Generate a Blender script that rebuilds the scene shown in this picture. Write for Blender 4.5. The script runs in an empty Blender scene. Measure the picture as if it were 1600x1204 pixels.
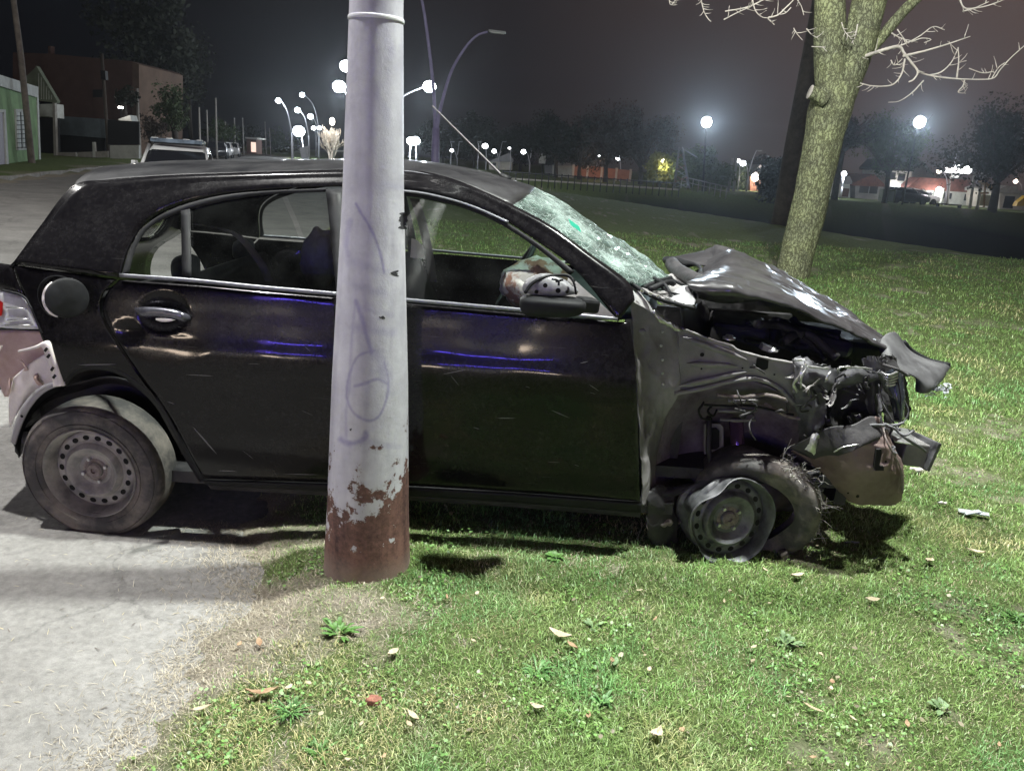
import bpy, bmesh, math, random
import numpy as np
from mathutils import Vector, Matrix, noise
random.seed(7); np.random.seed(7)
C = bpy.context.scene.collection
SC = bpy.context.scene
PI = math.pi
R = math.radians
# ------------------------------------------------------------------ camera
CAMH, FPX = 1.58, 1200.0
PITCH, ROLL = R(16.3), R(3.8)
_f = Vector((0, math.cos(PITCH), -math.sin(PITCH)))
_u0 = Vector((0, math.sin(PITCH), math.cos(PITCH)))
_r0 = Vector((1, 0, 0))
_R = _r0*math.cos(ROLL) + _u0*math.sin(ROLL)
_U = _u0*math.cos(ROLL) - _r0*math.sin(ROLL)
CO = Vector((0, 0, CAMH))
cam_d = bpy.data.cameras.new('camera'); cam = bpy.data.objects.new('camera', cam_d); C.objects.link(cam)
cam.matrix_world = Matrix(((_R.x, _U.x, -_f.x, 0), (_R.y, _U.y, -_f.y, 0), (_R.z, _U.z, -_f.z, CAMH), (0, 0, 0, 1)))
cam_d.sensor_fit = 'HORIZONTAL'; cam_d.sensor_width = 36; cam_d.lens = 36*FPX/1600
cam_d.clip_start = 0.05; cam_d.clip_end = 2000
SC.camera = cam
# ------------------------------------------------------------------ night sky
SKYX = 1.0
world = bpy.data.worlds.new('World'); SC.world = world; world.use_nodes = True
nt = world.node_tree; nt.nodes.clear()
def nn(t, typ, **kw):
    n = t.nodes.new(typ)
    for k, v in kw.items(): setattr(n, k, v)
    return n
wo = nn(nt, 'ShaderNodeOutputWorld'); bg = nn(nt, 'ShaderNodeBackground')
tc = nn(nt, 'ShaderNodeTexCoord'); sx = nn(nt, 'ShaderNodeSeparateXYZ'); nt.links.new(tc.outputs['Generated'], sx.inputs[0])
mr = nn(nt, 'ShaderNodeMapRange'); mr.inputs[1].default_value = -0.45; mr.inputs[2].default_value = 0.5
nt.links.new(sx.outputs[0], mr.inputs[0])
cr = nn(nt, 'ShaderNodeValToRGB'); nt.links.new(mr.outputs[0], cr.inputs[0])
cr.color_ramp.elements[0].color = (0.0022, 0.0024, 0.0036, 1); cr.color_ramp.elements[1].color = (0.068, 0.046, 0.041, 1)
e = cr.color_ramp.elements.new(0.45); e.color = (0.0125, 0.0095, 0.0105, 1)
mz = nn(nt, 'ShaderNodeMapRange'); nt.links.new(sx.outputs[2], mz.inputs[0])
mz.inputs[1].default_value = 0.0; mz.inputs[2].default_value = 0.35; mz.inputs[3].default_value = 0.55; mz.inputs[4].default_value = 1.25
nz = nn(nt, 'ShaderNodeTexNoise'); nz.inputs['Scale'].default_value = 2.2; nz.inputs['Detail'].default_value = 3
nt.links.new(tc.outputs['Generated'], nz.inputs['Vector'])
mm = nn(nt, 'ShaderNodeMath', operation='MULTIPLY_ADD'); mm.inputs[1].default_value = 0.6; mm.inputs[2].default_value = 0.7
nt.links.new(nz.outputs['Fac'], mm.inputs[0])
m2 = nn(nt, 'ShaderNodeMath', operation='MULTIPLY'); nt.links.new(mm.outputs[0], m2.inputs[0]); nt.links.new(mz.outputs[0], m2.inputs[1])
nt.links.new(cr.outputs[0], bg.inputs[0]); nt.links.new(m2.outputs[0], bg.inputs[1]); nt.links.new(bg.outputs[0], wo.inputs[0])
SC.view_settings.view_transform = 'Standard'; SC.view_settings.look = 'None'
SC.view_settings.gamma = 1; SC.view_settings.exposure = 0.45
SC.render.engine = 'CYCLES'
SC.cycles.use_denoising = True
SC.cycles.max_bounces = 6; SC.cycles.transparent_max_bounces = 16; SC.cycles.volume_bounces = 0
SC.cycles.sample_clamp_indirect = 4.0
SC.cycles.caustics_reflective = False; SC.cycles.caustics_refractive = False
def lamp(name, loc, power, color=(0.86, 0.93, 1), radius=0.15, kind='POINT', aim=None, size=0.4, spot=None):
    d = bpy.data.lights.new(name, kind); d.energy = power; d.color = color
    if kind == 'AREA': d.shape = 'DISK'; d.size = size
    else: d.shadow_soft_size = radius
    if spot: d.spot_size = R(spot); d.spot_blend = 0.5
    o = bpy.data.objects.new(name, d); C.objects.link(o); o.location = loc
    if aim is not None:
        o.rotation_euler = (Vector(aim)-Vector(loc)).to_track_quat('-Z', 'Y').to_euler()
    return o
# heads of the mast the car stands beside: one arm over the road, one over the grass
HEAD_L = (-3.3, 2.62, 8.6); HEAD_R = (1.9, 2.95, 7.1)
lamp('road_lamp_light', HEAD_L, 2900, (1, 0.98, 0.94), radius=.12)
lamp('added_left_road_light', (-12.5, 9.5, 8.2), 1300, (1, 0.97, 0.93), radius=.12)  # unseen lamp added to brighten the road at left
lamp('lawn_lamp_light', HEAD_R, 3500, (0.96, 1, 0.93), radius=.12)
# ------------------------------------------------------------------ geometry of the view
def ray(px, py):
    return (_f + _R*((px-800)/FPX) + _U*((602-py)/FPX))
def S(px, py, Y):
    d = ray(px, py); t = Y/d.y
    return CO + d*t
def Gp(px, py, z=0.0):
    d = ray(px, py); t = (z-CAMH)/d.z
    return CO + d*t
def at(px, Y, z):
    """point at depth Y and height z that shows in column px"""
    # solve x so that projected px matches
    x = (px-823)/FPX*Y
    for _ in range(12):
        p = Vector((x, Y, z)) - CO
        w = p.dot(_f); q = 800 + FPX*p.dot(_R)/w
        x += (px-q)/FPX*w
    return Vector((x, Y, z))
def proj(p):
    p = Vector(p)-CO; w = p.dot(_f)
    return (800+FPX*p.dot(_R)/w, 602-FPX*p.dot(_U)/w)
# ------------------------------------------------------------------ object helpers
def tag(o, label=None, cat=None, group=None, kind=None):
    if label: o['label'] = label
    if cat: o['category'] = cat
    if group: o['group'] = group
    if kind: o['kind'] = kind
    return o
def empty(name, loc, label, cat, group=None, rz=0):
    o = bpy.data.objects.new(name, None); C.objects.link(o); o.location = loc; o.rotation_euler = (0, 0, rz)
    o.empty_display_size = 0.2
    return tag(o, label, cat, group)
def link(name, me, mat=None, parent=None, smooth=None):
    o = bpy.data.objects.new(name, me); C.objects.link(o)
    if mat is not None:
        for m in (mat if isinstance(mat, (list, tuple)) else [mat]): me.materials.append(m)
    if parent is not None:
        o.parent = parent
        o.matrix_parent_inverse = Matrix.Identity(4)
        w = Matrix.Translation(parent.location) if parent.parent is None else Matrix.Translation(parent.parent.location)
        # geometry is given in world coordinates: bring it into the parent's frame
        if parent.parent is None:
            me.transform((Matrix.LocRotScale(parent.location, parent.rotation_euler, None)).inverted())
        else:
            g = parent.parent
            me.transform((Matrix.LocRotScale(g.location, g.rotation_euler, None)).inverted())
    if smooth is not None:
        me.shade_smooth() if smooth else me.shade_flat()
    return o
class MB:
    def __init__(s): s.v = []; s.f = []; s.m = []
    def add(s, vs, fs, mi=0):
        b = len(s.v); s.v += [tuple(v) for v in vs]; s.f += [tuple(b+i for i in f) for f in fs]; s.m += [mi]*len(fs); return s
    def box(s, c, size, rz=0, rx=0, ry=0, mi=0, M=None):
        hx, hy, hz = size[0]/2, size[1]/2, size[2]/2
        vs = [Vector((x, y, z)) for x in (-hx, hx) for y in (-hy, hy) for z in (-hz, hz)]
        rot = Matrix.Rotation(rz, 3, 'Z') @ Matrix.Rotation(ry, 3, 'Y') @ Matrix.Rotation(rx, 3, 'X')
        if M is not None: rot = M
        vs = [rot @ v + Vector(c) for v in vs]
        return s.add(vs, [(0, 1, 3, 2), (4, 6, 7, 5), (0, 4, 5, 1), (2, 3, 7, 6), (0, 2, 6, 4), (1, 5, 7, 3)], mi)
    def tube(s, pts, rad, n=8, cap=True, mi=0, wob=0):
        pts = [Vector(p) for p in pts]; k = len(pts)
        if not isinstance(rad, (list, tuple)): rad = [rad]*k
        vs = []; up = Vector((0.13, 0.21, 0.97))
        prev = None
        for i, p in enumerate(pts):
            t = (pts[min(i+1, k-1)]-pts[max(i-1, 0)])
            if t.length < 1e-9: t = Vector((0, 0, 1))
            t.normalize()
            a = prev if prev is not None else (Vector((1, 0, 0)) if abs(t.x) < 0.8 else Vector((0, 1, 0)))
            b = t.cross(a); b.normalize(); a = b.cross(t); a.normalize(); prev = a
            for j in range(n):
                an = 2*PI*j/n; r = rad[i]*(1+(random.uniform(-wob, wob) if wob else 0))
                vs.append(p + a*math.cos(an)*r + b*math.sin(an)*r)
        fs = [(i*n+j, i*n+(j+1) % n, (i+1)*n+(j+1) % n, (i+1)*n+j) for i in range(k-1) for j in range(n)]
        if cap: fs += [tuple(reversed(range(n))), tuple((k-1)*n+j for j in range(n))]
        return s.add(vs, fs, mi)
    def lathe(s, prof, M=None, n=48, mi=0, deform=None, close=False):
        """prof: (r, h) pairs, axis = local Z; M maps to world"""
        M = M or Matrix.Identity(4); vs = []; k = len(prof)
        for (r, h) in prof:
            for j in range(n):
                a = 2*PI*j/n; p = Vector((r*math.cos(a), r*math.sin(a), h))
                if deform: p = deform(p, a, r, h)
                vs.append(M @ p)
        fs = [(i*n+j, i*n+(j+1) % n, (i+1)*n+(j+1) % n, (i+1)*n+j) for i in range(k-1) for j in range(n)]
        if close: fs += [((k-1)*n+j, (k-1)*n+(j+1) % n, (j+1) % n, j) for j in range(n)]
        return s.add(vs, fs, mi)
    def grid(s, G, mi=0, wrap=False):
        r, c = len(G), len(G[0]); vs = [p for row in G for p in row]
        fs = [(i*c+j, i*c+j+1, (i+1)*c+j+1, (i+1)*c+j) for i in range(r-1) for j in range(c-1)]
        if wrap: fs += [(i*c+c-1, i*c, (i+1)*c, (i+1)*c+c-1) for i in range(r-1)]
        return s.add(vs, fs, mi)
    def prism(s, poly, d, mi=0):
        """poly of 3D points, d = extrusion vector"""
        n = len(poly); d = Vector(d); a = [Vector(p) for p in poly]; b = [p+d for p in a]
        return s.add(a+b, [tuple(range(n)), tuple(reversed(range(n, 2*n)))]+[(i, n+i, n+(i+1) % n, (i+1) % n) for i in range(n)], mi)
    def build(s, name, mat, parent=None, smooth=True, angle=None, bevel=None, solid=None, sub=0, weld=False):
        me = bpy.data.meshes.new(name); me.from_pydata(s.v, [], s.f)
        me.polygons.foreach_set('material_index', s.m)
        bm = bmesh.new(); bm.from_mesh(me)
        if weld: bmesh.ops.remove_doubles(bm, verts=bm.verts, dist=0.0004)
        bmesh.ops.recalc_face_normals(bm, faces=bm.faces); bm.to_mesh(me); bm.free()
        o = link(name, me, mat, parent, smooth)
        if solid: m = o.modifiers.new('solid', 'SOLIDIFY'); m.thickness = solid; m.offset = 0
        if bevel: m = o.modifiers.new('bevel', 'BEVEL'); m.width = bevel; m.segments = 2; m.limit_method = 'ANGLE'; m.angle_limit = R(40)
        if sub: m = o.modifiers.new('sub', 'SUBSURF'); m.levels = sub; m.render_levels = sub
        if angle is not None and smooth: me.set_sharp_from_angle(angle=R(angle))
        return o
def crv(pts, n):
    """Catmull-Rom through pts (tuples of any size), n samples spread by arc length"""
    P = [np.array(p, float) for p in pts]
    if len(P) == 2: return [P[0]+(P[1]-P[0])*i/(n-1) for i in range(n)]
    Q = [2*P[0]-P[1]] + P + [2*P[-1]-P[-2]]; out = []
    for i in range(1, len(Q)-2):
        a, b, c, d = Q[i-1:i+3]
        for k in range(12):
            t = k/12.0
            out.append(0.5*((2*b)+(-a+c)*t+(2*a-5*b+4*c-d)*t*t+(-a+3*b-3*c+d)*t**3))
    out.append(P[-1]); out = np.array(out)
    L = np.concatenate([[0], np.cumsum(np.linalg.norm(np.diff(out, axis=0), axis=1))])
    s = np.linspace(0, L[-1], n)
    return [np.array([np.interp(v, L, out[:, k]) for k in range(out.shape[1])]) for v in s]
def lin(pts, n):
    P = np.array(pts, float); L = np.concatenate([[0], np.cumsum(np.linalg.norm(np.diff(P, axis=0), axis=1))])
    return [np.array([np.interp(v, L, P[:, k]) for k in range(P.shape[1])]) for v in np.linspace(0, L[-1], n)]
def coons(top, bot, left, right, nu, nv, f=crv):
    """top/bot run left->right, left/right run top->bottom"""
    T, B, L, Rr = f(top, nu), f(bot, nu), f(left, nv), f(right, nv); G = []
    for j in range(nv):
        v = j/(nv-1); row = []
        for i in range(nu):
            u = i/(nu-1)
            row.append((1-v)*T[i]+v*B[i]+(1-u)*L[j]+u*Rr[j]-((1-u)*(1-v)*T[0]+u*(1-v)*T[-1]+(1-u)*v*B[0]+u*v*B[-1]))
        G.append(row)
    return G
def surf(ctrl, nu, nv):
    """smooth surface through a grid of control points (rows)"""
    rows = [crv(r, nu) for r in ctrl]
    cols = [crv([rows[i][j] for i in range(len(rows))], nv) for j in range(nu)]
    return [[cols[j][i] for j in range(nu)] for i in range(nv)]
def n3(p, s=1.0, o=0): return noise.noise(Vector((p[0]*s+o, p[1]*s+o*1.7, p[2]*s-o)))
def patch(name, ctrl, mat, parent, nu=24, nv=16, thick=0.003, rough=0, ridge=0, rgs=5, rs=9, edge=0, smooth=True, px=True, angle=None):
    """ctrl: grid of (px, py, Y) photo columns/rows at a true depth, or world points"""
    if px: ctrl = [[tuple(S(*c)) for c in r] for r in ctrl]
    G = surf(ctrl, nu, nv)
    if rough:
        G = [[Vector(p)+Vector((n3(p, rs, 3), n3(p, rs, 11), n3(p, rs, 29)))*rough for p in r] for r in G]
    if ridge:
        G = [[Vector(p)+Vector((.2, -.55, .8))*(ridge*(max(0, .30-abs(n3(p, rgs, 17)))*2.2+.8*max(0, .22-abs(n3(p, rgs*2.1, 37)))*2)) for p in r] for r in G]
    if edge:
        for j in range(nv):
            for i in range(nu):
                d = min(i, j, nu-1-i, nv-1-j)
                if d == 0: G[j][i] = Vector(G[j][i])+Vector((random.uniform(-1, 1), random.uniform(-1, 1), random.uniform(-1, 1)))*edge
    return MB().grid(G).build(name, mat, parent, smooth, solid=thick, angle=angle)
def copy_tree(o, parent=None):
    c = o.copy(); C.objects.link(c)
    if parent is not None: c.parent = parent
    for ch in [x for x in bpy.data.objects if x.parent == o and x is not c]: copy_tree(ch, c)
    return c
# ------------------------------------------------------------------ materials
def mat(name, col, rough=0.6, metal=0.0, var=0.0, vscale=6.0, col2=None, bump=0.0, bscale=40.0, coat=0.0, spec=0.5, trans=0.0, detail=6, emit=None, estr=0.0, lo=0.35, hi=0.65, alpha=1.0, rvar=0.0):
    m = bpy.data.materials.new(name); m.use_nodes = True; t = m.node_tree; b = t.nodes['Principled BSDF']
    b.inputs['Base Color'].default_value = (*col, 1); b.inputs['Roughness'].default_value = rough; b.inputs['Metallic'].default_value = metal
    b.inputs['Specular IOR Level'].default_value = spec
    if coat: b.inputs['Coat Weight'].default_value = coat; b.inputs['Coat Roughness'].default_value = 0.06
    if trans: b.inputs['Transmission Weight'].default_value = trans
    if emit: b.inputs['Emission Color'].default_value = (*emit, 1); b.inputs['Emission Strength'].default_value = estr
    g = nn(t, 'ShaderNodeNewGeometry')
    if col2 is not None or var:
        n = nn(t, 'ShaderNodeTexNoise'); n.inputs['Scale'].default_value = vscale; n.inputs['Detail'].default_value = detail; n.inputs['Roughness'].default_value = 0.65
        t.links.new(g.outputs['Position'], n.inputs['Vector'])
        r = nn(t, 'ShaderNodeValToRGB'); t.links.new(n.outputs['Fac'], r.inputs[0])
        r.color_ramp.elements[0].position = lo; r.color_ramp.elements[1].position = hi
        c2 = col2 if col2 is not None else tuple(max(0, c*(1+var)) for c in col)
        c1 = col if col2 is not None else tuple(c*(1-var) for c in col)
        r.color_ramp.elements[0].color = (*c1, 1); r.color_ramp.elements[1].color = (*c2, 1)
        t.links.new(r.outputs[0], b.inputs['Base Color'])
        if rvar:
            mp = nn(t, 'ShaderNodeMapRange'); mp.inputs[1].default_value = lo; mp.inputs[2].default_value = hi
            mp.inputs[3].default_value = rough; mp.inputs[4].default_value = min(1, rough+rvar)
            t.links.new(n.outputs['Fac'], mp.inputs[0]); t.links.new(mp.outputs[0], b.inputs['Roughness'])
    if bump:
        n = nn(t, 'ShaderNodeTexNoise'); n.inputs['Scale'].default_value = bscale; n.inputs['Detail'].default_value = 5
        t.links.new(g.outputs['Position'], n.inputs['Vector'])
        u = nn(t, 'ShaderNodeBump'); u.inputs['Strength'].default_value = 1.0; u.inputs['Distance'].default_value = bump
        t.links.new(n.outputs['Fac'], u.inputs['Height']); t.links.new(u.outputs[0], b.inputs['Normal'])
    return m
def emis(name, col, s):
    m = bpy.data.materials.new(name); m.use_nodes = True; t = m.node_tree; t.nodes.clear()
    o = nn(t, 'ShaderNodeOutputMaterial'); e = nn(t, 'ShaderNodeEmission'); e.inputs[0].default_value = (*col, 1); e.inputs[1].default_value = s
    t.links.new(e.outputs[0], o.inputs[0]); return m
def glassm(name, tint, dirt=0.05, rough=0.02, dcol=(0.3, 0.32, 0.3), dscale=8):
    m = bpy.data.materials.new(name); m.use_nodes = True; t = m.node_tree; t.nodes.clear()
    o = nn(t, 'ShaderNodeOutputMaterial'); tr = nn(t, 'ShaderNodeBsdfTransparent'); tr.inputs[0].default_value = (*tint, 1)
    gl = nn(t, 'ShaderNodeBsdfGlossy'); gl.inputs['Roughness'].default_value = rough; fr = nn(t, 'ShaderNodeFresnel'); fr.inputs[0].default_value = 1.6
    m1 = nn(t, 'ShaderNodeMixShader'); t.links.new(fr.outputs[0], m1.inputs[0]); t.links.new(tr.outputs[0], m1.inputs[1]); t.links.new(gl.outputs[0], m1.inputs[2])
    di = nn(t, 'ShaderNodeBsdfDiffuse'); di.inputs[0].default_value = (*dcol, 1)
    n = nn(t, 'ShaderNodeTexNoise'); n.inputs['Scale'].default_value = dscale; n.inputs['Detail'].default_value = 8
    g = nn(t, 'ShaderNodeNewGeometry'); t.links.new(g.outputs['Position'], n.inputs['Vector'])
    mp = nn(t, 'ShaderNodeMapRange'); mp.inputs[1].default_value = 0.4; mp.inputs[2].default_value = 0.75; mp.inputs[3].default_value = dirt*0.4; mp.inputs[4].default_value = dirt*2
    t.links.new(n.outputs['Fac'], mp.inputs[0])
    m2 = nn(t, 'ShaderNodeMixShader'); t.links.new(mp.outputs[0], m2.inputs[0]); t.links.new(m1.outputs[0], m2.inputs[1]); t.links.new(di.outputs[0], m2.inputs[2])
    t.links.new(m2.outputs[0], o.inputs[0]); return m
# ------------------------------------------------------------------ ground
def vn(x, y, s, seed=0):
    x = np.asarray(x, float)*s; y = np.asarray(y, float)*s
    xi = np.floor(x).astype(np.int64); yi = np.floor(y).astype(np.int64); xf = x-xi; yf = y-yi
    def h(a, b):
        k = (a*374761393 + b*668265263 + seed*974634777) & 0xffffffff
        k = ((k ^ (k >> 13))*1274126177) & 0xffffffff
        return ((k ^ (k >> 16)) & 0xffff)/65535.0
    u = xf*xf*(3-2*xf); v = yf*yf*(3-2*yf)
    return (h(xi, yi)*(1-u)+h(xi+1, yi)*u)*(1-v)+(h(xi, yi+1)*(1-u)+h(xi+1, yi+1)*u)*v
def fb(x, y, s, seed=0, o=4):
    a = 0; w = 0.5; t = 0
    for i in range(o): a = a+w*vn(x, y, s*2**i, seed+i*17); t += w; w *= 0.55
    return a/t
PAVE = [(-1.06, -3), (-1.06, 1.6), (-1.02, 1.95), (-0.98, 2.2), (-0.99, 2.45), (-1.03, 2.62), (-1.12, 2.85), (-1.22, 3.2), (-1.2, 3.6), (-1.5, 4.6), (-2.3, 7), (-3.6, 11.5), (-4.3, 17.7), (-5.6, 28),
        (-9.5, 45), (-19, 75), (-33, 110), (-75, 200), (-84, 200), (-40, 110), (-30, 75), (-21.6, 45), (-15.4, 23), (-9.5, 5), (-9.5, -3)]
def sdist(x, y, poly):
    P = np.array(poly); n = len(P); d = np.full(x.shape, 1e9); ins = np.zeros(x.shape, bool)
    for i in range(n):
        a = P[i]; b = P[(i+1) % n]; e = b-a
        t = np.clip(((x-a[0])*e[0]+(y-a[1])*e[1])/(e@e), 0, 1)
        d = np.minimum(d, np.hypot(x-a[0]-t*e[0], y-a[1]-t*e[1]))
        c = ((a[1] > y) != (b[1] > y)); 
        with np.errstate(divide='ignore', invalid='ignore'):
            xx = (b[0]-a[0])*(y-a[1])/(b[1]-a[1]+1e-12)+a[0]
        ins ^= (c & (x < xx))
    return np.where(ins, d, -d)      # positive inside the pavement
def sm(t): t = np.clip(t, 0, 1); return t*t*(3-2*t)
def edge_noise(x, y): return ((fb(x, y, 3.2, 5)-0.5)*0.34+(fb(x, y, 14, 6, 2)-.5)*.10)*np.clip(1.2-np.abs(y-2)/14, 0.25, 1)
def lawn_h(x, y):
    d = -sdist(x, y, PAVE)+edge_noise(x, y)               # distance out onto the lawn
    z = -0.03+0.065*sm((d+0.12)/0.5)+0.02*sm(d/1.5)
    z = z+(fb(x, y, 1.1, 9)-0.5)*0.05*sm(d/0.6)+(fb(x, y, 9, 21, 2)-0.5)*0.012*sm((d+.05)/0.2)
    z = z+0.035*np.exp(-((x+0.45)**2+(y-2.45)**2)/0.16)    # soil heaped round the mast
    left = sm((-x-12)/4)*sm((y-6)/6)*0.14                  # raised footway of the far side
    z = np.where(-sdist(x, y, PAVE) > 0, z+left*sm(-sdist(x, y, PAVE)/0.25), z)
    s = (x-11.94)*0.93+(y-18.54)*0.367                     # past the lip of the ditch
    f = 66-y+(x-20)*0.10
    z = z-3.6*sm(s/6)*sm(f/5)
    return z
def lushf(x, y):
    d = -sdist(x, y, PAVE)+edge_noise(x, y)
    l = fb(x, y, 2.3, 31)*0.95+fb(x, y, 0.7, 77)*0.45+(fb(x, y, 11, 44, 2)-.5)*.5-0.22
    l = l*sm((d+0.03)/0.55)+0.08*sm(d/.1)
    l = l-0.34*np.exp(-(((x+0.25)/0.55)**2+((y-2.28)/0.16)**2))+.34*np.exp(-(((x+0.86)/0.14)**2+((y-2.62)/0.14)**2))
    l = l-0.35*np.exp(-(((x+0.95)/0.25)**2+((y-2.2)/0.3)**2))
    l = l+0.25*np.exp(-(((x-0.05)/0.4)**2+((y-2.5)/0.25)**2))
    l = l-0.22*sm((y-2.6)/.2)*sm((4.4-y)/.3)*sm((.2-x)/.8)
    return np.clip(l, 0, 1), d
def axis(a, b, fine0, fine1, fs, grow):
    v = list(np.arange(fine0, fine1, fs)); s = fs; p = fine1
    while p < b: v.append(p); s *= grow; p += s
    v.append(b); s = fs; p = fine0-fs; lo = []
    while p > a: lo.append(p); s *= grow; p -= s
    lo.append(a); return np.array(sorted(lo)+v)
ax = axis(-260, 260, -1.6, 3.2, 0.022, 1.045); ay = axis(-40, 420, 1.5, 4.6, 0.024, 1.04)
GX, GY = np.meshgrid(ax, ay); GZ = lawn_h(GX, GY); LU, DD = lushf(GX, GY)
def grid_mesh(name, X, Y, Z, attrs=None):
    ny, nx = X.shape; me = bpy.data.meshes.new(name)
    me.vertices.add(nx*ny); me.vertices.foreach_set('co', np.stack([X, Y, Z], -1).ravel())
    i = np.arange(ny-1)[:, None]*nx+np.arange(nx-1)[None]; q = np.stack([i, i+1, i+nx+1, i+nx], -1).reshape(-1, 4)
    me.loops.add(q.size); me.loops.foreach_set('vertex_index', q.ravel().astype(np.int32))
    me.polygons.add(len(q)); me.polygons.foreach_set('loop_start', np.arange(len(q), dtype=np.int32)*4)
    me.update(calc_edges=True)
    for k, a in (attrs or {}).items():
        at_ = me.attributes.new(k, 'FLOAT', 'POINT'); at_.data.foreach_set('value', a.ravel().astype(np.float32))
    me.shade_smooth(); return me
# lawn soil material
ml = bpy.data.materials.new('lawn_soil'); ml.use_nodes = True; t = ml.node_tree; b = t.nodes['Principled BSDF']
b.inputs['Roughness'].default_value = 0.95; b.inputs['Specular IOR Level'].default_value = 0.1
g = nn(t, 'ShaderNodeNewGeometry'); a1 = nn(t, 'ShaderNodeAttribute', attribute_name='lush')
def noise_n(t, g, s, d=8, r=0.7):
    n = nn(t, 'ShaderNodeTexNoise'); n.inputs['Scale'].default_value = s; n.inputs['Detail'].default_value = d; n.inputs['Roughness'].default_value = r
    t.links.new(g.outputs['Position'], n.inputs['Vector']); return n
def ramp(t, src, stops):
    r = nn(t, 'ShaderNodeValToRGB'); t.links.new(src, r.inputs[0])
    for i, (p, c) in enumerate(stops):
        e = r.color_ramp.elements[i] if i < 2 else r.color_ramp.elements.new(p)
        e.position = p; e.color = (*c, 1)
    return r
n1 = noise_n(t, g, 14); n2 = noise_n(t, g, 90, 6, 0.8)
soil = ramp(t, n2.outputs['Fac'], [(0.3, (0.19, 0.165, 0.13)), (0.7, (0.47, 0.43, 0.355))])
green = ramp(t, n1.outputs['Fac'], [(0.3, (0.075, 0.105, 0.038)), (0.7, (0.19, 0.25, 0.095))])
green2 = ramp(t, n2.outputs['Fac'], [(0.25, (0.35, 0.35, 0.35)), (0.75, (1.5, 1.5, 1.5))])
mg = nn(t, 'ShaderNodeMix', data_type='RGBA', blend_type='MULTIPLY'); mg.inputs[0].default_value = 1
t.links.new(green.outputs[0], mg.inputs[6]); t.links.new(green2.outputs[0], mg.inputs[7])
mx = nn(t, 'ShaderNodeMix', data_type='RGBA'); mpl = nn(t, 'ShaderNodeMapRange'); mpl.inputs[1].default_value = 0.10; mpl.inputs[2].default_value = 0.42
t.links.new(a1.outputs['Fac'], mpl.inputs[0]); t.links.new(mpl.outputs[0], mx.inputs[0]); t.links.new(soil.outputs[0], mx.inputs[6]); t.links.new(mg.outputs[2], mx.inputs[7])
a3_ = nn(t, 'ShaderNodeAttribute', attribute_name='ditch_shade'); mxm = nn(t, 'ShaderNodeMix', data_type='RGBA'); mxm.inputs[7].default_value = (.008, .009, .008, 1); t.links.new(a3_.outputs['Fac'], mxm.inputs[0]); t.links.new(mx.outputs[2], mxm.inputs[6])  # near-black ditch colour paints the dark where no lamp reaches
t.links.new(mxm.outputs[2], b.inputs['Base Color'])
bu = nn(t, 'ShaderNodeBump'); bu.inputs['Distance'].default_value = 0.02; t.links.new(n2.outputs['Fac'], bu.inputs['Height']); t.links.new(bu.outputs[0], b.inputs['Normal'])
lawn = link('lawn', grid_mesh('lawn', GX, GY, GZ, {'lush': LU, 'ditch_shade': sm(((GX-11.94)*0.93+(GY-18.54)*0.367)/2)*sm((65.2-GY+(GX-20)*0.10)/1.5)*sm((GX-3)/6)}), ml); tag(lawn, 'mown grass verge sloping away to a dark ditch', kind='structure')
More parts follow.
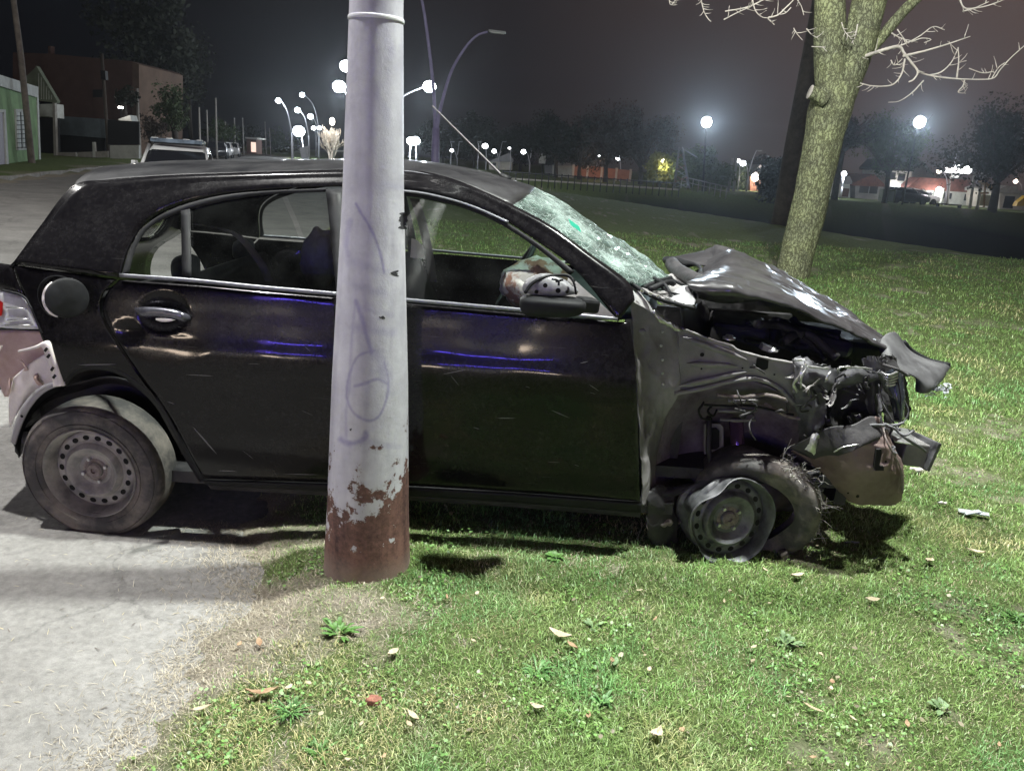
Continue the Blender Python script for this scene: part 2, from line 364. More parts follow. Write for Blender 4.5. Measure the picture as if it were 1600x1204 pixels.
# pavement: asphalt road and the pale concrete apron
def flat(name, poly, z, m, label):
    me = bpy.data.meshes.new(name); bm = bmesh.new(); vs = [bm.verts.new((x, y, z)) for x, y in poly]; bm.faces.new(vs)
    bmesh.ops.triangulate(bm, faces=bm.faces); bm.to_mesh(me); bm.free(); return tag(link(name, me, m), label, kind='structure')
def pavemat(name, c1, c2, fine, crack=0.0, stain=0.75):
    m = bpy.data.materials.new(name); m.use_nodes = True; t = m.node_tree; b = t.nodes['Principled BSDF']; b.inputs['Roughness'].default_value = 0.85
    b.inputs['Specular IOR Level'].default_value = 0.25
    g = nn(t, 'ShaderNodeNewGeometry'); n1 = noise_n(t, g, 1.6, 9, 0.62); n2 = noise_n(t, g, fine, 6, 0.75); n3_ = noise_n(t, g, 420, 2, 0.5)
    r1 = ramp(t, n1.outputs['Fac'], [(0.32, c1), (0.68, c2)]); r2 = ramp(t, n2.outputs['Fac'], [(0.28, (stain,)*3), (0.62, (1.08,)*3)])
    r3 = ramp(t, n3_.outputs['Fac'], [(0.3, (0.78,)*3), (0.7, (1.15,)*3)])
    a = nn(t, 'ShaderNodeMix', data_type='RGBA', blend_type='MULTIPLY'); a.inputs[0].default_value = 1; t.links.new(r1.outputs[0], a.inputs[6]); t.links.new(r2.outputs[0], a.inputs[7])
    a2 = nn(t, 'ShaderNodeMix', data_type='RGBA', blend_type='MULTIPLY'); a2.inputs[0].default_value = 1; t.links.new(a.outputs[2], a2.inputs[6]); t.links.new(r3.outputs[0], a2.inputs[7])
    out = a2.outputs[2]
    if crack:
        v = nn(t, 'ShaderNodeTexVoronoi', feature='DISTANCE_TO_EDGE'); v.inputs['Scale'].default_value = 0.55
        wn = noise_n(t, g, 3, 5); ad = nn(t, 'ShaderNodeVectorMath', operation='MULTIPLY_ADD'); ad.inputs[1].default_value = (0.5,)*3
        t.links.new(wn.outputs['Color'], ad.inputs[0]); t.links.new(g.outputs['Position'], ad.inputs[2]); t.links.new(ad.outputs[0], v.inputs['Vector'])
        rc = ramp(t, v.outputs['Distance'], [(0.0, (0.45,)*3), (0.012, (1,)*3)]); a3 = nn(t, 'ShaderNodeMix', data_type='RGBA', blend_type='MULTIPLY'); a3.inputs[0].default_value = crack
        t.links.new(out, a3.inputs[6]); t.links.new(rc.outputs[0], a3.inputs[7]); out = a3.outputs[2]
    t.links.new(out, b.inputs['Base Color'])
    bu = nn(t, 'ShaderNodeBump'); bu.inputs['Distance'].default_value = 0.004; t.links.new(n2.outputs['Fac'], bu.inputs['Height']); t.links.new(bu.outputs[0], b.inputs['Normal'])
    return m
m_conc = pavemat('pale_concrete', (0.185, 0.18, 0.172), (0.285, 0.28, 0.27), 26, crack=0.45, stain=0.62)
m_asph = pavemat('worn_asphalt', (0.20, 0.195, 0.19), (0.32, 0.31, 0.295), 18, crack=0.6)
big = [(-0.2, -3), (-0.2, 3.6), (-0.3, 5), (-1.6, 7), (-3, 11.1), (-9.5, 11.1), (-9.5, -3)]
flat('concrete_apron', big, 0.0, m_conc, 'pale worn concrete driveway under the rear wheel')
flat('road', [(-3, 11.1), (-3.6, 17.7), (-4.9, 28), (-8.8, 45), (-18, 75), (-32, 110), (-74, 200), (-85.5, 200), (-41.5, 110), (-31.5, 75), (-23, 45), (-16.8, 23), (-10.9, 5), (-9.5, -3), (-9.5, 11.1)], 0.0, m_asph, 'grey asphalt road running off to the left')
# far-side kerb: separate kerb stones
m_kerb = mat('kerb_concrete', (0.22, 0.21, 0.19), 0.9, col2=(0.36, 0.35, 0.32), vscale=3, bump=0.01, bscale=20)
kp = lin([(-13.2, 16), (-15.4, 23), (-21.6, 45), (-26, 60)], 46)
kerb = empty('kerb', (-15.4, 23, 0), 'worn concrete kerb along the far side of the road', 'kerb')
random.seed(3); kme = None
for i in range(45):
    a, b_ = Vector((*kp[i], 0)), Vector((*kp[i+1], 0)); c = (a+b_)/2; L = (b_-a).length-0.03
    if random.random() < 0.06: continue
    o = MB().box((0, 0, 0), (L, 0.16, 0.26)).build('kerb_stone', m_kerb, None, False, bevel=0.02) if kme is None else None
    if kme is None: kme = o
    else: o = kme.copy(); C.objects.link(o)
    o.parent = kerb; o.location = c-kerb.location+Vector((-0.1+random.uniform(-.02, .02), 0, 0.02+random.uniform(-.02, .015))); o.rotation_euler = (random.uniform(-.03, .03), 0, math.atan2(b_.y-a.y, b_.x-a.x)+random.uniform(-.01, .01))
# ------------------------------------------------------------------ grass blades
mgb = bpy.data.materials.new('grass_blades'); mgb.use_nodes = True; t = mgb.node_tree; t.nodes.clear()
o_ = nn(t, 'ShaderNodeOutputMaterial'); at1 = nn(t, 'ShaderNodeAttribute', attribute_name='col'); d1 = nn(t, 'ShaderNodeBsdfDiffuse'); tl = nn(t, 'ShaderNodeBsdfTranslucent'); mxs = nn(t, 'ShaderNodeMixShader'); mxs.inputs[0].default_value = 0.3
gl = nn(t, 'ShaderNodeBsdfGlossy'); gl.inputs['Roughness'].default_value = 0.45; mx2 = nn(t, 'ShaderNodeMixShader'); mx2.inputs[0].default_value = 0.05
t.links.new(at1.outputs['Color'], d1.inputs[0]); t.links.new(at1.outputs['Color'], tl.inputs[0]); t.links.new(d1.outputs[0], mxs.inputs[1]); t.links.new(tl.outputs[0], mxs.inputs[2])
t.links.new(mxs.outputs[0], mx2.inputs[1]); t.links.new(gl.outputs[0], mx2.inputs[2]); t.links.new(mx2.outputs[0], o_.inputs[0])
def blades(name, X, Y, Z, H, Wd, A, Ln, COL, mat_, label, bend=0.5):
    """X,Y,Z root; H length; A azimuth; Ln lean 0 upright..1 flat"""
    n = len(X); dx, dy = np.cos(A), np.sin(A); px, py = -dy, dx
    el = (1-Ln)*PI/2*0.95+0.05; ch, sh = np.cos(el), np.sin(el)
    mh = H*0.55; mX = X+dx*ch*mh; mY = Y+dy*ch*mh; mZ = Z+sh*mh
    el2 = el-bend; tX = mX+dx*np.cos(el2)*H*0.45; tY = mY+dy*np.cos(el2)*H*0.45; tZ = np.maximum(mZ+np.sin(el2)*H*0.45, Z+0.002)
    w = Wd/2; V = np.empty((n, 5, 3))
    V[:, 0] = np.stack([X-px*w, Y-py*w, Z-0.004], -1); V[:, 1] = np.stack([X+px*w, Y+py*w, Z-0.004], -1)
    V[:, 2] = np.stack([mX+px*w*.8, mY+py*w*.8, mZ], -1); V[:, 3] = np.stack([mX-px*w*.8, mY-py*w*.8, mZ], -1); V[:, 4] = np.stack([tX, tY, tZ], -1)
    me = bpy.data.meshes.new(name); me.vertices.add(n*5); me.vertices.foreach_set('co', V.ravel())
    b = np.arange(n)[:, None]*5; li = (b+np.array([0, 1, 2, 3, 3, 2, 4])).ravel().astype(np.int32)
    me.loops.add(len(li)); me.loops.foreach_set('vertex_index', li); me.polygons.add(2*n)
    me.polygons.foreach_set('loop_start', (np.arange(n)[:, None]*7+np.array([0, 4])).ravel().astype(np.int32)); me.update(calc_edges=True)
    ca = me.attributes.new('col', 'FLOAT_COLOR', 'POINT'); cc = np.ones((n, 5, 4)); cc[..., :3] = COL[:, None, :]
    ca.data.foreach_set('color', cc.ravel().astype(np.float32))
    return tag(link(name, me, mat_), label, kind='stuff')
def ovals(name, x, y, z, s, col, label):
    n = len(x); a = rs.rand(n)*6.283; tl_ = rs.uniform(-.7, .7, n); d = np.stack([np.cos(a), np.sin(a), tl_*.5], -1); e = np.stack([-np.sin(a), np.cos(a), rs.uniform(-.5, .5, n)], -1)
    c = np.stack([x, y, z], -1); V = np.empty((n, 6, 3)); s = s[:, None]
    for k, (u, v) in enumerate([(-.5, 0), (-.2, -.36), (.25, -.34), (.5, 0), (.25, .34), (-.2, .36)]): V[:, k] = c+d*s*u+e*s*v
    me = bpy.data.meshes.new(name); me.vertices.add(n*6); me.vertices.foreach_set('co', V.ravel()); me.loops.add(n*6); me.loops.foreach_set('vertex_index', np.arange(n*6, dtype=np.int32)); me.polygons.add(n)
    me.polygons.foreach_set('loop_start', np.arange(n, dtype=np.int32)*6); me.update(calc_edges=True)
    ca = me.attributes.new('col', 'FLOAT_COLOR', 'POINT'); cc = np.ones((n, 6, 4)); cc[..., :3] = col[:, None, :]; ca.data.foreach_set('color', cc.ravel().astype(np.float32))
    return tag(link(name, me, mgb), label, kind='stuff')
def height_at(x, y): return lawn_h(x, y)
rs = np.random.RandomState(5)
def sample(n, y0, y1, p):
    u = rs.rand(n); a = 1-p
    y = (y0**a+u*(y1**a-y0**a))**(1/a)          # density along y ~ y^-p per metre
    x = (rs.rand(n)-0.5)*(1.62*y+2.0)+0.03*y
    return x, y
def grass(n, y0, y1, p, hs, ws, name, label):
    x, y = sample(n, y0, y1, p)
    lu, d = lushf(x, y); z = lawn_h(x, y)
    tu = fb(x, y, 16, 55, 2)
    keep = (d > -0.04) & (rs.rand(len(x)) < np.clip(0.30+lu*1.2, 0, 1)) & (z > -1.2)
    keep &= ~((np.hypot(x+0.5, y-2.6) < 0.15)) & ~((d < 0.02) & (rs.rand(len(x)) < 0.6))
    x, y, z, lu, tu, d = x[keep], y[keep], z[keep], lu[keep], tu[keep], d[keep]; n = len(x)
    dry = rs.rand(n) > (0.24+lu*0.85+sm((y-3)/3)*.15); sc = (y/2.2)**0.55
    H = np.where(dry, 0.022, 0.028)*(0.45+1.1*rs.rand(n)**1.5)*(0.45+lu*0.8)*(0.6+0.8*tu)*hs*np.where(y < 3, 1, sc**0.5)
    Wd = np.where(dry, 0.0016, 0.0024)*(0.7+0.7*rs.rand(n))*sc*ws
    Ln = np.clip(np.where(dry, 0.72, 0.50)+rs.randn(n)*0.24, 0, 0.98)
    g1 = np.array([0.17, 0.31, 0.075]); g2 = np.array([0.37, 0.52, 0.18]); g3 = np.array([0.13, 0.36, 0.09])
    s1 = np.array([0.62, 0.57, 0.40]); s2 = np.array([0.40, 0.32, 0.21])
    r = rs.rand(n, 1); r2 = fb(x, y, 5, 91, 2)[:, None]
    gc = g1*(1-r)+g2*r; gc = gc*(0.75+r2*0.5)+(g3-gc)*np.clip(r2-0.5, 0, 1)*1.2
    hue = fb(x, y, 1.9, 203, 3)[:, None]; tan = np.clip((hue-.60)*6, 0, 1)*(rs.rand(n, 1) < .75); gc = gc*(1-tan)+np.array([0.62, 0.58, 0.30])*tan*(.7+.5*rs.rand(n, 1))
    blu = np.clip((fb(x, y, 3.4, 309, 2)[:, None]-.56)*6, 0, 1); gc = gc*(1-blu*.6)+np.array([0.16, 0.40, 0.14])*blu*.6
    red = np.clip((fb(x, y, 2.7, 411, 2)[:, None]-.62)*6, 0, 1)
    r = rs.rand(n, 1); dc = s1*(1-r)+s2*r; dc = dc*(1-red*.5)+np.array([.50, .33, .20])*red*.5; col = np.where(dry[:, None], dc, gc)*(0.72+0.42*rs.rand(n, 1))
    blades(name, x, y, z, H, Wd, rs.rand(n)*2*PI, Ln, np.clip(col, 0.01, 1), mgb, label)
grass(330000, 1.35, 5.0, 0.75, 1.0, 1.0, 'grass', 'short mown grass mixed with dry straw around the car')
grass(190000, 5.0, 19.0, 0.9, 1.25, 1.35, 'far_grass', 'green grass of the park beyond the car')
n = 60000; x, y = sample(n, 1.4, 6.5, .9); lu, d = lushf(x, y); k = (d > .05) & (rs.rand(n) < np.clip((fb(x, y, 4.2, 500, 2)-.57)*6, 0, 1)) & (lu > .12) & (rs.rand(n) < .8); x, y = x[k], y[k]
r = rs.rand(len(x), 1); ovals('clover', x, y, lawn_h(x, y)+rs.uniform(.006, .026, len(x)), rs.uniform(.006, .015, len(x))*(y/2.3)**.3, np.array([.13, .29, .07])*(.5+.9*r)+np.array([.08, .07, .03])*rs.rand(len(x), 1), 'patches of clover-like leaves in the lawn')
n = 300; x, y = sample(n, 1.4, 6, 1.1); lu, d = lushf(x, y); k = (d > 0); x, y = x[k], y[k]
r = rs.rand(len(x), 1); ovals('leaf_litter', x, y, lawn_h(x, y)+rs.uniform(.012, .028, len(x)), rs.uniform(.008, .022, len(x)), np.array([.62, .54, .38])*(.3+.5*r), 'crumbs of dead leaves lying in the lawn')
# weeds: broad-leaf tufts among the grass
def tuft(name, px, py, n, L, w, colr, label, group=None, z=0.03, upright=0.35, cat='weed'):
    c = Gp(px, py, z); mb = MB(); c.z = float(lawn_h(np.array([c.x]), np.array([c.y]))[0])
    for i in range(n):
        a = random.uniform(0, 2*PI); l = L*random.uniform(.5, 1.1); el = random.uniform(upright, 1.2); ww = w*random.uniform(.7, 1.2)
        d = Vector((math.cos(a), math.sin(a), 0)); s = Vector((-d.y, d.x, 0)); p0 = c+d*random.uniform(0, L*.25)
        pts = []
        for k, (q, wf) in enumerate([(0, .25), (.3, .8), (.6, 1), (.85, .6), (1, .05)]):
            p = p0+d*(l*q*math.cos(el))+Vector((0, 0, l*math.sin(el)*(q-0.55*q*q*1.1)))
            pts.append([p-s*ww*wf/2, p+Vector((0, 0, -ww*.12)), p+s*ww*wf/2])
        mb.grid(pts)
    return tag(mb.build(name, colr, None, True), label, cat, group)
m_weed = mat('weed_leaf', (0.075, 0.17, 0.035), 0.55, var=0.35, vscale=60); m_weed2 = mat('weed_leaf_pale', (0.14, 0.22, 0.10), 0.6, var=0.3, vscale=60)
m_weed3 = mat('weed_leaf_blue', (0.085, 0.20, 0.055), 0.5, var=0.3, vscale=60)
random.seed(11)
tuft('weed', 530, 1005, 26, 0.085, 0.014, m_weed, 'bright green leafy weed in front of the lamp mast', 'weeds in the grass')
tuft('weed', 455, 1120, 60, 0.075, 0.004, m_weed3, 'blue-green grassy tuft at lower left of the lawn', 'weeds in the grass', upright=.2)
tuft('weed', 865, 885, 60, 0.045, 0.018, m_weed, 'clover clump at the edge of the car shadow', 'weeds in the grass')
tuft('weed', 1225, 1015, 14, 0.075, 0.02, m_weed2, 'pale broad-leaved weed below the front wheel', 'weeds in the grass')
tuft('weed', 1470, 1115, 8, 0.06, 0.02, m_weed2, 'single pale leaf rosette near the lower right corner', 'weeds in the grass')
tuft('weed', 925, 990, 14, 0.05, 0.013, m_weed2, 'grey-green weed in the middle of the lawn', 'weeds in the grass')
tuft('weed', 840, 1055, 26, 0.07, 0.009, m_weed3, 'dark green tuft beside the dry patch', 'weeds in the grass')
tuft('weed', 1585, 975, 40, 0.06, 0.008, m_weed, 'bright green tuft at the right edge of the lawn', 'weeds in the grass')
tuft('weed', 940, 1110, 22, 0.06, 0.010, m_weed3, 'small leafy tuft low in the centre of the lawn', 'weeds in the grass')
tuft('weed', 500, 1180, 36, 0.06, 0.006, m_weed, 'yellow-green tuft at the bottom left of the lawn', 'weeds in the grass')
# fallen leaves
m_leaf = mat('dry_leaf', (0.34, 0.27, 0.17), 0.7, col2=(0.52, 0.45, 0.33), vscale=25); m_leafd = mat('brown_leaf', (0.20, 0.12, 0.07), 0.8, col2=(0.40, 0.28, 0.17), vscale=30)
def leaf(px, py, L, w, ang, m_, label, group='fallen leaves', curl=0.3, cat='leaf'):
    c = Gp(px, py, 0.05); c.z = float(lawn_h(np.array([c.x]), np.array([c.y]))[0])+0.020
    d = Vector((math.cos(ang), math.sin(ang), random.uniform(-.1, .15))); s = Vector((-math.sin(ang), math.cos(ang), random.uniform(-.15, .15)))
    rows = []
    for q, wf in [(-.5, .05), (-.3, .6), (-.05, 1), (.2, .85), (.4, .4), (.5, .05)]:
        b = c+d*L*q+Vector((0, 0, curl*L*q*q)); rows.append([b-s*w*wf/2+Vector((0, 0, w*.25)), b, b+s*w*wf/2+Vector((0, 0, w*.2*random.uniform(.3, 1.4)))])
    return tag(MB().grid(rows).build('fallen_leaf', m_, None, True, solid=0.0006), label, cat, group)
random.seed(21)
leaf(874, 1000, .085, .03, 2.6, m_leaf, 'long pale curled leaf lying in the middle of the lawn', curl=.5)
leaf(893, 1018, .05, .022, -.9, m_leafd, 'small brown curled leaf touching the long pale leaf')
leaf(1023, 1164, .045, .035, 1.0, m_leaf, 'whitish crumpled leaf at the bottom centre of the lawn', curl=1.2)
leaf(410, 1092, .09, .03, .2, m_leafd, 'dark brown rolled leaf at the lower left', curl=.6)
leaf(451, 1084, .03, .018, 1.0, m_leaf, 'small cream leaf at the tip of the dark brown rolled leaf')
leaf(314, 1107, .055, .018, .4, m_leaf, 'pale leaf at the dusty edge of the driveway')
leaf(614, 1031, .05, .025, 1.0, m_leaf, 'oval straw-coloured leaf below the leafy weed')
leaf(838, 1112, .042, .026, -.3, m_leaf, 'pale oval leaf on the brown dry patch')
leaf(1244, 907, .06, .028, .3, m_leaf, 'pale leaf just below the burst tyre')
leaf(1450, 884, .045, .035, .8, m_leaf, 'rounded cream leaf right of the burst tyre')
leaf(1522, 868, .08, .022, -.2, m_leaf, 'long narrow leaf near the right edge')
leaf(1362, 944, .06, .026, .1, m_leaf, 'light leaf on the grass at right with a dark leaf under it')
leaf(645, 1125, .06, .02, -.9, m_leaf, 'narrow pale leaf beside the brick chip')
leaf(960, 1046, .05, .02, 1.3, m_weed2, 'fallen grey-green leaf in the centre')
leaf(1268, 1120, .07, .012, -.8, m_leaf, 'thin white twig-like leaf at lower right')
leaf(405, 1000, .045, .02, 2, m_leafd, 'brown leaf on the bare soil left of the weed')
SM = 'small dry leaf among the grass'
for i in range(30):
    px, py = random.uniform(360, 1600), random.uniform(890, 1200)
    if px < 620 and py < 900+ (620-px)*.2: continue
    leaf(px, py, random.uniform(.015, .032), random.uniform(.008, .016), random.uniform(0, 6), random.choice([m_leaf, m_leaf, m_leafd]), SM, 'small leaves scattered in the grass')
for (px, py, L, a, lb) in [(1440, 1065+0, .02, 0, 0)]: pass
m_brick = mat('brick_chip', (0.24, 0.10, 0.07), 0.9, var=0.25, vscale=60, bump=.003, bscale=120)
c = Gp(583, 1101, .04); c.z += 0.008
bb = MB().prism([c+Vector(v) for v in [(-.022, -.012, 0), (.012, -.016, 0), (.024, -.004, 0), (.02, .012, 0), (-.01, .016, 0), (-.024, .004, 0)]], (0.002, 0.003, 0.016)).build('brick_chip', m_brick, None, False, bevel=.003)
tag(bb, 'small red brick chip on the grass at the lower centre left', 'brick')
c = Gp(880, 876, .05)
# driveway litter: straw and twigs, as one piece of stuff
nn_ = 420; xs = rs.uniform(-2.6, -0.9, nn_); ys = rs.uniform(1.5, 4.5, nn_)
keepm = (sdist(xs, ys, PAVE) > -0.05) & (rs.rand(nn_) < np.exp(-np.clip(sdist(xs, ys, PAVE), 0, 9)*1.4)+0.12); xs, ys = xs[keepm], ys[keepm]; nn_ = len(xs)
cc = np.where(rs.rand(nn_, 1) > .45, np.array([[.55, .47, .30]]), np.array([[.13, .10, .08]]))
blades('straw_litter', xs, ys, np.full(nn_, .003), rs.uniform(.012, .045, nn_), rs.uniform(.0012, .003, nn_), rs.rand(nn_)*6.28, np.full(nn_, .97), cc, mgb, 'scattered straw and twigs on the concrete', bend=0.0)
nn_ = 60000; xs = rs.uniform(-1.5, 0.5, nn_); ys = rs.uniform(1.4, 3.0, nn_); dd_ = lushf(xs, ys)
k = (rs.rand(nn_) < np.exp(-np.clip(-dd_[1], 0, 9)/.07)) & (rs.rand(nn_) < np.clip(1.0-dd_[0]*1.9, 0, 1)); xs, ys = xs[k], ys[k]; nn_ = len(xs)
cc = np.array([[.50, .445, .34]])*(0.4+rs.rand(nn_, 1)*.8)
blades('straw_thatch', xs, ys, np.maximum(lawn_h(xs, ys), .001)+.003, rs.uniform(.008, .035, nn_), rs.uniform(.0010, .0022, nn_), rs.rand(nn_)*6.28, rs.uniform(.75, .98, nn_), cc, mgb, 'dead straw thatch on the bare soil by the driveway', bend=0.1)
# ------------------------------------------------------------------ lamp mast the car rests beside
def pole_mat():
    m = bpy.data.materials.new('mast_paint'); m.use_nodes = True; t = m.node_tree; b = t.nodes['Principled BSDF']
    g = nn(t, 'ShaderNodeNewGeometry'); sp = nn(t, 'ShaderNodeSeparateXYZ'); t.links.new(g.outputs['Position'], sp.inputs[0])
    n = noise_n(t, g, 9, 7, 0.7); n2 = noise_n(t, g, 60, 5, 0.7)
    mp = nn(t, 'ShaderNodeVectorMath', operation='MULTIPLY'); mp.inputs[1].default_value = (1, 1, 0.12); t.links.new(g.outputs['Position'], mp.inputs[0])
    n4 = nn(t, 'ShaderNodeTexNoise'); n4.inputs['Scale'].default_value = 14; n4.inputs['Detail'].default_value = 4; t.links.new(mp.outputs[0], n4.inputs['Vector'])
    # paint breaks up between z .2 and .5; higher on the right side
    def math_(op, a, b2=None, c=None):
        q = nn(t, 'ShaderNodeMath', operation=op)
        for i, v in enumerate((a, b2, c)):
            if v is None: continue
            if isinstance(v, (int, float)): q.inputs[i].default_value = v
            else: t.links.new(v, q.inputs[i])
        return q.outputs[0]
    zz = math_('SUBTRACT', sp.outputs[2], 0.36)
    xr = math_('MULTIPLY', math_('MAXIMUM', math_('SUBTRACT', sp.outputs[0], -0.395), 0), 4.0)
    v = math_('SUBTRACT', math_('ADD', zz, math_('MULTIPLY', math_('SUBTRACT', n.outputs['Fac'], 0.5), 1.7)), xr)
    r = ramp(t, v, [(0.0, (0, 0, 0)), (0.012, (1, 1, 1))])
    # blotches of old paint low down and chips higher up
    chip = ramp(t, math_('ADD', n2.outputs['Fac'], math_('MULTIPLY', math_('SUBTRACT', sp.outputs[2], 0.2), 0.14)), [(0.29, (0, 0, 0)), (0.30, (1, 1, 1))])
    mask = math_('MULTIPLY', r.outputs[0], chip.outputs[0])
    rsum = math_('ADD', math_('MULTIPLY', n4.outputs['Fac'], .45), math_('ADD', math_('MULTIPLY', n2.outputs['Fac'], .35), math_('MULTIPLY', n.outputs['Fac'], .25)))
    rust0 = ramp(t, rsum, [(0.42, (0.045, 0.020, 0.020)), (0.60, (0.20, 0.105, 0.085))])
    dz = ramp(t, math_('ADD', sp.outputs[2], math_('MULTIPLY', n.outputs['Fac'], .12)), [(0.13, (1, 1, 1)), (0.24, (0, 0, 0))])
    rust = nn(t, 'ShaderNodeMix', data_type='RGBA'); rust.inputs[7].default_value = (.26, .21, .18, 1); t.links.new(math_('MULTIPLY', dz.outputs[0], .75), rust.inputs[0]); t.links.new(rust0.outputs[0], rust.inputs[6])
    paint = ramp(t, n.outputs['Fac'], [(0.3, (0.41, 0.405, 0.46)), (0.62, (0.55, 0.55, 0.60))])
    # pale edge of flaking paint
    ed = ramp(t, v, [(0.0, (0.62, 0.52, 0.45)), (0.05, (1, 1, 1))])
    pm = nn(t, 'ShaderNodeMix', data_type='RGBA', blend_type='MULTIPLY'); pm.inputs[0].default_value = 1; t.links.new(paint.outputs[0], pm.inputs[6]); t.links.new(ed.outputs[0], pm.inputs[7])
    dirt = ramp(t, n4.outputs['Fac'], [(0.38, (0.70, 0.68, 0.74)), (0.55, (1, 1, 1))])
    p2 = nn(t, 'ShaderNodeMix', data_type='RGBA', blend_type='MULTIPLY'); p2.inputs[0].default_value = 0.55; t.links.new(pm.outputs[2], p2.inputs[6]); t.links.new(dirt.outputs[0], p2.inputs[7])
    sa = nn(t, 'ShaderNodeAttribute', attribute_name='spray'); sm_ = nn(t, 'ShaderNodeMix', data_type='RGBA'); sm_.inputs[7].default_value = (.20, .175, .36, 1)
    t.links.new(math_('MULTIPLY', sa.outputs['Fac'], math_('MULTIPLY_ADD', n2.outputs['Fac'], .7, .35)), sm_.inputs[0]); t.links.new(p2.outputs[2], sm_.inputs[6]); p2 = sm_
    mx = nn(t, 'ShaderNodeMix', data_type='RGBA'); t.links.new(mask, mx.inputs[0]); t.links.new(rust.outputs[2], mx.inputs[6]); t.links.new(p2.outputs[2], mx.inputs[7])
    t.links.new(mx.outputs[2], b.inputs['Base Color'])
    rr = nn(t, 'ShaderNodeMapRange'); t.links.new(mask, rr.inputs[0]); rr.inputs[3].default_value = 0.75; rr.inputs[4].default_value = 0.38; t.links.new(rr.outputs[0], b.inputs['Roughness'])
    bu = nn(t, 'ShaderNodeBump'); bu.inputs['Distance'].default_value = 0.003
    h = math_('ADD', mask, math_('MULTIPLY', n2.outputs['Fac'], 0.5)); t.links.new(h, bu.inputs['Height']); t.links.new(bu.outputs[0], b.inputs['Normal'])
    return m
m_mast = pole_mat(); PX, PY = -0.505, 2.605
m_mastplain = mat('mast_grey', (0.42, 0.42, 0.46), 0.45, var=0.12, vscale=3)
m_lampbody = mat('lamp_housing', (0.20, 0.21, 0.22), 0.5)
e_lamp = emis('lamp_glow', (0.80, 0.92, 1.0), 60.0); e_off = mat('lamp_glass_off', (0.35, 0.36, 0.38), 0.3)
mast = empty('lamp_mast', (PX, PY, 0), 'thick pale lilac-grey lamp mast with peeling rusty base right beside the black car', 'lamp mast')
def mast_r(z):
    return float(np.interp(z, [-.2, 0.05, 0.3, 0.8, 1.44, 2.0, 2.4, 6.0], [.170, .163, .150, .133, .1005, .083, .078, .062]))
zs = [-.2]+list(np.linspace(0.0, 2.0, 460))+[2.4, 3.2, 4.2, 5.2]
MB().tube([(PX+0.004*z, PY, z) for z in zs], [mast_r(z) for z in zs], 220).build('shaft', m_mast, mast, True)
MB().tube([(PX+.008, PY, 1.965), (PX+.008, PY, 1.977)], [.0870, .0870], 48).build('band', mat('mast_band', (.72, .72, .76), .3), mast, True, bevel=.002)
def arm(pts, r0, r1, m_, parent, n=10): 
    P = crv(pts, 16); return MB().tube(P, [r0+(r1-r0)*i/15 for i in range(16)], n).build('arm', m_, parent, True)
def led_head(c, d, m_, parent, lit, L=.62, w=.30):
    d = Vector(d).normalized(); s = Vector((-d.y, d.x, 0)).normalized(); c = Vector(c); M = Matrix((d, s, d.cross(s))).transposed()
    o = MB().box(c+d*L*.3, (L, w, .09), M=M).build('lamp_head', m_lampbody, parent, False, bevel=.02)
    MB().box(c+d*L*.34-Vector((0, 0, .052)), (L*.7, w*.8, .02), M=M).build('lens', e_lamp if lit else e_off, o, False)
    return o
arm([(PX, PY, 4.6), (PX-.35, PY-.05, 6.2), (PX-1.3, PY-.25, 7.9), (HEAD_L[0]+.5, HEAD_L[1]+.08, 8.95)], .055, .03, m_mastplain, mast)
arm([(PX, PY, 4.2), (PX+.3, PY-.05, 5.1), (PX+1.0, PY-.2, 6.8), (HEAD_R[0]-.5, HEAD_R[1]+.08, 7.45)], .05, .03, m_mastplain, mast)
t_l = empty('lamp_mast', (-13.6, 8.9, 0), 'added road lamp mast, out of view to the left, brightening the road', 'lamp mast'); MB().tube(crv([(-13.6, 8.9, -.1), (-13.6, 8.9, 5), (-13.4, 8.9, 7.2), (-12.8, 9, 8.5)], 20), .09, 10).build('pole', m_mastplain, t_l, True); led_head((-12.6, 9.0, 8.55), (1, .05, 0), m_mastplain, t_l, True)  # added out-of-view fixture for the extra road light
led_head((HEAD_L[0]+.3, HEAD_L[1], 8.95), (-1, -.1, 0), m_mastplain, mast, True); led_head((HEAD_R[0]-.3, HEAD_R[1], 7.45), (1, .1, 0), m_mastplain, mast, True)
# spray-painted scrawl: thin paint strokes lying on the shaft
m_spray = mat('faded_violet_spray', (0.42, 0.40, 0.58), 0.5, col2=(0.64, 0.63, 0.72), vscale=30); m_spray2 = mat('faded_violet_wash', (0.53, 0.51, 0.66), 0.6, var=.08, vscale=30); m_black = mat('black_smudge', (0.03, 0.03, 0.035), 0.8)
def on_mast(px, py, off=0.0006):
    d = ray(px, py); Y = 2.5
    for _ in range(15):
        p = S(px, py, Y); r = mast_r(p.z)+off; cx = PX+.004*p.z; dx = max(-r*.985, min(r*.985, p.x-cx)); Y = PY-math.sqrt(r*r-dx*dx)
    return S(px, py, Y)
def stroke(pts, w, m_, name='spray_stroke', taper=True):
    P = crv(pts, max(30, len(pts)*12)); ph = random.uniform(0, 9); k = len(P); rows = []
    for i, p in enumerate(P):
        t_ = P[min(i+1, k-1)]-P[max(i-1, 0)]; t_ = t_/(np.linalg.norm(t_)+1e-9); nrm = np.array([-t_[1], t_[0]])
        ww = w*1.6*(1+.35*math.sin(i*.31+ph)+.22*math.sin(i*.83+ph*2)+.12*random.random())*(0.35 if taper and (i < 1 or i > k-2) else 1)
        rows.append([on_mast(*(p+nrm*ww*a)) for a in (-.5, -.25, 0, .25, .5)])
    return MB().grid(rows).build(name, m_, mast, True)
random.seed(5)
